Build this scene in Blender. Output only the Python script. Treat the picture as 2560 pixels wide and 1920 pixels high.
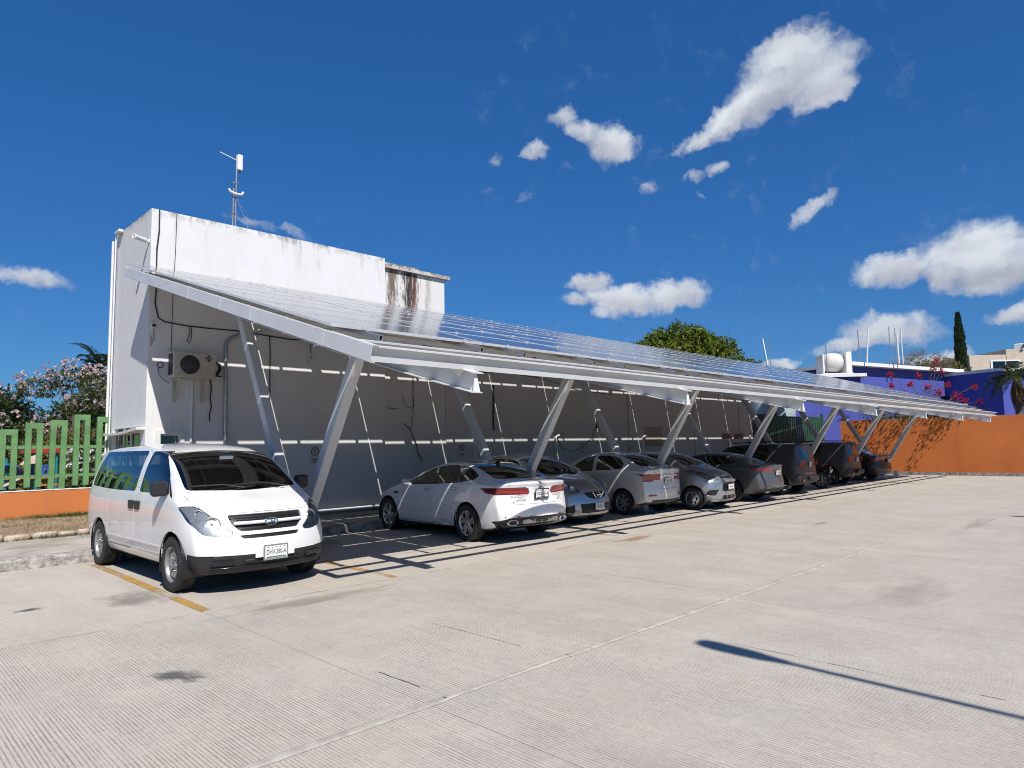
import bpy, bmesh, math, random
from mathutils import Vector, Matrix, noise as mnoise
R = math.radians
rnd = random.Random(7)
SC = bpy.context.scene
for o in list(bpy.data.objects): bpy.data.objects.remove(o, do_unlink=True)
COL = SC.collection

# ------------------------------------------------------------------ camera
YAW, PITCH, ROLL = R(44.954), R(5.258), R(-1.06)
fwd = Vector((math.sin(YAW)*math.cos(PITCH), math.cos(YAW)*math.cos(PITCH), math.sin(PITCH)))
rgt = Vector((math.cos(YAW), -math.sin(YAW), 0)); upv = rgt.cross(fwd)
r2 = rgt*math.cos(ROLL) + upv*math.sin(ROLL); u2 = -rgt*math.sin(ROLL) + upv*math.cos(ROLL)
cam_d = bpy.data.cameras.new('camera'); cam = bpy.data.objects.new('camera', cam_d); COL.objects.link(cam)
cam.matrix_world = Matrix(((r2.x, u2.x, -fwd.x, 0), (r2.y, u2.y, -fwd.y, 0), (r2.z, u2.z, -fwd.z, 1.70), (0, 0, 0, 1)))
cam_d.sensor_width = 36; cam_d.lens = 1698.1/2560*36; cam_d.clip_end = 6000; cam_d.clip_start = .05
SC.camera = cam

# ------------------------------------------------------------------ sun, sky, exposure
SUN_AZ, SUN_EL = R(22.3), R(48.4)      # shadows run towards +Y, turned 22 deg to +X
sd = Vector((math.sin(SUN_AZ)*math.cos(SUN_EL), math.cos(SUN_AZ)*math.cos(SUN_EL), -math.sin(SUN_EL)))
sun_d = bpy.data.lights.new('sun', 'SUN'); sun_d.energy = 5.0; sun_d.angle = R(.53); sun_d.color = (1, .955, .89)
sun = bpy.data.objects.new('sun', sun_d); COL.objects.link(sun); sun.rotation_euler = sd.to_track_quat('-Z', 'Y').to_euler()
SC.view_settings.view_transform = 'Standard'; SC.view_settings.look = 'None'
SC.view_settings.exposure = 0.2; SC.view_settings.gamma = 1.0; SC.view_settings.use_curve_mapping = False
SC.cycles.max_bounces = 10; SC.cycles.transparent_max_bounces = 16; SC.cycles.caustics_reflective = False; SC.cycles.caustics_refractive = False
SC.cycles.sample_clamp_indirect = 6; SC.cycles.pixel_filter_type = 'BLACKMAN_HARRIS'; SC.cycles.filter_width = 1.0

world = bpy.data.worlds.new('World'); SC.world = world; world.use_nodes = True
def build_sky():
    nt = world.node_tree; N = nt.nodes; L = nt.links; N.clear()
    out = N.new('ShaderNodeOutputWorld'); bg = N.new('ShaderNodeBackground'); L.new(bg.outputs[0], out.inputs[0])
    sky = N.new('ShaderNodeTexSky'); sky.sky_type = 'NISHITA'; sky.sun_disc = False
    sky.sun_elevation = SUN_EL; sky.sun_rotation = math.pi + SUN_AZ
    sky.air_density = 1.0; sky.dust_density = .15; sky.ozone_density = 2.5; sky.altitude = 10
    hs = N.new('ShaderNodeHueSaturation'); hs.inputs['Saturation'].default_value = 1.32; hs.inputs['Value'].default_value = 1.0
    L.new(sky.outputs[0], hs.inputs['Color'])
    def M(op, a, b=None, c=None, clamp=False):
        n = N.new('ShaderNodeMath'); n.operation = op; n.use_clamp = clamp
        for i, v in enumerate((a, b, c)):
            if v is None: continue
            if isinstance(v, (int, float)): n.inputs[i].default_value = v
            else: L.new(v, n.inputs[i])
        return n.outputs[0]
    def VM(op, a, b=None):
        n = N.new('ShaderNodeVectorMath'); n.operation = op
        for i, v in enumerate((a, b)):
            if v is None: continue
            if isinstance(v, (tuple, Vector)): n.inputs[i].default_value = v
            else: L.new(v, n.inputs[i])
        return n
    tc = N.new('ShaderNodeTexCoord'); dirv = VM('NORMALIZE', tc.outputs['Generated']).outputs[0]
    def noise(vec, scale, detail, rough, dist=0):
        n = N.new('ShaderNodeTexNoise'); n.inputs['Scale'].default_value = scale; n.inputs['Detail'].default_value = detail
        n.inputs['Roughness'].default_value = rough; n.inputs['Distortion'].default_value = dist; L.new(vec, n.inputs['Vector']); return n
    def ray(px, py): return (r2*(px-1280) - u2*(py-960) + fwd*1698.1)
    # cumulus puffs: bearing in the sky (from image survey), half sizes, tilt, weight
    Z = .4069; k = 2560/2212
    puffs = [(1280+Z*u, 40+Z*v, Z*a, Z*b, t, w) for u, v, a, b, t, w in [
        (1690, 250, 300, 140, -12, 1), (1800, 370, 320, 190, -10, 1), (1560, 480, 300, 170, -28, 1), (1360, 620, 230, 120, -32, 1), (1170, 745, 190, 65, -25, .9), (1900, 480, 200, 130, -20, 1), (1010, 800, 90, 40, -30, .6),
        (320, 640, 130, 100, 0, .75), (610, 790, 190, 120, 15, 1), (470, 735, 190, 75, 10, .85), (165, 850, 90, 55, 10, .8),
        (1110, 985, 95, 55, 0, .62), (1255, 955, 95, 60, 0, .7), (840, 1050, 80, 60, -40, .47), (1150, 1098, 65, 40, 20, .5), (1850, 1180, 210, 60, -38, .62), (1780, 70, 170, 50, -15, .47), (70, 1110, 90, 45, -30, .47), (1980, 220, 80, 70, 0, .55)]]
    puffs += [(k*u, k*v, k*a, k*b, t, w) for u, v, a, b, t, w in [
        (1268, 614, 58, 26, -8, .95), (1250, 655, 50, 24, 0, .8), (1345, 652, 125, 36, 3, 1), (1455, 640, 85, 38, 0, 1), (1310, 680, 60, 22, 0, .7),
        (1935, 588, 95, 46, -5, 1), (2120, 548, 110, 72, 0, 1), (2190, 590, 120, 60, 0, 1), (2070, 590, 90, 46, 0, .9), (2330, 560, 130, 80, 0, 1),
        (2205, 686, 60, 28, 0, 1), (1850, 740, 95, 26, -12, .8), (1920, 712, 100, 40, 0, .95), (1680, 785, 50, 18, 0, .9), (2020, 768, 60, 22, 0, .8), (1980, 690, 50, 30, 0, .7),
        (62, 602, 78, 34, 4, .74), (540, 482, 60, 16, 12, .47), (640, 505, 55, 15, 15, .45), (-190, 560, 120, 60, 0, 1), (1075, 340, 26, 24, -60, .46), (1135, 425, 30, 18, -20, .46)]]
    tint = N.new('ShaderNodeMix'); tint.data_type = 'RGBA'; tint.blend_type = 'MULTIPLY'; tint.inputs['Factor'].default_value = 1; tint.inputs['B'].default_value = SKYTINT
    L.new(hs.outputs[0], tint.inputs['A'])
    gm = N.new('ShaderNodeGamma'); gm.inputs['Gamma'].default_value = .60; L.new(tint.outputs['Result'], gm.inputs['Color'])
    gain = N.new('ShaderNodeMix'); gain.data_type = 'RGBA'; gain.blend_type = 'MULTIPLY'; gain.inputs['Factor'].default_value = 1; gain.inputs['B'].default_value = (.81, 1.42, 2.14, 1); L.new(gm.outputs[0], gain.inputs['A']); skycol = gain.outputs['Result']
    # scattered cumulus added outside the view, unseen, to whiten the blue fill light
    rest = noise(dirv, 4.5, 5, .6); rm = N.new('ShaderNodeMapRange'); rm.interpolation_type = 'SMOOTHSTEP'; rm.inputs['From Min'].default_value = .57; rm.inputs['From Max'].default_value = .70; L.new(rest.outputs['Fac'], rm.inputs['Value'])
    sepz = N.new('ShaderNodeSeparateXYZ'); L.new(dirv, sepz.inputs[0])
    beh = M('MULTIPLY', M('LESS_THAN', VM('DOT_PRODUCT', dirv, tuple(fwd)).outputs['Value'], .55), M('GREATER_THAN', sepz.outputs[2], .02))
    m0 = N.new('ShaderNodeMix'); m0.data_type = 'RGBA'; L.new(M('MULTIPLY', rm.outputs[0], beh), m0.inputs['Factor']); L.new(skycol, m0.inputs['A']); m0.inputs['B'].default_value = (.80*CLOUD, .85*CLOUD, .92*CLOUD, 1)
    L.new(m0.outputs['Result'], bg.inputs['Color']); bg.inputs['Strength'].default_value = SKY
    puff_g = bpy.data.node_groups.new('cloud_puff', 'ShaderNodeTree'); it = puff_g.interface
    for nm, ty in (('dir', 'NodeSocketVector'), ('ax', 'NodeSocketVector'), ('ay', 'NodeSocketVector'), ('w', 'NodeSocketFloat'), ('tot', 'NodeSocketFloat'), ('low', 'NodeSocketFloat')): it.new_socket(nm, in_out='INPUT', socket_type=ty)
    for nm in ('tot', 'low'): it.new_socket(nm, in_out='OUTPUT', socket_type='NodeSocketFloat')
    def in_group():
        N = puff_g.nodes; L = puff_g.links; gi = N.new('NodeGroupInput'); go = N.new('NodeGroupOutput')
        def m(op, *v):
            n = N.new('ShaderNodeMath'); n.operation = op
            for i, x in enumerate(v):
                if isinstance(x, (int, float)): n.inputs[i].default_value = x
                else: L.new(x, n.inputs[i])
            return n.outputs[0]
        def dot(v):
            n = N.new('ShaderNodeVectorMath'); n.operation = 'DOT_PRODUCT'; L.new(gi.outputs['dir'], n.inputs[0]); L.new(v, n.inputs[1]); return n.outputs['Value']
        da, db = dot(gi.outputs['ax']), dot(gi.outputs['ay'])
        db2 = m('ADD', m('MAXIMUM', db, 0.0), m('MULTIPLY', m('MINIMUM', db, 0.0), 1.2)); q = m('SUBTRACT', 1.0, m('MULTIPLY_ADD', da, da, m('MULTIPLY', db2, db2)))
        f = m('MAXIMUM', m('MULTIPLY', q, gi.outputs['w']), 0.0)
        L.new(m('SMOOTH_MAX', gi.outputs['tot'], f, .12), go.inputs['tot']); L.new(m('MULTIPLY_ADD', f, db, gi.outputs['low']), go.inputs['low'])
    in_group()
    def cluster(list_):
        w1 = noise(dirv, 9, 3, .6); w2 = noise(dirv, 40, 5, .65)
        off1 = VM('SUBTRACT', w1.outputs['Color'], (.5, .5, .5)).outputs[0]; off2 = VM('SUBTRACT', w2.outputs['Color'], (.5, .5, .5)).outputs[0]
        s1 = VM('SCALE', off1); s1.inputs['Scale'].default_value = .045; s2 = VM('SCALE', off2); s2.inputs['Scale'].default_value = .030
        wd = VM('ADD', VM('ADD', dirv, s1.outputs[0]).outputs[0], s2.outputs[0]).outputs[0]
        tot = None; low = None
        for c, ax, ay, w in list_:
            n = N.new('ShaderNodeGroup'); n.node_tree = puff_g; n.inputs['ax'].default_value = ax; n.inputs['ay'].default_value = ay; n.inputs['w'].default_value = w; L.new(wd, n.inputs['dir'])
            if tot is not None: L.new(tot, n.inputs['tot']); L.new(low, n.inputs['low'])
            tot, low = n.outputs['tot'], n.outputs['low']
        fb = noise(wd, 30, 8, .62)
        den = M('MULTIPLY_ADD', tot, 1.9, M('MULTIPLY', M('SUBTRACT', fb.outputs['Fac'], .5), 2.0))
        inside = M('MULTIPLY', tot, 6.0, None, True)
        mr = N.new('ShaderNodeMapRange'); mr.interpolation_type = 'SMOOTHSTEP'; L.new(den, mr.inputs['Value'])
        mr.inputs['From Min'].default_value = .22; mr.inputs['From Max'].default_value = 1.75
        alpha = M('MULTIPLY', mr.outputs[0], inside)
        bl = noise(wd, 15, 4, .55)
        tone = M('ADD', .54, M('ADD', M('MULTIPLY', bl.outputs['Fac'], .50), M('MULTIPLY', low, .36)))
        tone = M('MULTIPLY_ADD', M('MULTIPLY', den, den), -.022, tone)
        tone = M('MINIMUM', M('MAXIMUM', tone, .44), .98)
        cc = N.new('ShaderNodeCombineColor'); L.new(M('MULTIPLY', tone, CLOUD*.90), cc.inputs[0]); L.new(M('MULTIPLY', tone, CLOUD*.965), cc.inputs[1]); L.new(M('MULTIPLY', M('POWER', tone, .82), CLOUD*1.03), cc.inputs[2])
        mix = N.new('ShaderNodeMix'); mix.data_type = 'RGBA'; L.new(alpha, mix.inputs['Factor']); L.new(skycol, mix.inputs['A']); L.new(cc.outputs[0], mix.inputs['B'])
        b = N.new('ShaderNodeBackground'); L.new(mix.outputs['Result'], b.inputs['Color']); b.inputs['Strength'].default_value = SKY
        return b.outputs[0]
    shader = bg.outputs[0]
    for kx, ky, kr in ((1800, 260, 430), (1450, 380, 310), (1600, 740, 340), (2330, 640, 420), (2150, 850, 340), (70, 700, 280), (650, 570, 220), (-220, 640, 200)):
        K = ray(kx, ky).normalized(); rad = ray(kx+kr*.7, ky+kr*.7).normalized().angle(K); lst = []
        for px, py, a, b, t, w in puffs:
            a, b = (a*1.08, b*1.12) if w > .9 else (a, b); w = w if w > .5 else w*.88
            c0 = ray(px, py); c = c0.normalized(); n0 = c0.length
            if c.angle(K) > rad + max(a, b)/n0*1.2 + .03: continue
            ct, st = math.cos(R(-t)), math.sin(R(-t)); ax = r2*ct + u2*st; ay = -r2*st + u2*ct
            ax = (ax - c*ax.dot(c))/(a/n0); ay = (ay - c*ay.dot(c))/(b/n0); lst.append((c, ax, ay, w))
        fac = M('GREATER_THAN', VM('DOT_PRODUCT', dirv, tuple(K)).outputs['Value'], math.cos(rad))
        ms = N.new('ShaderNodeMixShader'); L.new(fac, ms.inputs[0]); L.new(shader, ms.inputs[1]); L.new(cluster(lst), ms.inputs[2]); shader = ms.outputs[0]
    L.new(shader, out.inputs[0])
SKY = .056; CLOUD = .74/SKY; SKYTINT = (.74, 1.14, 1.55, 1)
build_sky()
world.cycles.sampling_method = 'MANUAL'; world.cycles.sample_map_resolution = 256

# ------------------------------------------------------------------ helpers
def link(o, parent=None):
    COL.objects.link(o)
    if parent is not None: o.parent = parent
    return o
def tag(o, label=None, cat=None, group=None, kind=None):
    if label: o['label'] = label
    if cat: o['category'] = cat
    if group: o['group'] = group
    if kind: o['kind'] = kind
    return o
def empty(name, loc=(0, 0, 0), rz=0, label=None, cat=None, group=None):
    o = bpy.data.objects.new(name, None); o.empty_display_size = .2; link(o); o.location = loc; o.rotation_euler = (0, 0, rz)
    return tag(o, label, cat, group)
class MB:
    """collects shapes, builds one mesh object"""
    def __init__(s): s.v = []; s.f = []; s.sm = []; s.mi = []
    def add(s, vs, fs, smooth=False, mi=0):
        n = len(s.v); s.v += [tuple(p) for p in vs]
        for f in fs: s.f.append([i+n for i in f]); s.sm.append(smooth); s.mi.append(mi)
        return s
    def box(s, c, d, rot=None, mi=0):
        c = Vector(c); hx, hy, hz = d[0]/2, d[1]/2, d[2]/2
        vs = [Vector((x, y, z)) for x in (-hx, hx) for y in (-hy, hy) for z in (-hz, hz)]
        if rot is not None: vs = [rot @ p for p in vs]
        return s.add([p+c for p in vs], [(0, 1, 3, 2), (4, 6, 7, 5), (0, 4, 5, 1), (2, 3, 7, 6), (0, 2, 6, 4), (1, 5, 7, 3)], mi=mi)
    def box2(s, a, b, mi=0):
        return s.box([(a[i]+b[i])/2 for i in range(3)], [abs(b[i]-a[i]) for i in range(3)], mi=mi)
    def cbox(s, c, d, r=.01, rot=None, mi=0):
        """box with chamfered edges"""
        c = Vector(c); h = [x/2 for x in d]; r = min(r, *[x*.49 for x in h]); vs = []; idx = {}
        for sx in (-1, 1):
            for sy in (-1, 1):
                for sz in (-1, 1):
                    for a in range(3):
                        p = [sx*(h[0]-r), sy*(h[1]-r), sz*(h[2]-r)]; p[a] = (sx, sy, sz)[a]*h[a]
                        idx[(sx, sy, sz, a)] = len(vs); vs.append(Vector(p))
        fs = []
        for a in range(3):
            b, e = (a+1) % 3, (a+2) % 3
            for sg in (-1, 1):
                q = []
                for sb, se in ((-1, -1), (1, -1), (1, 1), (-1, 1)):
                    t = [0, 0, 0]; t[a] = sg; t[b] = sb; t[e] = se; q.append(idx[(*t, a)])
                fs.append(q if sg > 0 else q[::-1])
            for sb in (-1, 1):
                for se in (-1, 1):
                    t0 = [0, 0, 0]; t0[b] = sb; t0[e] = se; t1 = list(t0); t0[a] = -1; t1[a] = 1
                    q = [idx[(*t0, b)], idx[(*t1, b)], idx[(*t1, e)], idx[(*t0, e)]]
                    fs.append(q if sb*se < 0 else q[::-1])
        for sx in (-1, 1):
            for sy in (-1, 1):
                for sz in (-1, 1):
                    q = [idx[(sx, sy, sz, a)] for a in range(3)]; fs.append(q if sx*sy*sz > 0 else q[::-1])
        if rot is not None: vs = [rot @ p for p in vs]
        return s.add([p+c for p in vs], fs, mi=mi)
    def tube(s, pts, r, n=8, cap=True, mi=0, smooth=True):
        pts = [Vector(p) for p in pts]; rs = r if isinstance(r, (list, tuple)) else [r]*len(pts); vs = []; fs = []
        up = Vector((0, 0, 1)); t = (pts[1]-pts[0]).normalized()
        if abs(t.dot(up)) > .95: up = Vector((1, 0, 0))
        a = t.cross(up).normalized()
        for i, p in enumerate(pts):
            t = ((pts[min(i+1, len(pts)-1)]-pts[max(i-1, 0)])).normalized()
            a = (a - t*a.dot(t)).normalized(); b = t.cross(a)
            for j in range(n):
                an = 2*math.pi*j/n; vs.append(p + (a*math.cos(an) + b*math.sin(an))*rs[i])
        for i in range(len(pts)-1):
            for j in range(n): fs.append((i*n+j, i*n+(j+1) % n, (i+1)*n+(j+1) % n, (i+1)*n+j))
        s.add(vs, fs, smooth, mi)
        if cap:
            m = len(pts)-1; s.add([vs[j] for j in range(n)][::-1], [list(range(n))], False, mi); s.add([vs[m*n+j] for j in range(n)], [list(range(n))], False, mi)
        return s
    def lathe(s, prof, n=24, axis='z', c=(0, 0, 0), mi=0, smooth=True, sx=1, sy=1):
        """prof: (radius, height)"""
        c = Vector(c); vs = []; fs = []
        for r_, h in prof:
            for j in range(n):
                a = 2*math.pi*j/n; x, y = r_*math.cos(a)*sx, r_*math.sin(a)*sy
                vs.append(c + Vector({'z': (x, y, h), 'y': (x, h, -y), 'x': (h, x, y)}[axis]))
        for i in range(len(prof)-1):
            for j in range(n): fs.append((i*n+j, i*n+(j+1) % n, (i+1)*n+(j+1) % n, (i+1)*n+j))
        return s.add(vs, fs, smooth, mi)
    def prism(s, poly, axis, a, b, mi=0):
        """poly (u,v): axis x->(y,z), y->(x,z), z->(x,y)"""
        def P(u, v, w): return {'x': (w, u, v), 'y': (u, w, v), 'z': (u, v, w)}[axis]
        n = len(poly); vs = [P(u, v, a) for u, v in poly] + [P(u, v, b) for u, v in poly]
        fs = [list(range(n)), list(range(n, 2*n))[::-1]] + [(i, i+n, (i+1) % n+n, (i+1) % n) for i in range(n)]
        return s.add(vs, fs, mi=mi)
    def quad(s, a, b, c, d, mi=0): return s.add([a, b, c, d], [(0, 1, 2, 3)], mi=mi)
    def mesh(s, name, mats):
        me = bpy.data.meshes.new(name); me.from_pydata(s.v, [], s.f)
        for m in (mats if isinstance(mats, (list, tuple)) else [mats]): me.materials.append(m)
        me.polygons.foreach_set('use_smooth', s.sm); me.polygons.foreach_set('material_index', s.mi); me.update()
        return me
    def build(s, name, mats, parent=None, fix=True):
        me = s.mesh(name, mats)
        if fix:
            bm = bmesh.new(); bm.from_mesh(me); bmesh.ops.recalc_face_normals(bm, faces=bm.faces); bm.to_mesh(me); bm.free()
        return link(bpy.data.objects.new(name, me), parent)
def inst(me, name, parent=None, loc=(0, 0, 0), rot=(0, 0, 0), scale=(1, 1, 1)):
    o = bpy.data.objects.new(name, me); link(o, parent); o.location = loc; o.rotation_euler = rot; o.scale = scale; return o
def copy_tree(o, parent=None):
    c = o.copy(); COL.objects.link(c); c.parent = parent
    for ch in list(o.children): copy_tree(ch, c)
    return c
def text_mesh(txt, size, mat, name='lettering', depth=.002, shear=0, align='CENTER'):
    cu = bpy.data.curves.new('t', 'FONT'); cu.body = txt; cu.size = size; cu.extrude = depth; cu.align_x = align; cu.align_y = 'CENTER'; cu.shear = shear; cu.resolution_u = 2
    o = bpy.data.objects.new('t', cu); COL.objects.link(o)
    me = bpy.data.meshes.new_from_object(o.evaluated_get(bpy.context.evaluated_depsgraph_get())); me.name = name
    me.materials.clear(); me.materials.append(mat)
    bpy.data.objects.remove(o, do_unlink=True); return me

# ------------------------------------------------------------------ materials
def mat(name, col, rough=.5, metal=0, var=.08, scale=6, bump=0, bscale=60, coat=0, spec=.5, detail=4, col2=None, coords='Object', trans=0, stretch=None, bdist=.02):
    m = bpy.data.materials.new(name); m.use_nodes = True; nt = m.node_tree; N = nt.nodes; L = nt.links; b = N['Principled BSDF']
    b.inputs['Roughness'].default_value = rough; b.inputs['Metallic'].default_value = metal; b.inputs['Coat Weight'].default_value = coat
    b.inputs['Coat Roughness'].default_value = .03; b.inputs['Specular IOR Level'].default_value = spec; b.inputs['Transmission Weight'].default_value = trans
    tc = N.new('ShaderNodeTexCoord'); vec = tc.outputs[coords]
    if stretch:
        mp = N.new('ShaderNodeMapping'); mp.inputs['Scale'].default_value = stretch; L.new(vec, mp.inputs['Vector']); vec = mp.outputs[0]
    nz = N.new('ShaderNodeTexNoise'); nz.inputs['Scale'].default_value = scale; nz.inputs['Detail'].default_value = detail; nz.inputs['Roughness'].default_value = .6
    L.new(vec, nz.inputs['Vector'])
    mx = N.new('ShaderNodeMix'); mx.data_type = 'RGBA'
    c2 = col2 or [c*(1-var*2) for c in col]; c1 = col if col2 else [min(1, c*(1+var)) for c in col]
    mx.inputs['A'].default_value = (*c1[:3], 1); mx.inputs['B'].default_value = (*c2[:3], 1)
    rp = N.new('ShaderNodeMapRange'); rp.inputs['From Min'].default_value = .35; rp.inputs['From Max'].default_value = .68
    L.new(nz.outputs['Fac'], rp.inputs['Value']); L.new(rp.outputs[0], mx.inputs['Factor']); L.new(mx.outputs['Result'], b.inputs['Base Color'])
    if bump:
        n2 = N.new('ShaderNodeTexNoise'); n2.inputs['Scale'].default_value = bscale; n2.inputs['Detail'].default_value = 5; L.new(vec, n2.inputs['Vector'])
        bp = N.new('ShaderNodeBump'); bp.inputs['Strength'].default_value = bump; bp.inputs['Distance'].default_value = bdist; L.new(n2.outputs['Fac'], bp.inputs['Height']); L.new(bp.outputs[0], b.inputs['Normal'])
    return m
def glass_mat(name, tint, refl=1.0, rough=.01):
    """thin tinted pane: see-through tint under a Fresnel reflection"""
    m = bpy.data.materials.new(name); m.use_nodes = True; nt = m.node_tree; N = nt.nodes; L = nt.links; N.remove(N['Principled BSDF']); out = N['Material Output']
    tr = N.new('ShaderNodeBsdfTransparent'); tr.inputs[0].default_value = (*tint, 1)
    gl = N.new('ShaderNodeBsdfGlossy'); gl.inputs['Roughness'].default_value = rough; gl.inputs['Color'].default_value = (refl, refl, refl, 1)
    fr = N.new('ShaderNodeFresnel'); fr.inputs['IOR'].default_value = 1.52
    nz = N.new('ShaderNodeTexNoise'); nz.inputs['Scale'].default_value = 3; tc = N.new('ShaderNodeTexCoord'); L.new(tc.outputs['Object'], nz.inputs['Vector'])
    bp = N.new('ShaderNodeBump'); bp.inputs['Strength'].default_value = .02; bp.inputs['Distance'].default_value = .02; L.new(nz.outputs['Fac'], bp.inputs['Height']); L.new(bp.outputs[0], gl.inputs['Normal'])
    mu = N.new('ShaderNodeMath'); mu.operation = 'MULTIPLY_ADD'; mu.inputs[1].default_value = 1.5; mu.inputs[2].default_value = .02; mu.use_clamp = True; L.new(fr.outputs[0], mu.inputs[0])
    mx = N.new('ShaderNodeMixShader'); L.new(mu.outputs[0], mx.inputs[0]); L.new(tr.outputs[0], mx.inputs[1]); L.new(gl.outputs[0], mx.inputs[2]); L.new(mx.outputs[0], out.inputs[0])
    return m
MT = {}
MT['white_paint_steel'] = mat('white_painted_steel', (.66, .67, .68), .42, scale=1.6, coat=.1, col2=(.58, .58, .57), detail=9)
MT['grey_steel'] = mat('grey_painted_steel', (.52, .54, .56), .45, var=.04, scale=3)
MT['alu'] = mat('aluminium', (.62, .63, .65), .32, metal=.85, var=.05, scale=9)
MT['galv'] = mat('galvanised_conduit', (.45, .47, .48), .35, metal=.8, var=.12, scale=14)
MT['black_plastic'] = mat('black_plastic', (.018, .018, .02), .5, var=.1, bump=.1, bscale=200)
MT['black_gloss'] = mat('black_gloss', (.012, .012, .014), .12, var=.05)
MT['rubber'] = mat('tyre_rubber', (.022, .022, .022), .75, var=.15, scale=12, bump=.2, bscale=90)
MT['chrome'] = mat('chrome', (.75, .76, .78), .08, metal=1, var=.02)
MT['cable'] = mat('black_cable', (.02, .02, .022), .6, var=.1)
MT['interior'] = mat('dark_cabin', (.02, .02, .022), .8, var=.2, scale=5)
# ================================================================== ground
def concrete_mat(name, tined=1.0, base=(.515, .468, .405)):
    m = bpy.data.materials.new(name); m.use_nodes = True; nt = m.node_tree; N = nt.nodes; L = nt.links; b = N['Principled BSDF']
    b.inputs['Roughness'].default_value = .85; b.inputs['Specular IOR Level'].default_value = .25
    tc = N.new('ShaderNodeTexCoord'); V = tc.outputs['Object']
    def nz(scale, det, rough=.6, st=None, dist=0):
        v = V
        if st: mp = N.new('ShaderNodeMapping'); mp.inputs['Scale'].default_value = st; L.new(V, mp.inputs[0]); v = mp.outputs[0]
        n = N.new('ShaderNodeTexNoise'); n.inputs['Scale'].default_value = scale; n.inputs['Detail'].default_value = det; n.inputs['Roughness'].default_value = rough; n.inputs['Distortion'].default_value = dist; L.new(v, n.inputs['Vector']); return n.outputs['Fac']
    def M(op, a, c=None, d=None, clamp=False):
        n = N.new('ShaderNodeMath'); n.operation = op; n.use_clamp = clamp
        for i, x in enumerate((a, c, d)):
            if x is None: continue
            if isinstance(x, (int, float)): n.inputs[i].default_value = x
            else: L.new(x, n.inputs[i])
        return n.outputs[0]
    def rng(x, a, c, lo=0, hi=1):
        n = N.new('ShaderNodeMapRange'); n.inputs['From Min'].default_value = a; n.inputs['From Max'].default_value = c; n.inputs['To Min'].default_value = lo; n.inputs['To Max'].default_value = hi; L.new(x, n.inputs['Value']); return n.outputs[0]
    def mixc(f, a, c, mode='MIX'):
        n = N.new('ShaderNodeMix'); n.data_type = 'RGBA'; n.blend_type = mode
        for k, x in (('Factor', f), ('A', a), ('B', c)):
            if isinstance(x, (int, float)): n.inputs[k].default_value = x
            elif isinstance(x, tuple): n.inputs[k].default_value = (*x, 1)
            else: L.new(x, n.inputs[k])
        return n.outputs['Result']
    big = rng(nz(.35, 5, .6), .35, .65); mid = rng(nz(1.7, 6, .65), .35, .68); fine = nz(70, 4, .7); streak = rng(nz(1.2, 6, .7, (1.4, .22, 1)), .45, .72); spec = rng(nz(140, 2, .6), .60, .72)
    c = mixc(big, base, tuple(x*y for x, y in zip(base, (.90, .87, .86))))
    c = mixc(M('MULTIPLY', mid, .55), c, tuple(x*y for x, y in zip(base, (1.16, 1.15, 1.12))))
    c = mixc(M('MULTIPLY', streak, .38), c, tuple(x*.66 for x in base))
    pink = rng(nz(.8, 4, .6, None, 1.0), .55, .75); c = mixc(M('MULTIPLY', pink, .22), c, (base[0]*1.0, base[1]*.80, base[2]*.68))
    c = mixc(M('MULTIPLY', spec, .5), c, tuple(x*.42 for x in base)); grit = rng(nz(38, 5, .75), .50, .66); c = mixc(M('MULTIPLY', grit, .35), c, tuple(x*.60 for x in base)); clump = rng(nz(13, 7, .8), .46, .64); c = mixc(M('MULTIPLY', clump, .34), c, tuple(x*.62 for x in base)); pale = rng(nz(17, 6, .8, (1, .8, 1)), .54, .68); c = mixc(M('MULTIPLY', pale, .30), c, tuple(min(1, x*1.32) for x in base))
    c = mixc(M('MULTIPLY', rng(fine, .3, .7), .25), c, tuple(x*.75 for x in base))
    # transverse tining: rakes drawn across the slab every ~2 cm, worn away in places
    sx = N.new('ShaderNodeSeparateXYZ'); L.new(V, sx.inputs[0])
    wob = M('MULTIPLY', nz(2, 2), .006); xx = M('ADD', sx.outputs[0], wob)
    wav = M('ADD', M('SINE', M('ADD', M('MULTIPLY', xx, 2*math.pi/.024), M('MULTIPLY', nz(7, 2, .6, (1, .025, 1)), 14.0))), M('MULTIPLY', M('SUBTRACT', nz(70, 2, .6, (1, .02, 1)), .5), 1.2)); gro = rng(wav, .35, 1.0)
    wear = rng(nz(1.1, 6, .7), .30, .58, .25, 1); brk = rng(nz(45, 5, .8, (1, .30, 1)), .34, .56, .30, 1)
    g = M('MULTIPLY', M('MULTIPLY', gro, M('MULTIPLY', wear, brk)), tined)
    c = mixc(M('MULTIPLY', g, .52), c, tuple(x*.36 for x in base))
    L.new(c, b.inputs['Base Color'])
    bp = N.new('ShaderNodeBump'); bp.inputs['Strength'].default_value = .9; bp.inputs['Distance'].default_value = .005
    h = M('ADD', M('MULTIPLY', fine, .8), M('MULTIPLY', g, -1.0)); L.new(h, bp.inputs['Height']); L.new(bp.outputs[0], b.inputs['Normal'])
    return m
MT['conc_tined'] = concrete_mat('tined_concrete', 1.0); MT['conc_smooth'] = concrete_mat('worn_concrete', .28, (.505, .455, .395))
MT['conc_rough'] = mat('weathered_kerb_concrete', (.46, .43, .39), .9, scale=9, bump=.8, bscale=25, col2=(.12, .105, .095), detail=9)
MT['conc_walk'] = mat('sidewalk_concrete', (.48, .42, .37), .9, scale=1.6, bump=.45, bscale=40, col2=(.27, .225, .19), detail=9)
MT['joint'] = mat('joint_sealant', (.42, .385, .335), .85, var=.12, scale=9, bump=.4, bscale=60)
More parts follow.
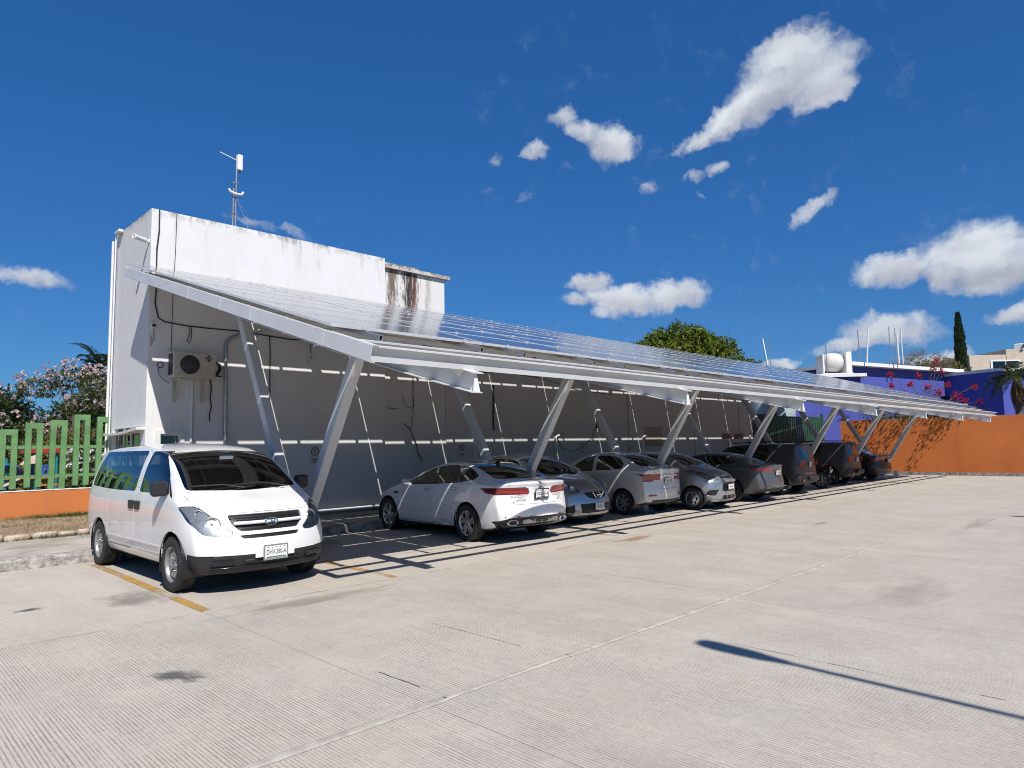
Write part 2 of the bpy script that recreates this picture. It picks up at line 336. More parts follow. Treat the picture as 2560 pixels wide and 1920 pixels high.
MT['earth'] = mat('dry_earth', (.30, .22, .14), .95, scale=3, bump=.8, bscale=30, col2=(.19, .135, .085), detail=8)
MT['far_ground'] = mat('dusty_ground', (.27, .23, .18), .95, scale=.2, col2=(.17, .17, .10), detail=6)
g = MB().add([(-1500, -1500, -.06), (1500, -1500, -.06), (1500, 1500, -.06), (-1500, 1500, -.06)], [(0, 1, 2, 3)]).build('ground', MT['far_ground']); tag(g, 'dusty ground round the car park', kind='structure')
pv = empty('pavement', label='tined concrete slabs of the car park'); tag(pv, kind='structure')
YB = [-22, -14, -7, -.2, 3.74, 7.60, 12.52]; XB = [-18.1, -13.9, -9.7, -5.5, -1.3, 2.9, 7.1, 11.3, 15.5, 19.7, 23.9, 28.1, 32.3, 36.5]
for j in range(len(YB)-1):
    for i in range(len(XB)-1):
        y0, y1 = YB[j]+(.005 if j else 0), YB[j+1]-.005; x0, x1 = XB[i]+.003, XB[i+1]-.003
        if j == 4: y0 += .0
        MB().box2((x0, y0, -.05), (x1, y1, 0)).build('slab', MT['conc_smooth'] if j == 5 else MT['conc_tined'], pv)
# raised sealant bead along the long joint, broken up towards the far end
mb = MB(); x = -18.0; rs = random.Random(3)
while x < 16:
    n = rs.uniform(.5, 1.6); w = rs.uniform(.052, .075) if x < 11 else rs.uniform(.02, .045)
    yo = 3.74 + rs.uniform(-.006, .006)
    mb.add([(x, yo-w*.6, .003), (x+n, yo-w*.6, .003), (x+n, yo+w*.6, .003), (x, yo+w*.6, .003), (x, yo-w*.30, .010), (x+n, yo-w*.30, .010), (x+n, yo+w*.30, .010), (x, yo+w*.30, .010)],
           [(0, 1, 5, 4), (4, 5, 6, 7), (7, 6, 2, 3), (0, 4, 7, 3), (1, 2, 6, 5)]); x += n-.01
o = mb.build('joint_seal', MT['joint']); tag(o, 'pale raised sealant bead in the long pavement joint', kind='structure')
mb = MB(); x = -18.0
while x < 30:
    n = rs.uniform(.4, 1.4); w = rs.uniform(.012, .028)
    mb.box2((x, 7.60-w, -.02), (x+n, 7.60+w*.7, .004)); x += n + (0 if rs.random() < .7 else .15)
o = mb.build('joint_seal', MT['conc_walk']); tag(o, 'thin worn filler in the joint at the bay ends', kind='structure')
# painted bay lines, worn through
def worn_paint(name, col, keep=.5):
    m = mat(name, col, .8, var=.12, scale=12); nt = m.node_tree; N = nt.nodes; L = nt.links; out = N['Material Output']; b = N['Principled BSDF']
    tr = N.new('ShaderNodeBsdfTransparent'); mx = N.new('ShaderNodeMixShader'); tc = N.new('ShaderNodeTexCoord')
    nz = N.new('ShaderNodeTexNoise'); nz.inputs['Scale'].default_value = 14; nz.inputs['Detail'].default_value = 8; nz.inputs['Roughness'].default_value = .75; L.new(tc.outputs['Object'], nz.inputs['Vector'])
    n2 = N.new('ShaderNodeTexNoise'); n2.inputs['Scale'].default_value = 1.3; n2.inputs['Detail'].default_value = 3; L.new(tc.outputs['Object'], n2.inputs['Vector'])
    ad = N.new('ShaderNodeMath'); ad.operation = 'ADD'; L.new(nz.outputs['Fac'], ad.inputs[0]); L.new(n2.outputs['Fac'], ad.inputs[1])
    mr = N.new('ShaderNodeMapRange'); mr.inputs['From Min'].default_value = 1.22-keep*.4; mr.inputs['From Max'].default_value = 1.42-keep*.4; mr.inputs['To Max'].default_value = .92; L.new(ad.outputs[0], mr.inputs['Value'])
    L.new(mr.outputs[0], mx.inputs[0]); L.new(tr.outputs[0], mx.inputs[1]); L.new(b.outputs[0], mx.inputs[2]); L.new(mx.outputs[0], out.inputs[0]); return m
MT['yellow_line'] = worn_paint('worn_yellow_paint', (.46, .27, .07), .95); MT['yellow_faint'] = worn_paint('nearly_gone_yellow_paint', (.46, .28, .09), .5)
BAYX = [2.93, 5.38, 7.93, 10.44, 12.94, 15.44, 17.94, 20.44, 22.94, 25.44, 27.94, 30.44, 32.94]
for i, x in enumerate(BAYX):
    y0, y1 = (7.66, 12.2) if i == 0 else (7.66, 9.6)
    o = MB().add([(x-.06, y0, .004), (x+.06, y0, .004), (x+.06+.03, y1, .004), (x-.06+.03, y1, .004)], [(0, 1, 2, 3)]).build('parking_line', MT['yellow_line'] if i in (0, 1) else MT['yellow_faint'])
    tag(o, 'worn yellow line painted between two parking bays', group='worn bay lines', kind='structure')
# oil stains and scuffs lying on the slabs
def stain(name, cx, cy, rx, ry, col, a, seed, rot=0):
    m = bpy.data.materials.new(name); m.use_nodes = True; nt = m.node_tree; N = nt.nodes; L = nt.links; b = N['Principled BSDF']; out = N['Material Output']
    b.inputs['Base Color'].default_value = (*col, 1); b.inputs['Roughness'].default_value = .8
    tc = N.new('ShaderNodeTexCoord'); ln = N.new('ShaderNodeVectorMath'); ln.operation = 'LENGTH'; L.new(tc.outputs['Object'], ln.inputs[0])
    nz = N.new('ShaderNodeTexNoise'); nz.inputs['Scale'].default_value = 2.2; nz.inputs['Detail'].default_value = 6; nz.noise_dimensions = '4D'; nz.inputs['W'].default_value = seed; L.new(tc.outputs['Object'], nz.inputs['Vector'])
    s = N.new('ShaderNodeMath'); s.operation = 'MULTIPLY_ADD'; s.inputs[1].default_value = 2.0; L.new(nz.outputs['Fac'], s.inputs[0])
    ng = N.new('ShaderNodeMath'); ng.operation = 'MULTIPLY'; ng.inputs[1].default_value = -1.25; L.new(ln.outputs['Value'], ng.inputs[0]); L.new(ng.outputs[0], s.inputs[2])
    mr = N.new('ShaderNodeMapRange'); mr.inputs['From Min'].default_value = .05; mr.inputs['From Max'].default_value = .75; mr.inputs['To Max'].default_value = a; L.new(s.outputs[0], mr.inputs['Value'])
    tr = N.new('ShaderNodeBsdfTransparent'); mx = N.new('ShaderNodeMixShader'); L.new(mr.outputs[0], mx.inputs[0]); L.new(tr.outputs[0], mx.inputs[1]); L.new(b.outputs[0], mx.inputs[2]); L.new(mx.outputs[0], out.inputs[0])
    o = MB().add([(-1, -1, 0), (1, -1, 0), (1, 1, 0), (-1, 1, 0)], [(0, 1, 2, 3)]).build('stain', m); o.location = (cx, cy, .006 + seed*.0004); o.scale = (rx, ry, 1); o.rotation_euler = (0, 0, rot); tag(o, 'dark stain soaked into the concrete slabs', group='stains on the slabs', kind='structure')
stain('stain_a', 1.62, 9.23, .20, .11, (.10, .095, .09), .8, 1); stain('stain_b', 1.95, 5.62, .17, .34, (.11, .105, .10), .8, 2, .5); stain('stain_c', 2.6, 8.9, .5, .7, (.20, .18, .16), .45, 3)
stain('stain_d', 10.4, 7.3, .9, .25, (.38, .20, .09), .5, 4); stain('stain_e', 14.5, 5.6, .5, .12, (.42, .20, .07), .45, 5); stain('stain_f', 8.6, 2.4, 1.6, .5, (.26, .24, .21), .22, 6); stain('stain_g', 16, 3.2, 2.2, .25, (.22, .205, .19), .22, 7)
stain('stain_h', 6.0, 11.6, 1.0, 1.0, (.13, .12, .11), .55, 8); stain('stain_i', 11.7, 10.2, .8, 1.3, (.13, .12, .11), .5, 9); stain('stain_j', 4.0, 7.2, 1.4, .3, (.30, .24, .18), .4, 10)
# hairline cracks and scratches in the slabs
def ground_crack(pts, w, seed, m):
    r_ = random.Random(seed); P = []
    for a_, b_ in zip(pts, pts[1:]):
        for i in range(7): t = i/7; P.append((a_[0]+(b_[0]-a_[0])*t+r_.gauss(0, .003), a_[1]+(b_[1]-a_[1])*t+r_.gauss(0, .003)))
    P.append(pts[-1]); mb = MB()
    for a_, b_ in zip(P, P[1:]):
        dx, dy = b_[0]-a_[0], b_[1]-a_[1]; l = math.hypot(dx, dy) or 1; w0 = w*r_.uniform(.3, 1.1); nx, ny = -dy/l*w0, dx/l*w0
        mb.add([(a_[0]+nx, a_[1]+ny, .003), (b_[0]+nx, b_[1]+ny, .003), (b_[0]-nx, b_[1]-ny, .003), (a_[0]-nx, a_[1]-ny, .003)], [(0, 1, 2, 3)])
    mb.build('crack', m, pv)
MT['crack_dark'] = mat('crack_dirt', (.11, .10, .09), .95, var=.3, scale=20)
for i, (pts, w) in enumerate((([(4.22, 5.5), (4.235, 4.9), (4.25, 4.2)], .003), ([(3.05, 4.55), (3.055, 4.25), (3.06, 4.05)], .006), ([(5.5, 2.9), (5.49, 2.0), (5.48, 1.0)], .003), ([(7.3, 5.6), (7.31, 5.0), (7.3, 4.3)], .003))): ground_crack(pts, w, 80+i, MT['crack_dark'])
# kerb and sidewalk
mb = MB(); xs = [-18 + i*.45 for i in range(122)]; rs = random.Random(5)
prof = [(12.52, -.05), (12.525, .13), (12.56, .165), (12.72, .17)]
rows = []
for x in xs: rows.append([(x + rs.uniform(-.05, .05), y + rs.uniform(-.012, .012), z + (rs.uniform(-.016, .006) if k in (1, 2) else 0)) for k, (y, z) in enumerate(prof)])
for i in range(len(rows)-1):
    for k in range(3): mb.add([rows[i][k], rows[i+1][k], rows[i+1][k+1], rows[i][k+1]], [(0, 1, 2, 3)])
o = mb.build('kerb', MT['conc_rough']); tag(o, 'chipped concrete kerb along the parking bays', kind='structure')
o = MB().box2((-18, 12.70, -.05), (4.40, 15.20, .166)).box2((4.401, 12.70, -.05), (36.0, 14.86, .166)).build('sidewalk', MT['conc_walk']); tag(o, 'concrete sidewalk between kerb and building', kind='structure')
# planted strip with stone edging (left)
mb = MB(); nx, ny = 60, 8; P = {}
for i in range(nx+1):
    for j in range(ny+1):
        x = -18+22.4*i/nx; y = 15.42+1.8*j/ny; P[i, j] = (x, y, .20+.22*min(1, j/6) + .03*mnoise.noise((x*1.7, y*1.7, 0)))
for i in range(nx):
    for j in range(ny): mb.add([P[i, j], P[i+1, j], P[i+1, j+1], P[i, j+1]], [(0, 1, 2, 3)], True)
o = mb.build('planting_strip', MT['earth']); tag(o, 'dry earth strip under the green fence', kind='structure')
MT['stone'] = mat('edging_stone', (.50, .43, .36), .9, scale=7, bump=.6, bscale=20, col2=(.33, .24, .17), detail=7)
se = empty('stone_edging', label='row of pale stones edging the planting strip'); tag(se, kind='structure'); x = -3.0; rs = random.Random(11)
while x < 4.2:
    w = rs.uniform(.20, .42); d = rs.uniform(.13, .20); hh = rs.uniform(.09, .15); mb = MB(); n = 9
    pr = [(.86, -.05), (1, hh*.35), (.97, hh*.75), (.72, hh), (.0, hh*1.02)]; vs = []; fs = []
    for r_, h in pr:
        for j in range(n):
            a = 2*math.pi*j/n; k = 1+rs.uniform(-.10, .10); ca, sa = math.cos(a), math.sin(a); q = (abs(ca)**4+abs(sa)**4)**-.25
            vs.append((r_*ca*q*k*w/2, r_*sa*q*k*d/2, h+rs.uniform(-.008, .008)))
    for i in range(len(pr)-1):
        for j in range(n): fs.append((i*n+j, i*n+(j+1) % n, (i+1)*n+(j+1) % n, (i+1)*n+j))
    o = mb.add(vs, fs, True).build('stone', MT['stone'], se); o.location = (x+w/2, 15.30+rs.uniform(-.02, .02), .155); x += w+rs.uniform(-.01, .03)

# ------------------------------------------------------------------ leaves
def leaf_mat(name, c1, c2, trans=.35, rough=.5):
    m = bpy.data.materials.new(name); m.use_nodes = True; nt = m.node_tree; N = nt.nodes; L = nt.links; b = N['Principled BSDF']; out = N['Material Output']
    b.inputs['Roughness'].default_value = rough; b.inputs['Specular IOR Level'].default_value = .35
    ge = N.new('ShaderNodeNewGeometry'); cr = N.new('ShaderNodeMix'); cr.data_type = 'RGBA'; cr.inputs['A'].default_value = (*c1, 1); cr.inputs['B'].default_value = (*c2, 1)
    L.new(ge.outputs['Random Per Island'], cr.inputs['Factor']); L.new(cr.outputs['Result'], b.inputs['Base Color'])
    tl = N.new('ShaderNodeBsdfTranslucent'); L.new(cr.outputs['Result'], tl.inputs[0]); mx = N.new('ShaderNodeMixShader'); mx.inputs[0].default_value = trans
    L.new(b.outputs[0], mx.inputs[1]); L.new(tl.outputs[0], mx.inputs[2]); L.new(mx.outputs[0], out.inputs[0]); return m
def leaf(mb, p, d, n, l, w, fold=.18):
    """one folded leaf from p along d, facing n"""
    d = d.normalized(); s = d.cross(n)
    if s.length < 1e-4: s = d.orthogonal()
    s.normalize(); n2 = s.cross(d); m_ = p + d*l*.5
    mb.add([p, m_+s*w*.5+n2*w*fold, p+d*l-n2*l*.12, m_-s*w*.5+n2*w*fold], [(0, 1, 2), (0, 2, 3)])
def rv(rs): 
    while True:
        v = Vector((rs.uniform(-1, 1), rs.uniform(-1, 1), rs.uniform(-1, 1)))
        if .05 < v.length < 1: return v.normalized()
def crown(mb, blobs, n, l, w, rs, droop=.4, shell=.55, tuft=5, up=.2, nfreq=1.1, namp=.25):
    """leaf tufts through the outer volume of overlapping lobes"""
    tot = sum(b[1][0]*b[1][1]+b[1][1]*b[1][2]+b[1][0]*b[1][2] for b in blobs)
    for c, r in blobs:
        k = int(n*(r[0]*r[1]+r[1]*r[2]+r[0]*r[2])/tot/tuft)
        for _ in range(k):
            u = rv(rs); q = shell + (1-shell)*rs.random()**.5
            q *= 1 + namp*mnoise.noise((u.x*2.2*nfreq+c[0], u.y*2.2*nfreq+c[1], u.z*2.2*nfreq+c[2]))*1.6
            p = Vector(c) + Vector((u.x*r[0], u.y*r[1], u.z*r[2]))*q
            for t in range(tuft):
                d = (u*.8 + rv(rs)*.9 + Vector((0, 0, -droop))).normalized(); leaf(mb, p + rv(rs)*l*.35, d, (u+Vector((0, 0, up))+rv(rs)*.5).normalized(), l*rs.uniform(.7, 1.25), w*rs.uniform(.8, 1.2))
MT['bark'] = mat('grey_bark', (.20, .165, .13), .9, scale=8, bump=.7, bscale=30, col2=(.11, .09, .07), detail=7)
MT['lf_mango'] = leaf_mat('mango_leaf', (.05, .10, .012), (.21, .24, .025), .32)
MT['lf_dark'] = leaf_mat('dark_leaf', (.02, .045, .012), (.055, .085, .022), .25)
MT['lf_mid'] = leaf_mat('mid_leaf', (.04, .07, .018), (.11, .13, .035), .3)
MT['lf_olive'] = leaf_mat('olive_leaf', (.11, .095, .03), (.23, .19, .06), .3)
MT['lf_dry'] = leaf_mat('dry_leaf', (.15, .10, .055), (.28, .20, .11), .25)
MT['lf_pink'] = leaf_mat('pink_blossom', (.55, .40, .40), (.74, .62, .60), .35)
MT['lf_white'] = leaf_mat('white_blossom', (.70, .68, .66), (.80, .76, .72), .35)
MT['lf_red'] = leaf_mat('red_bract', (.42, .01, .03), (.62, .03, .09), .4)
MT['lf_cyp'] = leaf_mat('cypress_spray', (.012, .028, .011), (.035, .06, .02), .12)
MT['lf_palm'] = leaf_mat('palm_leaflet', (.035, .06, .02), (.11, .13, .045), .25)
MT['grass'] = leaf_mat('dry_grass_blade', (.16, .14, .055), (.33, .26, .13), .3); MT['grass_green'] = leaf_mat('green_grass_blade', (.05, .09, .02), (.12, .16, .04), .3)
def branch(mb, p, d, l, r, depth, rs, ends, spread=.7, up=.15, k=2):
    pts = [p]; rr = [r]; q = Vector(p); dd = Vector(d).normalized()
    for i in range(4):
        dd = (dd + rv(rs)*.16 + Vector((0, 0, up*.3))).normalized(); q = q + dd*l/4; pts.append(q.copy()); rr.append(r*(1-.13*(i+1)))
    mb.tube(pts, rr, 6 if r > .03 else 4, cap=False)
    if depth == 0: ends.append((q, dd)); return
    for _ in range(k + (rs.random() < .5)):
        nd = (dd + rv(rs)*spread + Vector((0, 0, up))).normalized(); branch(mb, q, nd, l*rs.uniform(.6, .82), rr[-1]*.72, depth-1, rs, ends, spread, up, k)

# grass tufts on the strip and along the stones
def tufts(spots, m, name, label, seed, h=.12):
    mb = MB(); rs = random.Random(seed)
    for x, y, z, n, s in spots:
        for _ in range(n):
            px, py = x+rs.gauss(0, s), y+rs.gauss(0, s*.45); d = Vector((rs.gauss(0, .5), rs.gauss(0, .5), 1)).normalized(); l = h*rs.uniform(.4, 1.2); s_ = d.orthogonal().normalized()*.006
            p = Vector((px, py, z or .19+.22*min(1, max(0, (py-15.42)/1.35)))); mb.add([p-s_, p+s_, p+d*l+Vector((rs.gauss(0, .02), rs.gauss(0, .02), -.01))], [(0, 1, 2)])
    o = mb.build(name, m, fix=False); tag(o, label, 'grass', kind='stuff')
rs = random.Random(21)
tufts([(rs.uniform(-3, 4.3), rs.uniform(15.45, 17.1), .0, 26, .16) for _ in range(190)], MT['grass'], 'grass', 'dry straw grass on the planting strip', 22, .10)
tufts([(rs.uniform(3.0, 4.2), rs.uniform(16.8, 17.15), 0, 40, .12) for _ in range(28)] + [(rs.uniform(2.0, 4.2), 15.15+rs.uniform(-.05, .08), .17, 26, .10) for _ in range(16)] + [(3.6, 14.6, .166, 40, .12), (3.9, 14.3, .166, 30, .1)], MT['grass_green'], 'weeds', 'green weeds at the fence foot and between stones', 23, .11)
# ================================================================== building
def wall_mat(name, base, stain_top=0, zt=6.75, grime=.25, warm=(.55, .50, .43)):
    m = bpy.data.materials.new(name); m.use_nodes = True; nt = m.node_tree; N = nt.nodes; L = nt.links; b = N['Principled BSDF']; b.inputs['Roughness'].default_value = .8; b.inputs['Specular IOR Level'].default_value = .25
    tc = N.new('ShaderNodeTexCoord'); V = tc.outputs['Object']
    def nz(sc, det, rough, st=None):
        v = V
        if st: mp = N.new('ShaderNodeMapping'); mp.inputs['Scale'].default_value = st; L.new(V, mp.inputs[0]); v = mp.outputs[0]
        n = N.new('ShaderNodeTexNoise'); n.inputs['Scale'].default_value = sc; n.inputs['Detail'].default_value = det; n.inputs['Roughness'].default_value = rough; L.new(v, n.inputs['Vector']); return n.outputs['Fac']
    def rng(x, a, c, lo=0, hi=1):
        n = N.new('ShaderNodeMapRange'); n.inputs['From Min'].default_value = a; n.inputs['From Max'].default_value = c; n.inputs['To Min'].default_value = lo; n.inputs['To Max'].default_value = hi; L.new(x, n.inputs['Value']); return n.outputs[0]
    def M(op, a, c):
        n = N.new('ShaderNodeMath'); n.operation = op
        for i, x in enumerate((a, c)):
            if isinstance(x, (int, float)): n.inputs[i].default_value = x
            else: L.new(x, n.inputs[i])
        return n.outputs[0]
    def mixc(f, a, c):
        n = N.new('ShaderNodeMix'); n.data_type = 'RGBA'
        for k, x in (('Factor', f), ('A', a), ('B', c)):
            if isinstance(x, (int, float)): n.inputs[k].default_value = x
            elif isinstance(x, tuple): n.inputs[k].default_value = (*x, 1)
            else: L.new(x, n.inputs[k])
        return n.outputs['Result']
    c = mixc(M('MULTIPLY', rng(nz(.8, 6, .65), .42, .72), grime), base, tuple(x*y for x, y in zip(base, (.80, .78, .75))))
    c = mixc(M('MULTIPLY', rng(nz(1.5, 7, .7, (3.2, 3.2, .35)), .52, .75), grime*.9), c, warm)
    fleck = rng(nz(9, 5, .7), .68, .76); c = mixc(M('MULTIPLY', fleck, .35), c, tuple(x*.5 for x in base))
    if stain_top:
        sx = N.new('ShaderNodeSeparateXYZ'); L.new(V, sx.inputs[0]); up = rng(sx.outputs[2], zt-1.3, zt)
        run = rng(nz(1.3, 8, .72, (2.6, 2.6, .30)), .56, .72); c = mixc(M('MULTIPLY', M('MULTIPLY', run, M('MULTIPLY', up, up)), stain_top), c, (.10, .085, .07))
        edge = rng(sx.outputs[2], zt-.16, zt); pat = rng(nz(5, 7, .7, (1, 1, .6)), .45, .62); c = mixc(M('MULTIPLY', M('MULTIPLY', edge, pat), stain_top*.9), c, (.12, .10, .085))
    L.new(c, b.inputs['Base Color']); bp = N.new('ShaderNodeBump'); bp.inputs['Strength'].default_value = .35; bp.inputs['Distance'].default_value = .012
    L.new(M('ADD', nz(22, 6, .6), M('MULTIPLY', nz(2.5, 4, .5), 1.5)), bp.inputs['Height']); L.new(bp.outputs[0], b.inputs['Normal']); return m
MT['wall_white'] = wall_mat('white_stucco', (.70, .70, .70), .85)
MT['wall_low'] = wall_mat('white_stucco_low', (.60, .603, .608), 0, grime=.35)
MT['wall_orange'] = wall_mat('orange_stucco', (.52, .175, .055), 0, grime=.5, warm=(.40, .15, .07)); MT['wall_orange2'] = wall_mat('bright_orange_stucco', (.60, .18, .05), 0, grime=.8, warm=(.46, .14, .055))
MT['wall_purple'] = wall_mat('blue_violet_stucco', (.07, .09, .36), 0, grime=.35, warm=(.075, .085, .29))
MT['wall_beige'] = wall_mat('beige_render', (.50, .44, .36), .4, zt=10.5, grime=.6, warm=(.38, .32, .25))
MT['trim_white'] = wall_mat('white_trim', (.70, .70, .69), 0, grime=.3)
MT['black_mould'] = wall_mat('mould_streaked_stucco', (.66, .655, .64), 0, grime=.25)
def add_mould(m, cols):
    """two tall mould runs and a brown one down the wall, where the parapet leaks"""
    nt = m.node_tree; N = nt.nodes; L = nt.links; b = N['Principled BSDF']; src = b.inputs['Base Color'].links[0].from_socket
    tc = N.new('ShaderNodeTexCoord'); sx = N.new('ShaderNodeSeparateXYZ'); L.new(tc.outputs['Object'], sx.inputs[0])
    mp = N.new('ShaderNodeMapping'); mp.inputs['Scale'].default_value = (4.5, 4.5, .9); L.new(tc.outputs['Object'], mp.inputs[0])
    nz = N.new('ShaderNodeTexNoise'); nz.inputs['Scale'].default_value = 3; nz.inputs['Detail'].default_value = 9; nz.inputs['Roughness'].default_value = .75; L.new(mp.outputs[0], nz.inputs['Vector'])
    def M(op, a, c, d=None):
        n = N.new('ShaderNodeMath'); n.operation = op
        for i, x in enumerate((a, c, d)):
            if x is None: continue
            if isinstance(x, (int, float)): n.inputs[i].default_value = x
            else: L.new(x, n.inputs[i])
        return n.outputs[0]
    for x0, w, col, s in cols:
        d = M('ABSOLUTE', M('SUBTRACT', sx.outputs[0], x0), 0); f = M('SUBTRACT', 1.0, M('DIVIDE', d, w))
        hi = N.new('ShaderNodeMapRange'); hi.inputs['From Min'].default_value = 4.7; hi.inputs['From Max'].default_value = 5.7; L.new(sx.outputs[2], hi.inputs['Value'])
        v = M('MULTIPLY', M('ADD', M('MULTIPLY', f, .9), M('MULTIPLY', M('SUBTRACT', nz.outputs['Fac'], .5), 2.6)), hi.outputs[0])
        mr = N.new('ShaderNodeMapRange'); mr.inputs['From Min'].default_value = .25; mr.inputs['From Max'].default_value = .75; mr.inputs['To Max'].default_value = s; L.new(v, mr.inputs['Value'])
        mx = N.new('ShaderNodeMix'); mx.data_type = 'RGBA'; L.new(mr.outputs[0], mx.inputs['Factor']); L.new(src, mx.inputs['A']); mx.inputs['B'].default_value = (*col, 1); src = mx.outputs['Result']
    L.new(src, b.inputs['Base Color'])
add_mould(MT['black_mould'], [(10.40, .30, (.12, .07, .045), .9), (10.98, .46, (.035, .022, .018), .97), (11.15, .20, (.13, .06, .04), .8), (11.6, .18, (.30, .26, .22), .6)])
bld = empty('office_building', (0, 0, 0), label='white stuccoed flat-roofed building behind the solar carport', cat='building')
YWL = 14.87
# main block with openings in front and side: walls as pieces round the openings
def wall_y(name, x0, x1, z0, z1, y, t, holes, m, parent):
    """wall in the plane y..y+t with rectangular holes (x0,x1,z0,z1)"""
    xs = sorted({x0, x1, *[h[0] for h in holes], *[h[1] for h in holes]}); zs = sorted({z0, z1, *[h[2] for h in holes], *[h[3] for h in holes]}); mb = MB()
    bm = bmesh.new(); V = {}
    def v(a, b_, c): 
        k = (round(a, 4), round(b_, 4), round(c, 4))
        if k not in V: V[k] = bm.verts.new(k)
        return V[k]
    def solid(i, j):
        if i < 0 or j < 0 or i >= len(xs)-1 or j >= len(zs)-1: return False
        cx, cz = (xs[i]+xs[i+1])/2, (zs[j]+zs[j+1])/2
        return not any(h[0] < cx < h[1] and h[2] < cz < h[3] for h in holes)
    for i in range(len(xs)-1):
        for j in range(len(zs)-1):
            if not solid(i, j): continue
            a, b_, c, d = xs[i], xs[i+1], zs[j], zs[j+1]
            bm.faces.new([v(a, y, c), v(b_, y, c), v(b_, y, d), v(a, y, d)]); bm.faces.new([v(a, y+t, c), v(a, y+t, d), v(b_, y+t, d), v(b_, y+t, c)])
            if not solid(i-1, j): bm.faces.new([v(a, y, c), v(a, y, d), v(a, y+t, d), v(a, y+t, c)])
            if not solid(i+1, j): bm.faces.new([v(b_, y, c), v(b_, y+t, c), v(b_, y+t, d), v(b_, y, d)])
            if not solid(i, j-1): bm.faces.new([v(a, y, c), v(a, y+t, c), v(b_, y+t, c), v(b_, y, c)])
            if not solid(i, j+1): bm.faces.new([v(a, y, d), v(b_, y, d), v(b_, y+t, d), v(a, y+t, d)])
    me = bpy.data.meshes.new(name); bmesh.ops.recalc_face_normals(bm, faces=bm.faces); bm.to_mesh(me); bm.free(); me.materials.append(m)
    return link(bpy.data.objects.new(name, me), parent)
wall_y('wall', 4.42, 10.15, .10, 6.75, YWL, .18, [(4.70, 5.09, 1.15, 2.09)], MT['wall_white'], bld)
# side wall (faces the fence) with the corner strip window
mb = MB(); SX = 4.42
for a, b_, c, d in [(15.055, 17.3, 2.25, 6.75), (15.055, 17.3, .1, 1.2), (15.055, 15.20, 1.2, 2.25), (17.05, 17.3, 1.2, 2.25)]: mb.box2((SX+.002, a, c), (SX+.18, b_, d))
mb.build('wall', MT['wall_white'], bld)
MB().box2((4.61, 17.12, .1), (12.1, 17.3, 6.75)).build('wall', MT['wall_white'], bld)
MB().box2((4.50, 14.95, 6.35), (12.1, 17.2, 6.45)).build('roof', MT['conc_walk'], bld)
mb = MB(); 
for i in range(13):   # slightly sagging canopy slab over the side window
    y = 14.90+2.3*i/13; z = 2.20-.045*math.sin(i/13*math.pi)-.06*i/13; mb.box((4.36, y+.09, z), (.20, .19, .05))
mb.build('window_canopy', MT['trim_white'], bld)
MT['pane'] = glass_mat('dark_window_glass', (.10, .12, .12)); MT['frame_white'] = mat('white_window_frame', (.72, .72, .71), .4, var=.03)
w = MB(); 
for a, b_, c, d in [(4.70, 4.73, 1.15, 2.09), (5.06, 5.09, 1.15, 2.09), (4.73, 5.06, 2.055, 2.09), (4.73, 5.06, 1.15, 1.185)]: w.box2((a, YWL+.03, c), (b_, YWL+.09, d))
wf = w.build('window_frame', MT['frame_white'], bld); MB().box2((4.73, YWL+.055, 1.185), (5.06, YWL+.062, 2.055)).build('pane', MT['pane'], wf)
w = MB()
for a, b_, c, d in [(4.60, 4.70, 2.09, 2.17), (5.09, 5.17, 1.05, 2.17), (4.60, 4.70, 1.05, 2.09), (4.70, 5.09, 2.09, 2.17), (4.70, 5.09, 1.07, 1.15)]: w.box2((a, YWL-.03, c), (b_, YWL-.001, d))
w.build('window_surround', MT['trim_white'], bld)
w = MB()
for a, b_, c, d in [(15.20, 15.24, 1.2, 2.25), (17.01, 17.05, 1.2, 2.25), (15.9, 15.95, 1.2, 2.25), (16.4, 16.45, 1.2, 2.25), (15.24, 17.01, 1.2, 1.24), (15.24, 17.01, 2.12, 2.16)]: w.box2((SX+.03, a, c), (SX+.09, b_, d))
wf = w.build('window_frame', MT['frame_white'], bld)
for a, b_ in ((15.24, 15.9), (15.95, 16.4), (16.45, 17.01)): MB().box2((SX+.055, a, 1.24), (SX+.062, b_, 2.12)).build('pane', MT['pane'], wf)
MB().box2((4.60, 15.06, .12), (12.0, 17.1, .18)).build('floor', MT['interior'], bld)
# mouldy block to the right with its own slab
MB().box2((10.153, YWL+.03, .1), (12.20, 17.29, 6.50)).build('wall', MT['black_mould'], bld)
mb = MB(); mb.box2((10.154, YWL-.06, 6.502), (12.34, 17.35, 6.60)); mb.box2((10.156, YWL+.02, 6.602), (11.3, 17.3, 6.66)); mb.build('roof_slab', wall_mat('stained_slab', (.55, .52, .48), 1.2, zt=6.62, grime=.9, warm=(.20, .14, .10)), bld)
# low wing
wall_y('wall', 12.203, 30.95, .10, 4.55, YWL, .2, [(27.95, 28.98, 1.86, 2.10), (29.08, 30.06, 1.86, 2.10)], MT['wall_low'], bld)
MB().box2((12.203, 15.08, 4.40), (30.95, 20.5, 4.50)).build('roof', MT['conc_walk'], bld); MB().box2((30.76, 15.072, .1), (30.95, 20.5, 4.54)).build('wall', MT['wall_low'], bld)
MT['brick_red'] = mat('red_block', (.26, .10, .06), .9, scale=14, col2=(.15, .06, .04))
MB().box2((27.9, YWL+.12, 1.82), (30.1, YWL+.16, 2.14)).build('vent_screen', MT['brick_red'], bld)
for x in (20.9, 25.6, 29.6): MB().box2((x, YWL-.012, .17), (x+.03, YWL-.001, 4.5)).build('control_joint', MT['conc_rough'], bld)
MB().box2((21.95, YWL-.012, 1.62), (23.15, YWL-.001, 2.36)).build('patch', mat('bare_plaster', (.42, .38, .33), .9, scale=4), bld)
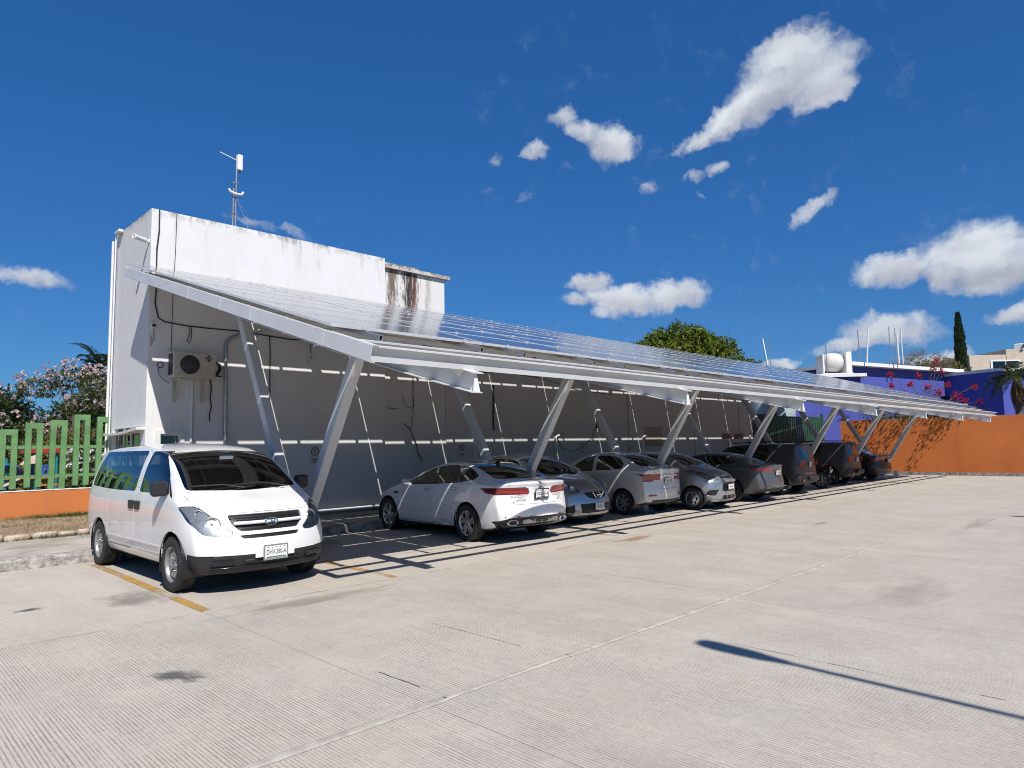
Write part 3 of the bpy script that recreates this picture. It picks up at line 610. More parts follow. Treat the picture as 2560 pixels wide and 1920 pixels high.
# skirting pipe along the wall foot
MB().tube([(6.5, YWL-.06, .25), (14.2, YWL-.06, .25)], .045, 10).build('drain_pipe', MT['trim_white'], bld)
# cracks in the plaster: thin sunken lines
def poly_line(pts, w, y, jitter, seed, sub=5):
    rs = random.Random(seed); P = []
    for a, b_ in zip(pts, pts[1:]):
        for i in range(sub): t = i/sub; P.append((a[0]+(b_[0]-a[0])*t+rs.gauss(0, jitter), a[1]+(b_[1]-a[1])*t+rs.gauss(0, jitter)))
    P.append(pts[-1]); mb = MB()
    for i, (a, b_) in enumerate(zip(P, P[1:])):
        dx, dz = b_[0]-a[0], b_[1]-a[1]; l = math.hypot(dx, dz) or 1; w0 = w*rs.uniform(.4, 1.1); nx, nz = -dz/l*w0, dx/l*w0
        mb.add([(a[0]+nx, y, a[1]+nz), (b_[0]+nx, y, b_[1]+nz), (b_[0]-nx, y, b_[1]-nz), (a[0]-nx, y, a[1]-nz)], [(0, 1, 2, 3)])
    return mb
MT['crack'] = mat('crack_rust', (.09, .045, .035), .95, scale=20, var=.3)
poly_line([(10.70, 3.10), (10.85, 2.80), (11.05, 2.76)], .009, YWL-.003, .012, 1).build('crack', MT['crack'], bld); poly_line([(10.21, 2.86), (10.29, 2.76), (10.6, 2.765)], .010, YWL-.003, .008, 2).build('crack', MT['crack'], bld)
poly_line([(10.78, 2.35), (10.95, 2.19), (11.13, 1.9), (11.20, 1.62), (11.34, 1.36)], .017, YWL-.004, .014, 3).build('crack', MT['crack'], bld); poly_line([(11.03, 3.9), (11.06, 3.2), (11.06, 2.76), (11.0, 2.2)], .012, YWL-.0035, .010, 4).build('crack', MT['crack'], bld)
# ---------------- services fixed to the wall
def wcable(name, pts, r, label, y=YWL-.02, m='cable', cat='cable', group=None, sub=1):
    P = [Vector((p[0], p[2] if len(p) > 2 else y, p[1])) for p in pts]
    o = MB().tube(P, r, 6).build(name, MT[m]); return tag(o, label, cat, group)
wcable('cable', [(4.56, 6.74), (4.565, 6.3), (4.53, 5.9), (4.54, 5.05), (4.53, 4.75), (4.60, 4.46), (4.72, 4.40), (5.16, 4.36), (5.7, 4.36), (6.3, 4.37), (6.98, 4.33), (7.5, 4.30), (8.05, 4.34), (9.0, 4.30), (10.2, 4.28), (11.5, 4.31), (13.2, 4.27)], .014, 'thick black cable sagging along the wall under the canopy')
wcable('cable', [(4.90, 6.73), (4.895, 6.0), (4.87, 5.0), (4.86, 3.8)], .006, 'thin grey cable running straight down to the air conditioner')
wcable('cable', [(5.20, 4.36), (5.23, 4.25), (5.17, 4.03), (5.22, 4.0), (5.26, 4.12), (5.25, 4.34)], .007, 'short cable loop hanging left of the conduit elbow')
wcable('cable', [(6.98, 4.33), (7.0, 4.0), (7.0, 3.4), (7.01, 2.85)], .011, 'black cable dropping beside the second leaning post')
wcable('cable', [(8.0, 4.32), (8.02, 4.1), (8.05, 3.90)], .008, 'short cable feeding the wall floodlight')
o = wcable('cable', [(14.02, 3.56), (14.03, 3.1), (14.01, 2.6), (14.02, 2.19)], .028, 'thick taped cable bundle hanging on the wall behind the hatchback'); o2 = wcable('cable', [(19.04, 3.05), (19.03, 2.7), (19.0, 2.29)], .030, 'taped cable bundle hanging behind the beige sedan')
wcable('cable', [(19.0, 2.4), (18.7, 1.95), (18.2, 1.62), (17.6, 1.50), (17.1, 1.62), (16.9, 1.95)], .010, 'drooping cable looping past the red-ringed sign')
wcable('cable', [(12.4, 4.0), (12.9, 3.85), (13.6, 3.9), (14.4, 3.98), (16, 3.9), (18, 3.6), (20, 3.5)], .010, 'slack cable strung high along the low wing')
def conduit(name, pts, r, label, m='galv'):
    o = MB().tube([Vector(p) for p in pts], r, 10).build(name, MT[m])
    for z in (2.3, 3.3):
        if pts[0][2] < z < 4: MB().box((pts[0][0], YWL-.03, z), (.10, .055, .03)).build('clamp', MT['galv'], o)
    return tag(o, label, 'pipe')
conduit('conduit', [(6.0, YWL-.045, .2), (6.0, YWL-.045, 2), (5.98, YWL-.045, 3.9), (5.985, YWL-.045, 4.02), (6.02, YWL-.045, 4.12), (6.09, YWL-.045, 4.19), (6.2, YWL-.06, 4.24), (6.34, YWL-.1, 4.29), (6.7, YWL-.35, 4.42), (7.2, YWL-.6, 4.6)], .036, 'grey metal conduit bending over beside the air conditioner')
wcable('conduit', [(5.30, .2), (5.30, 3.2)], .030, 'painted pipe running down the wall under the air conditioner', m='trim_white', cat='pipe')
for i, (x, z) in enumerate(((13.25, 2.02), (16.80, 2.04), (21.80, 2.0), (30.55, 2.0))):
    n = ('with the hooked end behind the sedan roof', 'with the hooked end behind the silver hatchback', 'with the hooked end beside the bare plaster patch', 'with the hooked end near the wing corner')[i]
    o = MB().tube([(x-.03, YWL-.05, .2), (x-.03, YWL-.05, z-.14), (x-.02, YWL-.055, z-.05), (x+.03, YWL-.07, z), (x+.10, YWL-.09, z-.01)], .045, 10).build('vent_pipe', MT['trim_white']); tag(o, 'short white vent pipe '+n, 'pipe', 'vent pipes along the wall')
# pipes on the building's outer corner
for y, r_, z1 in ((17.36, .03, 6.6), (17.15, .018, 6.72)):
    o = MB().tube([(4.36, y, .3), (4.36, y, z1)], r_, 10).build('downpipe', MT['trim_white'])
    if z1 > 6.65: MB().cbox((4.37, 16.98, 6.74), (.10, .32, .07), .012).build('spout', MT['frame_white'], o)
    tag(o, 'white downpipe at the outer edge of the side wall' if r_ > .025 else 'thin pipe with a spout head at the parapet edge', 'pipe')
# air conditioner
MT['ac_case'] = mat('yellowed_ac_case', (.50, .47, .40), .5, scale=3, col2=(.40, .36, .29), detail=5)
ac = empty('air_conditioner', (5.19, 14.62, 3.22), label='old beige air conditioner unit on wall brackets', cat='air conditioner')
def acb(b): b.v = [(x-5.19, y-14.62, z-3.22) for x, y, z in b.v]; return b
X0, X1, Y0, Y1, Z0, Z1 = 4.78, 5.63, 14.44, 14.76, 3.23, 3.76
acb(MB().cbox(((X0+X1)/2, (Y0+Y1)/2, (Z0+Z1)/2), (X1-X0, Y1-Y0, Z1-Z0), .018)).build('casing', MT['ac_case'], ac)
b = MB(); cx, cz = 5.10, 3.495
for a_, c_, d_, e_ in ((X0+.09, Z0+.04, X0+.54, Z0+.052), (X0+.09, Z1-.052, X0+.54, Z1-.04), (X0+.09, Z0+.052, X0+.10, Z1-.052), (X0+.53, Z0+.052, X0+.54, Z1-.052)): b.box2((a_, Y0-.008, c_), (d_, Y0+.001, e_))
acb(b).build('front_frame', MT['ac_case'], ac)
b = MB().lathe([(0, 0), (.195, 0), (.195, -.004), (0, -.004)], 32, 'y', (cx, Y0-.001, cz)); acb(b).build('fan_opening', MT['black_plastic'], ac)
b = MB()
for k in range(1, 12): b.lathe([(.0165*k, -.012), (.0165*k+.0025, -.014), (.0165*k+.005, -.012)], 28, 'y', (cx, Y0, cz))
for k in range(16):
    a = math.pi*2*k/16; b.box((cx+math.cos(a)*.10, Y0-.011, cz+math.sin(a)*.10), (.19, .004, .004), Matrix.Rotation(-a, 3, 'Y'))
acb(b).build('fan_grille', mat('grille_wire', (.10, .10, .11), .5), ac)
b = MB()
for k in range(5): a = 2*math.pi*k/5; b.box((cx+math.cos(a)*.09, Y0+.02-.018, cz+math.sin(a)*.09), (.15, .008, .075), Matrix.Rotation(-a, 3, 'Y') @ Matrix.Rotation(.4, 3, 'X'))
b = acb(MB().box2((X0-.003, Y0+.04, Z0+.05), (X0-.001, Y1-.03, Z1-.05))); b.build('side_coil', MT['black_plastic'], ac)
bd = acb(MB().lathe([(0, -.006), (.060, -.006), (.066, -.004), (.066, 0)], 28, 'y', (5.47, Y0-.001, 3.645))).build('badge', MT['black_gloss'], ac)
o = inst(text_mesh('GE', .085, MT['ac_case'], shear=.25), 'lettering', bd, (5.47-5.19, Y0-.0085-14.62, 3.645-3.22), (R(90), 0, 0))
for k in range(4):
    a = R(45+90*k); b = MB(); b.lathe([(.010, -.0075), (.016, -.0085), (.019, -.0075)], 10, 'y', (5.47+math.cos(a)*.045, Y0, 3.645+math.sin(a)*.045))
    acb(b).build('curlicue', MT['ac_case'], ac)
for k in range(3): acb(MB().tube([(X1, Y0+.10, 3.62-k*.02), (X1+.08+k*.02, Y0+.11, 3.56), (X1+.10+k*.03, Y0+.14, 3.45), (X1+.07+k*.02, Y0+.2, 3.34), (X1+.12, Y1, 3.33), (X1+.28, YWL, 3.33)], .012+.004*(k == 1), 7)).build('hose', MT['cable'], ac)
for x in (4.93, 5.49):
    b = MB().box2((x-.02, YWL-.05, 2.74), (x+.02, YWL-.01, 3.23)).box2((x-.019, Y0+.04, 3.185), (x+.019, YWL-.051, 3.228)); d = Vector((0, YWL-.06-Y0-.06, 2.80-3.19)); L_ = d.length
    b.box((x, (Y0+.06+YWL-.06)/2, 2.995), (.034, L_, .03), Matrix.Rotation(math.atan2(d.z, d.y), 3, 'X')); acb(b).build('bracket', MT['ac_case'], ac)
wcable('cable', [(5.66, 3.24), (5.68, 3.05), (5.66, 2.85), (5.69, 2.65), (5.65, 2.5), (5.66, 2.35)], .014, 'frayed insulated pipe dangling below the air conditioner', y=YWL-.06)
o = MB().tube([(4.66+.06*math.cos(a), YWL-.02, 3.50+.06*math.sin(a)) for a in [2*math.pi*i/16 for i in range(17)]], .008, 6).tube([(4.62, YWL-.02, 3.44), (4.64, YWL-.03, 3.3), (4.74, YWL-.03, 3.18), (4.85, YWL-.03, 3.14)], .006, 5).build('cable', MT['cable']); tag(o, 'coiled cable ring left of the air conditioner', 'cable')
# security camera on the corner, junction camera below, flood light
scam = empty('security_camera', (4.42, 14.98, 6.06), label='white bullet security camera high on the building corner', cat='camera')
MB().lathe([(.0, 0), (.05, 0), (.05, -.02), (.02, -.03)], 14, 'x', (0, 0, 0)).build('mount', MT['frame_white'], scam); MB().tube([(-.02, 0, 0), (-.10, 0, .01)], .016, 8).build('arm', MT['frame_white'], scam)
c_ = MB().lathe([(0, 0), (.045, 0), (.048, .02), (.048, .22), (.055, .23), (.055, .27), (.04, .268), (.038, .23), (0, .23)], 16, 'z').build('housing', MT['frame_white'], scam); c_.location = (-.06, .02, .02); c_.rotation_euler = (R(8), R(-86), R(10))
cam2 = empty('security_camera', (4.50, YWL, 4.24), label='small box camera with a black lens under the thick cable', cat='camera'); MB().cbox((0, -.04, .06), (.10, .08, .13), .012).build('housing', MT['trim_white'], cam2); MB().lathe([(0, 0), (.03, 0), (.034, .03)], 14, 'y', (0, -.105, .05)).build('lens', MT['black_gloss'], cam2); MB().tube([(.02, -.01, 0), (.03, -.012, -.2), (-.02, -.012, -.35), (-.03, -.012, -.15)], .006, 5).build('cord', MT['cable'], cam2)
fl = empty('flood_light', (7.95, YWL, 3.84), label='grey floodlight on an angled arm under the canopy', cat='lamp')
MB().cbox((0, -.03, 0), (.09, .06, .10), .01).build('wall_box', MT['grey_steel'], fl); MB().tube([(0, -.05, .02), (0, -.20, .14), (.02, -.33, .24)], .018, 8).build('arm', MT['grey_steel'], fl)
h = MB().cbox((0, 0, 0), (.26, .34, .07), .02).build('lamp_head', MT['grey_steel'], fl); h.location = (.06, -.45, .30); h.rotation_euler = (R(-28), R(8), 0); MB().box2((-.10, -.14, -.041), (.10, .14, -.036)).build('lens', mat('lamp_glass', (.55, .55, .50), .2), h)
# parking signs
MT['sign_white'] = mat('sign_board', (.60, .60, .60), .6, var=.06); MT['sign_red'] = mat('sign_red', (.35, .03, .03), .5); MT['sign_black'] = mat('sign_black', (.03, .03, .03), .5)
for i, (x, z, lab) in enumerate(((8.15, 1.58, 'parking sign with a plain black E beside the first front post'), (12.76, 1.60, 'red-ringed parking sign above the white sedan'), (18.16, 1.60, 'red-ringed parking sign half crossed by a drooping cable'), (28.5, 1.62, 'red-ringed parking sign farthest along, under the red vents'))):
    s = empty('parking_sign', (x, YWL, z), label=lab, cat='sign', group='parking signs on the wall')
    MB().cbox((0, -.008, 0), (.26, .012, .42), .004).build('board', MT['sign_white'], s)
    MB().lathe([(.082, 0), (.085, -.004), (.100, -.004), (.102, 0)], 28, 'y', (0, -.0145, .09)).build('ring', MT['sign_black'] if i == 0 else MT['sign_red'], s)
    inst(text_mesh('E', .17, MT['sign_black'], depth=.001), 'lettering', s, (0, -.0165, .09), (R(90), 0, 0))
    if i:
        MB().box((0, -.0185, .09), (.17, .002, .014), Matrix.Rotation(R(45), 3, 'Y')).build('slash', MT['sign_red'], s)
    for k in range(2): MB().box((0, -.0155, -.10-.045*k), (.17-.04*k, .002, .016)).build('text_line', MT['sign_black'], s)
# roof mast
mast = empty('antenna_mast', (6.62, 16.0, 6.45), label='twin-pipe antenna mast with panel antenna and curved bracket on the roof', cat='antenna')
MB().tube([(0, 0, 0), (0, 0, 2.45)], .024, 8).build('pole', MT['galv'], mast); MB().tube([(-.07, 0, 0), (-.06, 0, 1.6)], .024, 8).build('pole', MT['galv'], mast)
MB().tube([(-.40, .0, 2.42), (0, 0, 2.33)], .012, 6).build('arm', MT['frame_white'], mast)
MB().cbox((.07, -.03, 2.28), (.13, .07, .40), .02).build('panel_antenna', MT['frame_white'], mast); MB().cbox((.07, -.03, 2.05), (.05, .04, .05), .01).build('connector', MT['black_plastic'], mast)
MB().tube([(-.19, -.04, 1.55), (-.16, -.06, 1.49), (-.08, -.08, 1.46), (.04, -.08, 1.455), (.12, -.06, 1.48), (.16, -.04, 1.55)], .03, 6).build('bracket', MT['frame_white'], mast)
for z in (1.0, 1.75): MB().box((-.03, 0, z), (.13, .07, .03)).build('clamp', MT['galv'], mast)
for p in ((1.0, .2, .2), (.35, -.3, .2), (-.3, .8, .0)): MB().tube([(0, 0, 1.45), p], .004, 4).build('guy_wire', MT['galv'], mast)
# ================================================================== solar carport
cp = empty('solar_carport', (0, 0, 0), label='long white steel carport roofed with sloping solar panels', cat='carport')
TH = math.atan(.298); cT, sT = math.cos(TH), math.sin(TH); RX = Matrix.Rotation(TH, 3, 'X')
PX0, PITX, NX, PITS, NR = 3.95, 2.37, 13, 1.1755, 7
XEND = PX0+PITX*NX
def SP(x, s, d=0):      # point at slope distance s from the panels' front edge, d below the panel surface
    return Vector((x, 6.85+s*cT+d*sT, 3.136+s*sT-d*cT))
def solar_glass():
    m = bpy.data.materials.new('solar_cells_under_glass'); m.use_nodes = True; nt = m.node_tree; N = nt.nodes; L = nt.links; b = N['Principled BSDF']
    b.inputs['Roughness'].default_value = .45; b.inputs['Coat Weight'].default_value = 1; b.inputs['Coat Roughness'].default_value = .13; b.inputs['Specular IOR Level'].default_value = .6
    tc = N.new('ShaderNodeTexCoord'); br = N.new('ShaderNodeTexBrick'); br.offset = 0; br.inputs['Scale'].default_value = 1; br.inputs['Mortar Size'].default_value = .006; br.inputs['Brick Width'].default_value = .19; br.inputs['Row Height'].default_value = .182
    br.inputs['Color1'].default_value = (.012, .016, .034, 1); br.inputs['Color2'].default_value = (.016, .022, .045, 1); br.inputs['Mortar'].default_value = (.06, .065, .08, 1); L.new(tc.outputs['Object'], br.inputs['Vector'])
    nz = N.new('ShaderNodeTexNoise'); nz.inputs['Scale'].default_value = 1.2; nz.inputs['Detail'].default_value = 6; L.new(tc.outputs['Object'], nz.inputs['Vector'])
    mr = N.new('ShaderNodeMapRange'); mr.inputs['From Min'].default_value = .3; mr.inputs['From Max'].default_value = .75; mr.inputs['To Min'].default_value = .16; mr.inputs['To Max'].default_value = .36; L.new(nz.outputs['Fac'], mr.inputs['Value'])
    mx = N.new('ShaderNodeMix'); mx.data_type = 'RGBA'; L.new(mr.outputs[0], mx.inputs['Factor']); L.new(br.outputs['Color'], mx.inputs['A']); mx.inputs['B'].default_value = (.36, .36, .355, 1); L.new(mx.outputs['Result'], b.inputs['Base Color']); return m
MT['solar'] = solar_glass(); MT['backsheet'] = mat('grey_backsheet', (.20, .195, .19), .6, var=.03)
PW, PH = 2.340, 1.122
b = MB(); f = .013
for a_, c_, d_, e_ in ((0, 0, PW, f), (0, PH-f, PW, PH), (0, f, f, PH-f), (PW-f, f, PW, PH-f)): b.box2((a_, c_, -.035), (d_, e_, 0), mi=0)
b.box2((f, f, -.010), (PW-f, PH-f, -.003), mi=1); b.quad((f, f, -.0115), (PW-f, f, -.0115), (PW-f, PH-f, -.0115), (f, PH-f, -.0115), mi=2)
MT['alu_matt'] = mat('matt_aluminium', (.66, .67, .68), .45, metal=.15, var=.04)
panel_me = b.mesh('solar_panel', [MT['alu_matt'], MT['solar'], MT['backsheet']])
for i in range(NX):
    for j in range(NR):
        p = SP(PX0+i*PITX+.015, j*PITS+.027)
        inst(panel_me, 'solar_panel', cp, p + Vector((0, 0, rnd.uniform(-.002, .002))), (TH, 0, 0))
# rails with open box ends, clamps
S_END = NR*PITS
b = MB(); L0, L1 = -.36, S_END+.10
for a_, c_, d_, e_ in ((-.024, -.062, -.018, 0), (.018, -.062, .024, 0), (-.018, -.006, .018, 0), (-.018, -.062, .018, -.056)): b.box2((a_, L0, c_), (d_, L1, e_))
rail_me = b.mesh('rail', MT['alu']); clamp_me = MB().box2((-.03, -.018, -.03), (.03, .018, .007)).box2((-.012, -.012, .007), (.012, .012, .014)).mesh('clamp', MT['alu_matt'])
foot_me = MB().box2((-.035, -.03, -.05), (-.026, .03, .02)).box2((-.035, -.03, -.05), (.035, .03, -.042)).mesh('foot', MT['alu'])
for i in range(NX):
    for dx in (.45, 2.02):
        x = PX0+i*PITX+dx; r_ = inst(rail_me, 'rail', cp, SP(x, 0, .036), (TH, 0, 0))
        for j in range(NR+1): inst(clamp_me, 'clamp', r_, (0, j*PITS, .036))
        inst(foot_me, 'foot', r_, (0, -.30, -.06))
# purlins: C sections, open towards the front
def c_section(mb, x0, x1, s, dt, db, fl=.055, lip_t=.018, lip_b=.018, t=.006):
    for d0, d1, s0, s1 in ((dt, db, s-t, s), (dt, dt+t, s-fl, s-t), (db-t, db, s-fl, s-t), (dt+t, dt+lip_t, s-fl, s-fl+t), (db-lip_b, db-t, s-fl, s-fl+t)):
        p = [SP(0, s0, d0), SP(0, s1, d0), SP(0, s1, d1), SP(0, s0, d1)]; mb.prism([(q.y, q.z) for q in p], 'x', x0, x1)
    return mb
c_section(MB(), PX0, XEND+.9, -.84, .100, .270, .075, .016, .060).build('front_purlin', MT['white_paint_steel'], cp)
c_section(MB(), PX0+.02, XEND+.3, -.40, .100, .265, .06).build('purlin', MT['white_paint_steel'], cp)
for k in range(11): c_section(MB(), PX0+.02, XEND+.05, (14.04-.68*k-6.85)/cT, .100, .262, .05).build('purlin', MT['white_paint_steel'], cp)
# edge fascia in bent sheets, with lap seams
cuts = [-.925, .12, 2.15, 3.25, 4.6, S_END+.02]
for i in range(5):
    a_, c_ = cuts[i]+.003, cuts[i+1]-.003; b = MB()
    for x0, x1, d0, d1 in ((PX0-.016, PX0-.010, .098, .275), (PX0-.010, PX0+.07, .092, .098), (PX0-.010, PX0+.05, .275, .281)):
        p = [SP(0, a_, d0), SP(0, c_, d0), SP(0, c_, d1), SP(0, a_, d1)]; b.prism([(q.y, q.z) for q in p], 'x', x0, x1)
    fo = b.build('fascia', MT['white_paint_steel'], cp)
    if i: 
        p = [SP(0, a_-.02, .094), SP(0, a_+.02, .094), SP(0, a_+.02, .279), SP(0, a_-.02, .279)]; MB().prism([(q.y, q.z) for q in p], 'x', PX0-.021, PX0-.0165).build('lap_seam', MT['white_paint_steel'], fo)
# V frames
def web_pt(s, d): p = SP(0, s, d); return (p.y, p.z)
beam_s = [(-1.10, .265, .50), (0, .265, .54), (2.0, .265, .585), (5.6, .265, .585), (S_END-.1, .265, .47)]
for k in range(7):
    x = 5.31+4.72*k; b = MB()
    top = [web_pt(s, a_+.012) for s, a_, c_ in beam_s]; bot = [web_pt(s, c_-.012) for s, a_, c_ in beam_s]; top[0] = web_pt(-1.05, .277); bot[0] = web_pt(-1.12, .488)
    b.prism(top + bot[::-1], 'x', x-.005, x+.005)
    for off0, off1, key in ((0, .012, 1), (-.012, 0, 2)):
        up = [web_pt(s + (0 if key == 1 or i else -.04), (a_ if key == 1 else c_) + (off0 if key == 1 else off0)) for i, (s, a_, c_) in enumerate(beam_s)]; dn = [web_pt(s + (0 if key == 1 or i else -.04), (a_ if key == 1 else c_) + off1) for i, (s, a_, c_) in enumerate(beam_s)]
        b.prism(up + dn[::-1], 'x', x-.085, x+.085)
    bo = b.build('beam', MT['white_paint_steel'], cp)
    q0 = [web_pt(-1.055, .278), web_pt(-1.047, .278), web_pt(-1.125, .487), web_pt(-1.133, .487)]; MB().add([(x+sx_*(.012 if i_ < 2 else .055), *q0[i_]) for sx_ in (-1, 1) for i_ in range(4)], [(0, 1, 2, 3), (7, 6, 5, 4), (0, 4, 5, 1), (1, 5, 6, 2), (2, 6, 7, 3), (3, 7, 4, 0)]).build('end_plate', MT['white_paint_steel'], bo)
    for sx in (-1, 1):
        p = SP(x+sx*.012, -.88, .28); q = SP(x+sx*.012, -.70, .28); r_ = SP(x+sx*.012, -.79, .40)
        b = MB(); e = Vector((sx*.06, 0, 0)); b.add([p, q, r_, p+e, q+e, r_+e*.1], [(0, 1, 2), (3, 5, 4), (0, 3, 4, 1), (1, 4, 5, 2), (2, 5, 3, 0)]); b.build('gusset', MT['white_paint_steel'], bo)
    # posts: square tubes leaning out from a short stub
    def arm(ya, za, yb, zb):
        b = MB(); a_ = Vector((x, ya, za)); c_ = Vector((x, yb, zb)); d = c_-a_; b.cbox((0, 0, 0), (.165, .165, d.length), .012, None)
        rot = d.to_track_quat('Z', 'X').to_matrix(); b.v = [tuple(rot @ Vector(p) + (a_+c_)/2) for p in b.v]; return b
    arm(10.13, .30, 8.42, 3.10).build('post', MT['grey_steel'], cp); arm(10.19, .30, 12.46, 4.26).build('post', MT['grey_steel'], cp)
    st = MB().cbox((x, 10.16, .30), (.20, .30, .60), .012).build('post_stub', MT['grey_steel'], cp)
    MB().box2((x-.19, 9.95, .0), (x+.19, 10.37, .022)).build('base_plate', MT['grey_steel'], st)
    for yy in (10.0, 10.32):
        for xx in (x-.15, x+.15): MB().lathe([(0, .055), (.014, .055), (.014, .022)], 6, 'z', (xx, yy, 0)).build('anchor_bolt', MT['galv'], st)
    for yy, zz in ((8.42, 3.10), (12.46, 4.26)): MB().box((x, yy, zz-.005), (.22, .28, .014), RX).build('cap_plate', MT['grey_steel'], bo)
o = MB().prism([(33.8+.05, .0), (33.8+.35, 0), (33.8+.25, .30), (33.8+.13, .30)], 'y', 9.55, 9.75).build('concrete_block', MT['trim_white']); tag(o, 'small white tapered block at the foot of the last post', 'block')
# cables clipped under the front edge
for i in range(6):
    x = 5.2+4.4*i; P = [SP(x, -.1, .12), SP(x+.5, -.05, .16), SP(x+1.1, -.12, .14), SP(x+1.7, -.06, .19), SP(x+2.3, .1, .13)]; MB().tube(P, .008, 5).build('cable', MT['cable'], cp)
# ================================================================== street lamps (out of frame; their shadows fall on the slabs)
def street_lamp(tipx, tipy, H, label):
    k = H/math.tan(SUN_EL); hx, hy = tipx-math.sin(SUN_AZ)*k, tipy-math.cos(SUN_AZ)*k
    s = empty('street_lamp', (hx-.25, hy-3.7, 0), label=label, cat='street lamp', group='street lamps over the car park')
    MB().tube([(0, 0, 0), (0, 0, 3), (0, 0, H-.3)], [.09, .07, .055], 10).build('pole', MT['galv'], s)
    MB().tube([(0, 0, H-.35), (0, .06, H-.1), (.03, .3, H), (.20, 3.1, H)], .036, 8).build('arm', MT['galv'], s)
    h = MB(); 
    pr = [(2.95, .04), (3.05, .05), (3.2, .085), (3.55, .10), (3.68, .085), (3.72, .03)]
    vs = []; 
    for yy, w_ in pr:
        for zz in (.05, -.05): vs += [(.20+(yy-3.0)*.06-w_, yy, H+zz), (.20+(yy-3.0)*.06+w_, yy, H+zz)]
    fs = []
    for i in range(len(pr)-1):
        a_, c_ = i*4, i*4+4; fs += [(a_, a_+1, c_+1, c_), (a_+2, c_+2, c_+3, a_+3), (a_, c_, c_+2, a_+2), (a_+1, a_+3, c_+3, c_+1)]
    fs += [(0, 2, 3, 1), (20, 21, 23, 22)]
    h.add(vs, fs).build('lamp_head', MT['grey_steel'], s)
street_lamp(5.36, 3.12, 6.0, 'lamp post whose long arm shadow crosses the near slabs'); street_lamp(18.2, 2.95, 6.0, 'lamp post whose shadow tip shows at the frame edge')
# ================================================================== fences, gate, walls
MT['green_paint'] = mat('green_painted_concrete', (.13, .275, .105), .65, scale=2.5, col2=(.085, .19, .07), detail=6, bump=.15, bscale=40)
lw = MB().box2((-18, 17.30, .0), (4.30, 17.46, .955)).build('low_wall', MT['wall_orange']); tag(lw, 'low orange wall carrying the green fence', 'wall')
MB().box2((-18, 17.29, .957), (4.30, 17.47, .975)).build('coping', MT['trim_white'], lw)
fc = empty('picket_fence', (0, 17.36, 0), label='green fence of hoop-topped pickets stepping up to the building', cat='fence')
hs = [2.57, 2.56, 2.49, 2.37, 2.25, 2.16, 2.12, 2.16, 2.25, 2.37, 2.49, 2.56]
for k in range(30):
    x = 4.16-k*.437; zt = hs[k % 12]; b = MB()
    b.box2((x, -.05, 1.02), (x+.105, .02, zt-.12)); b.box2((x+.20, -.05, 1.02), (x+.305, .02, zt-.12)); b.box2((x, -.05, zt-.1205), (x+.305, .02, zt))
    pk = b.build('picket', MT['green_paint'], fc); jr = rnd.uniform(-.012, .012); pk.rotation_euler = (0, jr, 0); pk.location = (-jr*1.8, rnd.uniform(-.006, .006), rnd.uniform(-.012, .008))
for z in (1.225, 1.84): MB().box2((-9, -.025, z), (4.38, -.003, z+.065)).build('rail', MT['green_paint'], fc)
ow = empty('boundary_wall', (37.6, 0, 0), label='long orange boundary wall closing the far end of the lot', cat='wall')
b = MB(); ys = [-24+i*.6 for i in range(63)]; rs = random.Random(4)
for y0, y1 in zip(ys, ys[1:]):
    za = 2.72+.025*mnoise.noise((y0*.8, 0, 3)); zb = 2.72+.025*mnoise.noise((y1*.8, 0, 3)); b.add([(0, y0, -.05), (0, y1, -.05), (0, y1, zb), (0, y0, za), (.18, y0, -.05), (.18, y1, -.05), (.18, y1, zb), (.18, y0, za)], [(0, 1, 2, 3), (4, 7, 6, 5), (3, 2, 6, 7)])
b.build('wall', MT['wall_orange2'], ow); MB().box2((-.03, -24, -.05), (.001, 13.1, .10)).build('footing', MT['conc_rough'], ow)
# green gate between the wing and the orange wall
MT['gate_green'] = mat('dark_green_gate', (.02, .075, .035), .5, scale=5, var=.15)
gt = empty('slatted_gate', (31.02, 14.95, 0), math.atan2(14.1-14.95, 37.6-31.02), label='tall dark green gate of upright slats beyond the building end', cat='gate')
GL = math.hypot(6.58, .85); n = 32
for i in range(n):
    x = .05+GL*i/n; 
    MB().box2((x, -.02, .15), (x+GL/n*(.62 if 11 < i < 27 else .78), .02, 3.05 if i < 8 else 2.95)).build('slat', MT['gate_green'], gt)
for z in (.4, 1.75, 2.9): MB().box2((0, .022, z), (GL, .06, z+.07)).build('rail', MT['gate_green'], gt)
for x in (0, GL*.33, GL): MB().box2((x-.05, -.03, 0), (x+.04, .08, 3.15)).build('gate_post', MT['gate_green'], gt)
pl = MB().box2((31.2, 21.0, 0), (42, 21.2, 3.3)).build('yard_wall', MT['trim_white']); tag(pl, 'pale yard wall seen through the gate slats', 'wall')
tkm = MB().lathe([(0, 4.35), (.6, 4.3), (1.05, 4.1), (1.15, 3.7), (1.15, 2.2), (1.1, 2.1), (0, 2.1)], 28, 'z', (36.0, 16.1, 0)).build('storage_tank', mat('pale_blue_tank', (.36, .44, .46), .5, scale=3)); tag(tkm, 'pale blue rounded tank behind the green gate', 'tank')
tb = MB().box2((35.2, 15.4, 0), (36.9, 16.8, 2.1)).build('tank_plinth', MT['conc_walk']); tag(tb, 'concrete plinth under the pale blue tank', 'plinth')

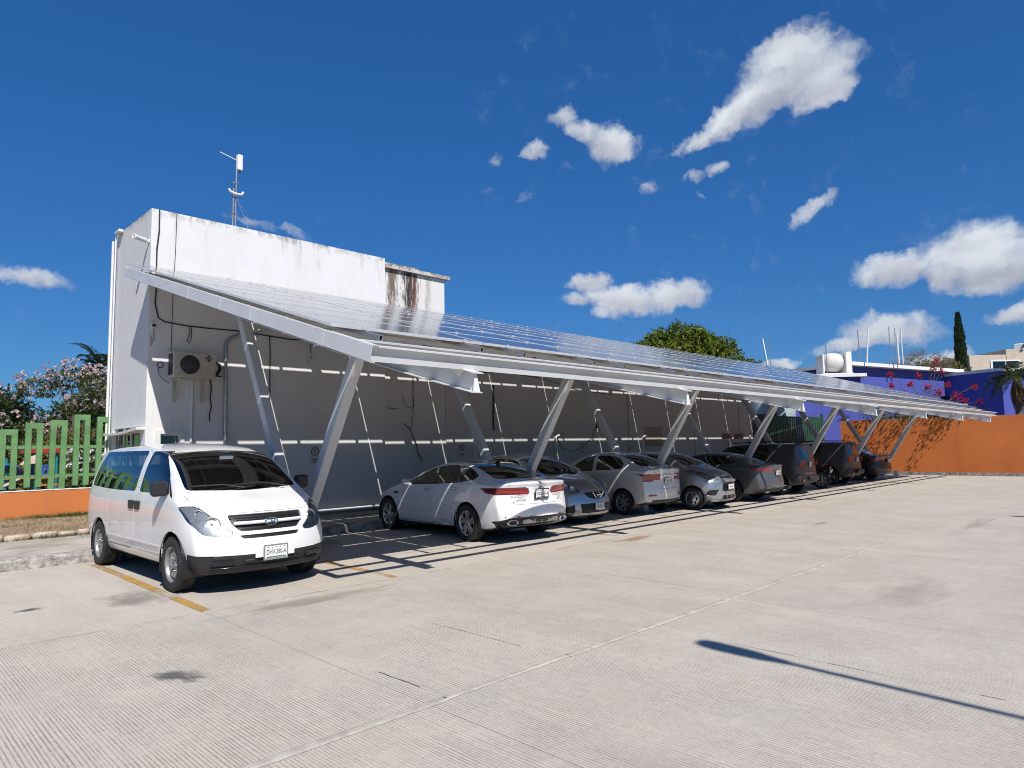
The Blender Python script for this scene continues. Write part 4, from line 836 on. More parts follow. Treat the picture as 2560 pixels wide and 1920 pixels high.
# ================================================================== violet house
def roof_pt(x, y, z): return Vector((x, y, z))
hs_ = empty('violet_house', (44, 14, 0), label='blue-violet house with white roof slabs behind the orange wall', cat='house')
def hb(mb): mb.v = [(x-44, y-14, z) for x, y, z in mb.v]; return mb
A, B, B2, Cc = (43.9, 14.5), (55.1, 11.4), (58.0, 11.2), (55.2, 8.4)
ux = Vector((B[0]-A[0], B[1]-A[1], 0)).normalized(); nrm = Vector((ux.y, -ux.x, 0))       # facade runs along ux, faces nrm (to the car park)
def slab(p0, p1, z0, z1, front, back, m, name):
    p0, p1 = Vector((*p0, 0)), Vector((*p1, 0)); b = MB(); q = [p0+nrm*front, p1+nrm*front, p1-nrm*back, p0-nrm*back]; b.prism([(v.x, v.y) for v in q], 'z', z0, z1); return hb(b).build(name, m, hs_)
slab((43.9, 14.5), (56.0, 11.15), 6.28, 6.50, .0, 8, MT['trim_white'], 'roof_slab'); slab((44.2, 14.55), (55.5, 11.45), 0, 6.279, -.38, 7.5, MT['wall_purple'], 'wall')
# right wing coming forward
wq = [(53.05, 8.55), (60, 6.62), (62.5, 12), (55.5, 13.8)]; hb(MB().prism([(52.9, 8.35), (60, 6.4), (62.6, 12), (55.4, 13.9)], 'z', 5.98, 6.18)).build('roof_slab', MT['trim_white'], hs_); hb(MB().prism(wq, 'z', 0, 5.978)).build('wall', MT['wall_purple'], hs_)
# low block in front left
slab((37.3, 16.2), (40.1, 12.6), 5.20, 5.38, .0, 0, MT['trim_white'], 'roof_slab') if False else None
hb(MB().prism([(37.4, 15.6), (40.2, 12.55), (45, 15.2), (42, 18.2)], 'z', 5.20, 5.38)).build('roof_slab', MT['trim_white'], hs_); hb(MB().prism([(37.8, 15.6), (40.35, 12.95), (44.8, 15.2), (42, 17.9)], 'z', 0, 5.198)).build('wall', MT['wall_purple'], hs_)
hb(MB().prism([(54.6, 11.2), (54.9, 11.1), (54.95, 11.25), (54.65, 11.35)], 'z', 2, 5)).build('door_frame', MT['trim_white'], hs_)
wn = hb(MB().box((53.0, 11.75, 4.1), (.9, .10, .9), Matrix.Rotation(math.atan2(ux.y, ux.x), 3, 'Z'))).build('window', MT['pane'], hs_)
# rooftop water tank between piers
tk = empty('water_tank', (43.5, 15.5, 5.38), label='white round water tank lying between two roof piers', cat='tank')
TRZ = Matrix.Rotation(R(-45), 3, 'Z')
def tkb(mb): mb.v = [tuple(TRZ @ Vector(p)) for p in mb.v]; return mb
MT['tank_white'] = mat('chalky_tank', (.62, .60, .56), .6, scale=3, col2=(.48, .46, .42))
tkb(MB().lathe([(0, -.62), (.25, -.62), (.48, -.5), (.58, -.25), (.60, 0), (.58, .25), (.48, .5), (.25, .62), (0, .62)], 24, 'x', (-.05, 0, 1.12))).build('tank', MT['tank_white'], tk)
tkb(MB().cbox((.72, 0, 1.05), (.36, 1.2, 1.30), .03)).build('pier', MT['trim_white'], tk); tkb(MB().cbox((-.78, 0, .95), (.10, 1.0, 1.25), .02)).build('pier', MT['trim_white'], tk); tkb(MB().cbox((0, 0, .2), (1.9, 1.4, .40), .03)).build('base', MT['trim_white'], tk)
tkb(MB().tube([(-.62, -.55, .4), (-.62, -.55, 1.6), (-.62, -.55, 2.1)], .03, 6)).build('pipe', MT['galv'], tk)
for p0, p1, r_, lab, m in [((40.95, 18.2, 4.5), (40.38, 18.46, 8.06), .05, 'leaning white roof rod nearest the mango tree', 'trim_white'), ((40.86, 18.24, 4.5), (40.75, 18.2, 7.95), .025, 'thin grey roof rod beside the leaning white one', 'galv'),
    ((44.74, 14.3, 6.5), (44.51, 14.28, 8.5), .03, 'thin dark rod right of the water tank', 'galv'), ((45.0, 14.0, 6.5), (44.97, 13.8, 8.64), .05, 'thick white rod with an angled foot on the violet roof', 'trim_white'),
    ((47.56, 13.41, 6.5), (47.46, 13.34, 8.9), .025, 'thin dark rod behind the bare tree branches', 'galv'), ((47.83, 13.0, 6.5), (47.64, 12.97, 8.4), .06, 'thick white rod among the red bougainvillea', 'trim_white'), ((48.3, 12.9, 6.5), (47.95, 12.8, 8.8), .045, 'slanting white rod at the violet roof edge', 'trim_white'), ((48.0, 13.2, 6.5), (47.75, 13.1, 8.8), .02, 'hair-thin dark rod between two white rods', 'galv')]:
    o = MB().tube([p0, p1], r_, 8).build('roof_rod', MT[m]); tag(o, lab, 'rod', 'rods standing on the roofs')
# beige house far behind
bh = empty('beige_house', (86, 13, 0), label='unpainted beige house with a strip window behind the cypress', cat='house')
b = MB().prism([(-3.4, 2.9), (.6, -1.4), (6, 3.6), (2, 8)], 'z', 0, 10.2); b.build('wall', MT['wall_beige'], bh); MB().prism([(-.9, .15), (3.2, -4.2), (8, 0), (4, 4.6)], 'z', 0, 10.75).build('wall', MT['wall_beige'], bh)
d = Vector((4.0, -4.3, 0)).normalized(); nn = Vector((d.y, -d.x, 0))
def bwin(t0, t1, z0, z1):
    p = Vector((-3.4, 2.9, 0)); ang = math.atan2(d.y, d.x); c = p+d*(t0+t1)/2+nn*.05; M3 = Matrix.Rotation(ang, 3, 'Z')
    f_ = MB().box((c.x, c.y, (z0+z1)/2), (t1-t0+.3, .10, z1-z0+.25), M3).build('window_frame', MT['frame_white'], bh); c2 = c+nn*.06
    for i in range(2): c3 = c2+d*((t1-t0)/2*(i-.5)); MB().box((c3.x, c3.y, (z0+z1)/2), ((t1-t0)/2-.1, .03, z1-z0), M3).build('pane', MT['pane'], f_)
bwin(2.2, 4.9, 8.75, 9.5)
v_ = MB().cbox((86.4-86, 12.2-13, 10.95), (.8, .8, .7), .05).build('roof_vent', MT['frame_white'], bh)
for i in range(3): MB().box((.0+.25*i-.05, -1.21+13-13, 11.0), (.12, .03, .4)).build('vent_slot', MT['black_plastic'], v_)

# ================================================================== trees and plants
rs = random.Random(31)
mg = empty('mango_tree', (38.1, 22.8, 0), label='broad rounded mango tree rising behind the solar roof', cat='tree')
b = MB(); ends = []; branch(b, Vector((0, 0, 0)), Vector((0, 0, 1)), 3.4, .38, 3, rs, ends, .8, .2); b.build('trunk', MT['bark'], mg)
b = MB(); bl = [((0, .2, 6.6), (2.5, 2.5, 2.55)), ((-1.7, 1.9, 6.3), (1.8, 1.8, 1.75)), ((1.3, -1.6, 6.4), (1.7, 1.7, 1.8)), ((2.0, -2.6, 5.2), (1.4, 1.4, 1.3)), ((-2.4, 2.8, 5.6), (1.5, 1.5, 1.5)), ((-3.2, 3.6, 5.0), (1.2, 1.2, 1.1)), ((2.5, -3.0, 5.5), (1.2, 1.2, 1.3)), ((.3, -.6, 7.6), (1.4, 1.4, 1.35)), ((-.8, 1.0, 7.5), (1.3, 1.3, 1.2)), ((1.0, -1.2, 7.4), (1.0, 1.0, 1.1)), ((0, 0, 5), (3.2, 3.2, 1.8))]
crown(b, bl, 36000, .34, .115, rs, .7, .78, 6, namp=.16); b.build('crown', MT['lf_mango'], mg, fix=False)
def palm(name, loc, h, n, l, rs, label, seedm='lf_palm', lean=(0, 0), trunk_r=.14, lo=-.6, hi=1.2, dead=0):
    p = empty(name, loc, label=label, cat='palm'); top = Vector((lean[0], lean[1], h)); MB().tube([(0, 0, 0), (lean[0]*.3, lean[1]*.3, h*.4), (lean[0]*.7, lean[1]*.7, h*.75), tuple(top)], [trunk_r*1.3, trunk_r, trunk_r*.9, trunk_r*.8], 10).build('trunk', MT['bark'], p)
    for grp, cnt, mt in (('frond', n, seedm), ('dead_frond', dead, 'lf_dry')):
        for k in range(cnt):
            b = MB(); az = 2*math.pi*(k/max(1, cnt)) + rs.uniform(-.25, .25); el = rs.uniform(lo, hi) if grp == 'frond' else rs.uniform(-1.5, -1.15); d = Vector((math.cos(az)*math.cos(el), math.sin(az)*math.cos(el), math.sin(el))); q = top.copy(); pts = [q.copy()]; ll = l*rs.uniform(.8, 1.1)
            for i in range(12): d = (d + Vector((0, 0, -.085-.03*i*.3))).normalized(); q = q + d*ll/12; pts.append(q.copy())
            b.tube(pts, [.022*(1-i/14) for i in range(13)], 4, cap=False)
            for i in range(2, 13):
                dd = (pts[i]-pts[i-1]).normalized(); s = dd.cross(Vector((0, 0, 1)));  s = s.normalized() if s.length > .01 else Vector((1, 0, 0)); ln = ll*.30*math.sin(math.pi*(i/13)**.7*.9+.25)
                for sg in (-1, 1):
                    for t in (0, .33, .66): leaf(b, pts[i-1].lerp(pts[i], t), dd*.65+s*sg + Vector((0, 0, .15 if grp == 'frond' else -.6)) + rv(rs)*.12, Vector((0, 0, 1)), ln, .035, .1)
            b.build(grp, MT[mt], p, fix=False)
    return p
palm('fan_palm', (37.4, 24.2, 0), 8.35, 12, .75, rs, 'palm tip poking above the left of the mango crown', lo=.1, hi=1.3)
palm('fan_palm', (36.5, 25.4, 0), 7.1, 14, .95, rs, 'spiky palm at the left edge of the mango crown', lo=.1, hi=1.2)
# cypress
cy = empty('cypress_tree', (60.6, 12.2, 0), label='tall dark column of a cypress behind the violet house', cat='tree'); MB().tube([(0, 0, 0), (0, 0, 6), (0, 0, 10.8)], [.16, .1, .02], 8).build('trunk', MT['bark'], cy); b = MB()
for _ in range(7500):
    t = rs.random()**.8; z = 2.2+8.95*t; tt = (z-2.2)/8.95; r_ = .80*(1-tt)**.62*min(1, tt*6+.35)*(.75+.3*mnoise.noise((z*2.2, 3, 1))+.12); a = rs.uniform(0, 2*math.pi); q = rs.uniform(.55, 1.0)
    r_ *= 1+.22*mnoise.noise((math.cos(a)*1.6, math.sin(a)*1.6, z*1.5)); leaf(b, Vector((math.cos(a)*r_*q, math.sin(a)*r_*q, z)), Vector((math.cos(a)*.45, math.sin(a)*.45, 1))+rv(rs)*.35, Vector((math.cos(a), math.sin(a), .2)), .26, .09)
b.build('crown', MT['lf_cyp'], cy, fix=False)
# bare tree + olive tree
bt = empty('bare_tree', (58.0, 15.2, 0), label='leafless grey tree spreading behind the violet roof', cat='tree'); b = MB(); ends = []; b.tube([(0, 0, 0), (0, 0, 4.6)], [.2, .14], 8)
for k in range(7): a = 2*math.pi*k/7; branch(b, Vector((0, 0, 4.6)), Vector((math.cos(a)*1.0, math.sin(a)*1.0, .95)), 1.35, .085, 4, rs, ends, .75, .12)
b.build('trunk', MT['bark'], bt)
b = MB()
for q, dd in ends:
    for _ in range(4): e = (dd+rv(rs)*.8).normalized(); b.tube([q, q+e*.25, q+e*.5+rv(rs)*.08], [.012, .009, .004], 3, cap=False)
b.build('twigs', MT['bark'], bt)
ot = empty('olive_tree', (59.7, 13.6, 0), label='yellow-green bushy tree left of the cypress', cat='tree'); MB().tube([(0, 0, 0), (.1, 0, 3), (0, 0, 6.5)], [.2, .14, .05], 8).build('trunk', MT['bark'], ot); b = MB(); crown(b, [((0, 0, 6.9), (1.5, 1.5, 1.0)), ((.8, -.8, 6.5), (1.2, 1.2, .95)), ((-.8, .7, 6.6), (1.1, 1.1, .9))], 4500, .17, .07, rs, .3, .6, 5); b.build('crown', MT['lf_olive'], ot, fix=False)
# bougainvillea over the orange wall
bg_ = empty('bougainvillea', (38.4, 9.4, 0), label='sparse bougainvillea with red blooms arching over the orange wall', cat='shrub'); b = MB(); lf = MB(); fl_ = MB(); b.tube([(0, 0, 0), (.05, .1, 1.6), (0, 0, 2.9)], [.07, .06, .05], 7)
tgt = [(37.48, 10.62, 4.96), (38.5, 9.62, 4.88), (39.0, 9.08, 5.16), (39.3, 8.79, 5.09), (38.23, 9.95, 4.46), (39.1, 8.92, 5.57), (39.27, 8.96, 4.02), (39.92, 8.34, 3.82), (40.47, 7.67, 4.29), (40.57, 7.51, 3.5), (37.55, 10.62, 4.42), (39.54, 8.59, 4.39), (38.71, 9.31, 4.29), (39.64, 7.97, 3.56), (38.29, 10.25, 3.67), (39.33, 8.8, 3.46)]
for i, t in enumerate(tgt):
    t = Vector(t)-Vector((38.4, 9.4, 0)); p0 = Vector((0, 0, 2.7+rs.uniform(-.3, .2))); mid = p0.lerp(t, .5)+Vector((0, 0, .35))+rv(rs)*.15; P = [p0]
    for s in range(1, 9): u = s/8; P.append(p0*(1-u)**2+mid*2*u*(1-u)+t*u*u)
    b.tube(P, [.02-.0016*s for s in range(9)], 4, cap=False)
    for s in range(2, 9):
        for _ in range(7): leaf(lf, P[s]+rv(rs)*.14, rv(rs), Vector((0, 0, 1)), .085, .05)
    if i < 14:
        for _ in range(70 if i not in (6, 7) else 120): leaf(fl_, P[8]+rv(rs)*(.17 if i not in (6, 7) else .26)*rs.random()**.5, rv(rs), rv(rs), .075, .065)
for i in range(24):   # lower mass spilling over the wall top
    y = 7.3+4.6*i/23; c = Vector((37.75+rs.uniform(-.2, .5), y, 2.78+rs.uniform(-.12, .30)))-Vector((38.4, 9.4, 0))
    b.tube([(0, 0, 2.4), tuple(c*.5+Vector((0, 0, 1.5))), tuple(c)], [.02, .015, .008], 4, cap=False)
    for _ in range(95): leaf(lf, c+Vector((rs.gauss(0, .22), rs.gauss(0, .22), rs.gauss(0, .13))), rv(rs)+Vector((0, 0, -.3)), Vector((0, 0, 1)), .10, .06)
    for _ in range(9 if i % 3 == 0 else 2): leaf(fl_, c+Vector((rs.gauss(0, .2), rs.gauss(0, .2), rs.gauss(.05, .12))), rv(rs), rv(rs), .07, .06)
for k, y in enumerate((11.2, 10.8, 10.3, 9.9, 8.4)):  # sprays hanging in front of the wall: they cast the leaf shadows
    p0 = Vector((37.6, y, 2.82))-Vector((38.4, 9.4, 0)); P = [p0, p0+Vector((-.35, -.05, .12)), p0+Vector((-.65, -.15, -.05)), p0+Vector((-.8, -.22, -.30))]; b.tube(P, [.012, .01, .008, .005], 4, cap=False)
    for q in P[1:]:
        for _ in range(18): leaf(lf, q+rv(rs)*.18, rv(rs)+Vector((0, 0, -.4)), Vector((0, 0, 1)), .10, .06)
b.build('stems', MT['bark'], bg_); lf.build('leaves', MT['lf_mid'], bg_, fix=False); fl_.build('flowers', MT['lf_red'], bg_, fix=False)
palm('date_palm', (40.9, 6.0, 0), 4.7, 17, 1.7, rs, 'shaggy palm with dead fronds at the right edge', dead=10, trunk_r=.17, lo=-.3)
palm('date_palm', (41.9, 4.6, 0), 3.6, 12, 1.7, rs, 'lower palm half out of frame behind the orange wall', dead=5, trunk_r=.17, lo=-.3)
gm = empty('garden_bush', (39.1, 14.6, 0), label='spiky yellow-green bush between the tank and the violet block', cat='shrub'); MB().tube([(0, 0, 0), (0, 0, 2.6)], [.12, .07], 7).build('stem', MT['bark'], gm); b = MB()
for c in ((0, .3, 3.5), (-.3, .5, 3.0), (.5, -.5, 3.2), (.7, -.8, 2.8), (.2, .0, 4.0)):
    for _ in range(90): d = rv(rs); d.z = abs(d.z)*.8-.1; leaf(b, Vector(c), d, Vector((0, 0, 1)), rs.uniform(.35, .6), .035)
b.build('leaves', MT['lf_olive'], gm, fix=False)
g2 = empty('garden_bush', (36.5, 18.6, 0), label='pale flowering bush seen over the gate posts', cat='shrub'); MB().tube([(0, 0, 0), (0, 0, 3.2)], [.1, .05], 7).build('stem', MT['bark'], g2); b = MB(); crown(b, [((0, 0, 3.9), (.9, .9, .8)), ((-.8, .7, 3.7), (.8, .8, .7))], 1400, .14, .07, rs, .2, .5, 5); b.build('leaves', MT['lf_mid'], g2, fix=False); b = MB(); crown(b, [((0, -.2, 4.0), (.9, .9, .8)), ((-.8, .6, 3.8), (.8, .8, .7))], 700, .10, .09, rs, 0, .8, 5); b.build('flowers', MT['lf_white'], g2, fix=False)
# left background: pink trumpet tree, dark trees, palm, shrubs
def tree(name, loc, blobs, n, l, w, m, label, th=2.5, tr=.2, droop=.3, shell=.6, seed=1, extra=None, cat='tree'):
    r3 = random.Random(seed); t = empty(name, loc, label=label, cat=cat); b = MB(); ends = []; branch(b, Vector((0, 0, 0)), Vector((0, 0, 1)), th, tr, 3, r3, ends, .7, .2); b.build('trunk', MT['bark'], t)
    b = MB(); crown(b, blobs, n, l, w, r3, droop, shell, 5); b.build('crown', MT[m], t, fix=False)
    if extra:
        b = MB(); crown(b, extra[0], extra[1], extra[2], extra[3], r3, 0, .75, 6, namp=.5); b.build('blossom', MT[extra[4]], t, fix=False)
    return t
PK = [((-2.6, 2.4, 5.0), (1.3, 1.3, .55)), ((-1.2, 1.1, 5.8), (1.3, 1.3, .5)), ((.2, -.1, 6.3), (1.3, 1.3, .55)), ((1.3, -1.3, 5.9), (1.1, 1.1, .7)), ((2.0, -2.2, 4.7), (1.0, 1.0, .7)), ((.5, -.3, 4.7), (1.0, 1.0, .5)), ((-2.2, 2.0, 3.7), (1.3, 1.3, .5)), ((-3.4, 3.0, 3.1), (1.0, 1.0, .45)), ((2.4, -2.6, 3.6), (.9, .9, .5)), ((1.0, -.8, 6.4), (.7, .7, .35)), ((-.4, .6, 3.3), (1.3, 1.3, .5))]
tree('trumpet_tree', (9.2, 44.2, 0), [((c[0], c[1], c[2]-.35), (r_[0], r_[1], r_[2])) for c, r_ in PK], 5200, .20, .09, 'lf_mid', 'pale pink blossoming tree behind the green fence', 2.6, .22, seed=41, extra=(PK, 4300, .14, .12, 'lf_pink'))
tree('shade_tree', (5.2, 47.5, 0), [((0, 0, 3.9), (2.4, 2.4, 1.7)), ((1.0, -1, 4.3), (1.4, 1.4, 1.2)), ((-1.5, 1, 4.6), (1.6, 1.6, 1.3)), ((.5, -.5, 2.4), (2.6, 2.6, 1.5))], 9000, .26, .12, 'lf_dark', 'dark green tree at the far left beyond the fence', 2.2, .25, seed=42)
tree('shade_tree', (11.8, 48.5, 0), [((0, 0, 4.2), (2.0, 2.0, 1.7)), ((-1.2, 1, 3.4), (1.8, 1.8, 1.6)), ((.6, -.8, 5.6), (1.2, 1.2, .9))], 7000, .26, .12, 'lf_dark', 'dark leafy tree behind the pink blossom by the building', 2.2, .22, seed=43)
palm('royal_palm', (12.2, 50.6, 0), 7.5, 17, 2.3, rs, 'dark palm beside the building edge behind the blossom', 'lf_dark', lo=-.3, hi=1.3, trunk_r=.2)
for i, (x, y, r_, h, m, lab) in enumerate(((4.6, 33, 1.5, 2.0, 'lf_mid', 'leafy shrub behind the leftmost pickets'), (6.2, 32, 1.6, 2.4, 'lf_olive', 'olive shrub behind the middle pickets'), (7.6, 31.0, 1.5, 2.5, 'lf_mid', 'tall shrub behind the pickets near the building'), (8.7, 33.5, 1.6, 2.6, 'lf_olive', 'dry leafed shrub beside the building edge'), (3.0, 36, 1.8, 2.3, 'lf_dark', 'dark shrub at the far left behind the playground'))):
    tree('garden_shrub', (x, y, 0), [((0, 0, h*.62), (r_, r_, h*.5)), ((.5, -.5, h*.8), (r_*.7, r_*.7, h*.4)), ((-.6, .4, h*.4), (r_*.8, r_*.8, h*.4))], 5200, .19, .07, m, lab, 1.0, .07, .3, .3, 50+i, None, 'shrub')
tree('flowering_shrub', (5.9, 26.0, 0), [((0, 0, 1.0), (.55, .55, .8))], 1500, .14, .05, 'lf_mid', 'white flowering shrub between the pickets near the van', .7, .04, .3, .3, 60, ([((0, -.05, 1.45), (.5, .5, .5))], 420, .09, .08, 'lf_white'), 'shrub')
for i, (x, y) in enumerate(((-6, 52), (-1, 54), (2.0, 58), (8, 62), (15, 60), (18, 70))):
    tree('shade_tree', (x, y, 0), [((0, 0, 3.2), (3, 3, 2.2)), ((1.2, -1, 4.2), (2, 2, 1.4)), ((-1.4, 1, 4.0), (2, 2, 1.4))], 4500, .36, .17, 'lf_dark', ('dark tree well left of the frame', 'dark tree just left of the frame edge', 'distant dark tree behind the far left crown', 'distant dark tree under the pink blossom', 'distant dark tree hidden by the building edge', 'farthest dark tree behind the building')[i], 2.0, .25, seed=70+i)
# playground glimpsed through the pickets
pg = empty('playground', (4.75, 29.2, 0), label='playground set with red roof and blue slide behind the fence', cat='playground')
MT['play_red'] = mat('red_play_roof', (.35, .03, .025), .5); MT['play_blue'] = mat('blue_slide', (.02, .09, .45), .35); MT['play_teal'] = mat('teal_post', (.01, .20, .20), .45); MT['play_cream'] = mat('cream_play_panel', (.62, .50, .40), .6); MT['play_orange'] = mat('orange_play_rail', (.45, .15, .03), .5)
for x, y in ((.35, -.35), (.95, -.35), (.35, .3), (.95, .3), (-.5, -.3)): MB().tube([(x, y, 0), (x, y, 1.85 if x > 0 else 1.6)], .045, 8).build('post', MT['play_teal'], pg)
MB().prism([(-.05, 1.78), (1.15, 1.78), (.85, 2.02), (.25, 2.02)], 'y', -.5, .45).build('roof', MT['play_red'], pg); MB().lathe([(.30, -.55), (.33, -.5), (.33, .5), (.30, .55)], 18, 'y', (-.42, 0, 1.1)).build('slide_tube', MT['play_blue'], pg)
MB().prism([(-.15, 1.38), (.35, 1.42), (.30, 1.72), (.05, 1.62)], 'y', -.45, -.40).build('shade_panel', MT['play_cream'], pg); b = MB()
for i in range(4): b.box2((.36+.15*i, -.37, .95), (.44+.15*i, -.34, 1.3))
b.box2((.34, -.38, .90), (.98, -.33, .95)).box2((.34, -.38, 1.3), (.98, -.33, 1.35)).build('railing', MT['play_blue'], pg)
for i in range(3): MB().box2((.35, -.6-.12*i, .2+.22*i), (.95, -.48-.12*i, .26+.22*i)).build('step', MT['play_orange'], pg)
MB().prism([(-1.0, .45), (-.1, .95), (-.1, 1.0), (-1.0, .5)], 'y', -.9, -.5).build('slide_chute', MT['play_cream'], pg); MB().box2((-.9, -.4, .88), (1.0, .35, .93)).build('deck', MT['play_orange'], pg)
lm = MB().box2((-20, 17.47, -.05), (4.4, 60, .06)).build('garden_ground', MT['earth']); tag(lm, 'bare garden earth behind the fence', kind='structure')
# ================================================================== vehicles
def paint(name, col, metal=0, rough=.32, coat=1.0):
    m = mat(name, col, rough, metal=metal, var=.04, scale=1.5, coat=coat, detail=6); m.node_tree.nodes['Principled BSDF'].inputs['Coat Roughness'].default_value = .03 if coat > .9 else .12; return m
MT['car_white'] = paint('white_car_paint', (.72, .72, .715), 0, .4); MT['car_pearl'] = paint('pearl_white_paint', (.74, .745, .755), .0, .35)
MT['car_silver'] = paint('silver_car_paint', (.40, .41, .43), .75, .30); MT['car_beige'] = paint('pale_silver_paint', (.66, .66, .65), .2, .36)
MT['car_dark'] = paint('dark_grey_paint', (.085, .088, .095), .2, .38, .4); MT['car_suv'] = paint('dark_graphite_paint', (.06, .061, .064), .15, .42, .35); MT['car_black'] = paint('black_car_paint', (.02, .016, .018), .1, .3, .4)
MT['glass_van'] = glass_mat('tinted_van_glass', (.40, .46, .44)); MT['glass_dark'] = glass_mat('dark_tint_glass', (.06, .065, .07)); MT['glass_mid'] = glass_mat('tinted_glass', (.17, .19, .19)); MT['lens_clear'] = glass_mat('clear_lens', (.90, .92, .93))
MT['red_lens'] = mat('red_lamp_lens', (.33, .004, .008), .18, var=.15, scale=25, coat=1); MT['white_lens'] = mat('white_lamp_lens', (.60, .56, .55), .15, var=.12, scale=25, coat=1); MT['dark_red_lens'] = mat('dark_red_lens', (.14, .006, .010), .12, var=.15, scale=25, coat=1)
MT['reflector'] = mat('lamp_reflector', (.36, .38, .39), .30, metal=.55, var=.12, scale=30); MT['lamp_grey'] = mat('lamp_bowl', (.50, .52, .53), .22, metal=.6, var=.2, scale=12)
MT['seat'] = mat('seat_fabric', (.20, .19, .17), .9, var=.1, scale=20); MT['plate_white'] = mat('plate_white', (.72, .72, .70), .45, var=.05); MT['plate_ink'] = mat('plate_ink', (.02, .03, .03), .5); MT['plate_green'] = mat('plate_print', (.06, .14, .12), .5)
MT['mesh'] = mat('black_grille', (.012, .012, .013), .4, var=.1); MT['silver_part'] = mat('silver_trim', (.50, .51, .53), .25, metal=.9, var=.04); MT['rim_steel'] = mat('grey_steel_rim', (.36, .36, .36), .42, metal=.6, var=.08, scale=10); MT['rim_alloy'] = mat('alloy_rim', (.55, .56, .58), .25, metal=.9, var=.05); MT['rim_dark'] = mat('dark_alloy_rim', (.10, .10, .11), .35, metal=.7, var=.1); MT['brake'] = mat('dark_brake_disc', (.03, .03, .03), .7)  # brake: one even dark colour for the disc behind the spokes
def ip(pts, x):
    pts = sorted(pts)
    if x <= pts[0][0]: return pts[0][1]
    for (a, va), (b, vb) in zip(pts, pts[1:]):
        if x <= b: t = (x-a)/(b-a) if b > a else 0; return va+(vb-va)*t
    return pts[-1][1]
def rp(poly, r=.03, n=2):
    """round polygon corners"""
    out = []; m = len(poly)
    for i in range(m):
        p0, p, p1 = Vector(poly[i-1]), Vector(poly[i]), Vector(poly[(i+1) % m]); a = p0-p; b = p1-p; la, lb = a.length, b.length
        if la < 1e-6 or lb < 1e-6: continue
        k = min(r, la*.45, lb*.45); q0 = p+a/la*k; q1 = p+b/lb*k
        for j in range(n+1): t = j/n; out.append(tuple(q0*(1-t)**2+p*2*t*(1-t)+q1*t*t))
    return out
def circ(cx, cz, r, n=28, sx=1): return [(cx+r*sx*math.cos(2*math.pi*i/n), cz+r*math.sin(2*math.pi*i/n)) for i in range(n)]
ROWS = ['b0', 'b1', 'b15', 'b2', 's1', 's2', 's25', 's3', 's4', 'g', 'g2', 't2', 't15', 't1', 't0']
def car_surface(S, level=3):
    xs = S['xs']; xn, xt = xs[0], xs[-1]
    def ring(x):
        W, be, tp, Rr, cr, bo = (ip(S[k], x) for k in ('W', 'belt', 'top', 'R', 'crown', 'bot')); be = min(be, tp-cr-.012)
        s3 = (.972*W, be); t2 = (min(Rr, .955*W), tp-cr); L_ = lambda t: (s3[0]+(t2[0]-s3[0])*t, s3[1]+(t2[1]-s3[1])*t); g = L_(.55); h = t2[1]-s3[1]
        tu = S.get('tuck', .0)
        return {'b0': (0, bo), 'b1': (.5*W, bo), 'b15': (.76*W, bo), 'b2': (.90*W, bo), 's1': (.972*W-tu, bo+.09), 's2': (.998*W-tu*.4, bo+.42*(be-bo)), 's25': (W, bo+.74*(be-bo)), 's3': s3, 's4': L_(.09), 'g': (g[0]+.03*min(1, h/.4), g[1]), 'g2': (L_(.90)[0]+.006*min(1, h/.4), L_(.90)[1]), 't2': t2, 't15': (.87*t2[0], tp-cr*.72), 't1': (.55*t2[0], tp-cr*.28), 't0': (0, tp)}
    def off(x, y, z):
        W = ip(S['W'], x); q = abs(y)/W; f = max(0, 1-(xn-x)/S['Lf']); r = max(0, 1-(x-xt)/S['Lr']); d = 0
        if f: d += -S['bowf']*f*q**2.4 + ip(S['pf'], z)*f**3
        if r: d += S['bowr']*r*q**2.4 + ip(S['pr'], z)*r**3
        return x+d
    bm = bmesh.new(); V = []
    for x in xs:
        rg = ring(x); d = {}
        for k in ROWS:
            y, z = rg[k]; a = bm.verts.new((off(x, y, z), y, z)); d[k, 1] = a; d[k, -1] = a if y == 0 else bm.verts.new((off(x, -y, z), -y, z))
        V.append(d)
    for i in range(len(xs)-1):
        for s in (1, -1):
            for a, b in zip(ROWS, ROWS[1:]): bm.faces.new([V[i][a, s], V[i][b, s], V[i+1][b, s], V[i+1][a, s]])
    mid = ROWS[4:11]
    for d, x in ((V[0], xs[0]), (V[-1], xs[-1])):
        rg = ring(x); C_ = {}
        for k in mid:
            y, z = rg[k]; C_[k, 0] = bm.verts.new((off(x, 0, z), 0, z))
            for s in (1, -1):
                for q in (.55, .84): C_[k, s, q] = bm.verts.new((off(x, y*q, z), y*q*s, z))
        for s in (1, -1):
            col = [[d['b2', s]]+[d[k, s] for k in mid]+[d['t2', s]], [d['b15', s]]+[C_[k, s, .84] for k in mid]+[d['t15', s]], [d['b1', s]]+[C_[k, s, .55] for k in mid]+[d['t1', s]], [d['b0', s]]+[C_[k, 0] for k in mid]+[d['t0', s]]]
            for c0, c1 in zip(col, col[1:]):
                for j in range(len(c0)-1): bm.faces.new([c0[j], c0[j+1], c1[j+1], c1[j]])
    bmesh.ops.recalc_face_normals(bm, faces=bm.faces)
    me = bpy.data.meshes.new('cage'); bm.to_mesh(me); bm.free(); o = bpy.data.objects.new('cage', me); COL.objects.link(o)
    md = o.modifiers.new('s', 'SUBSURF'); md.levels = level; md.render_levels = level
    m2 = bpy.data.meshes.new_from_object(o.evaluated_get(bpy.context.evaluated_depsgraph_get())); bpy.data.objects.remove(o, do_unlink=True); bpy.data.meshes.remove(me)
    bm = bmesh.new(); bm.from_mesh(m2); bpy.data.meshes.remove(m2); bm.normal_update(); return bm
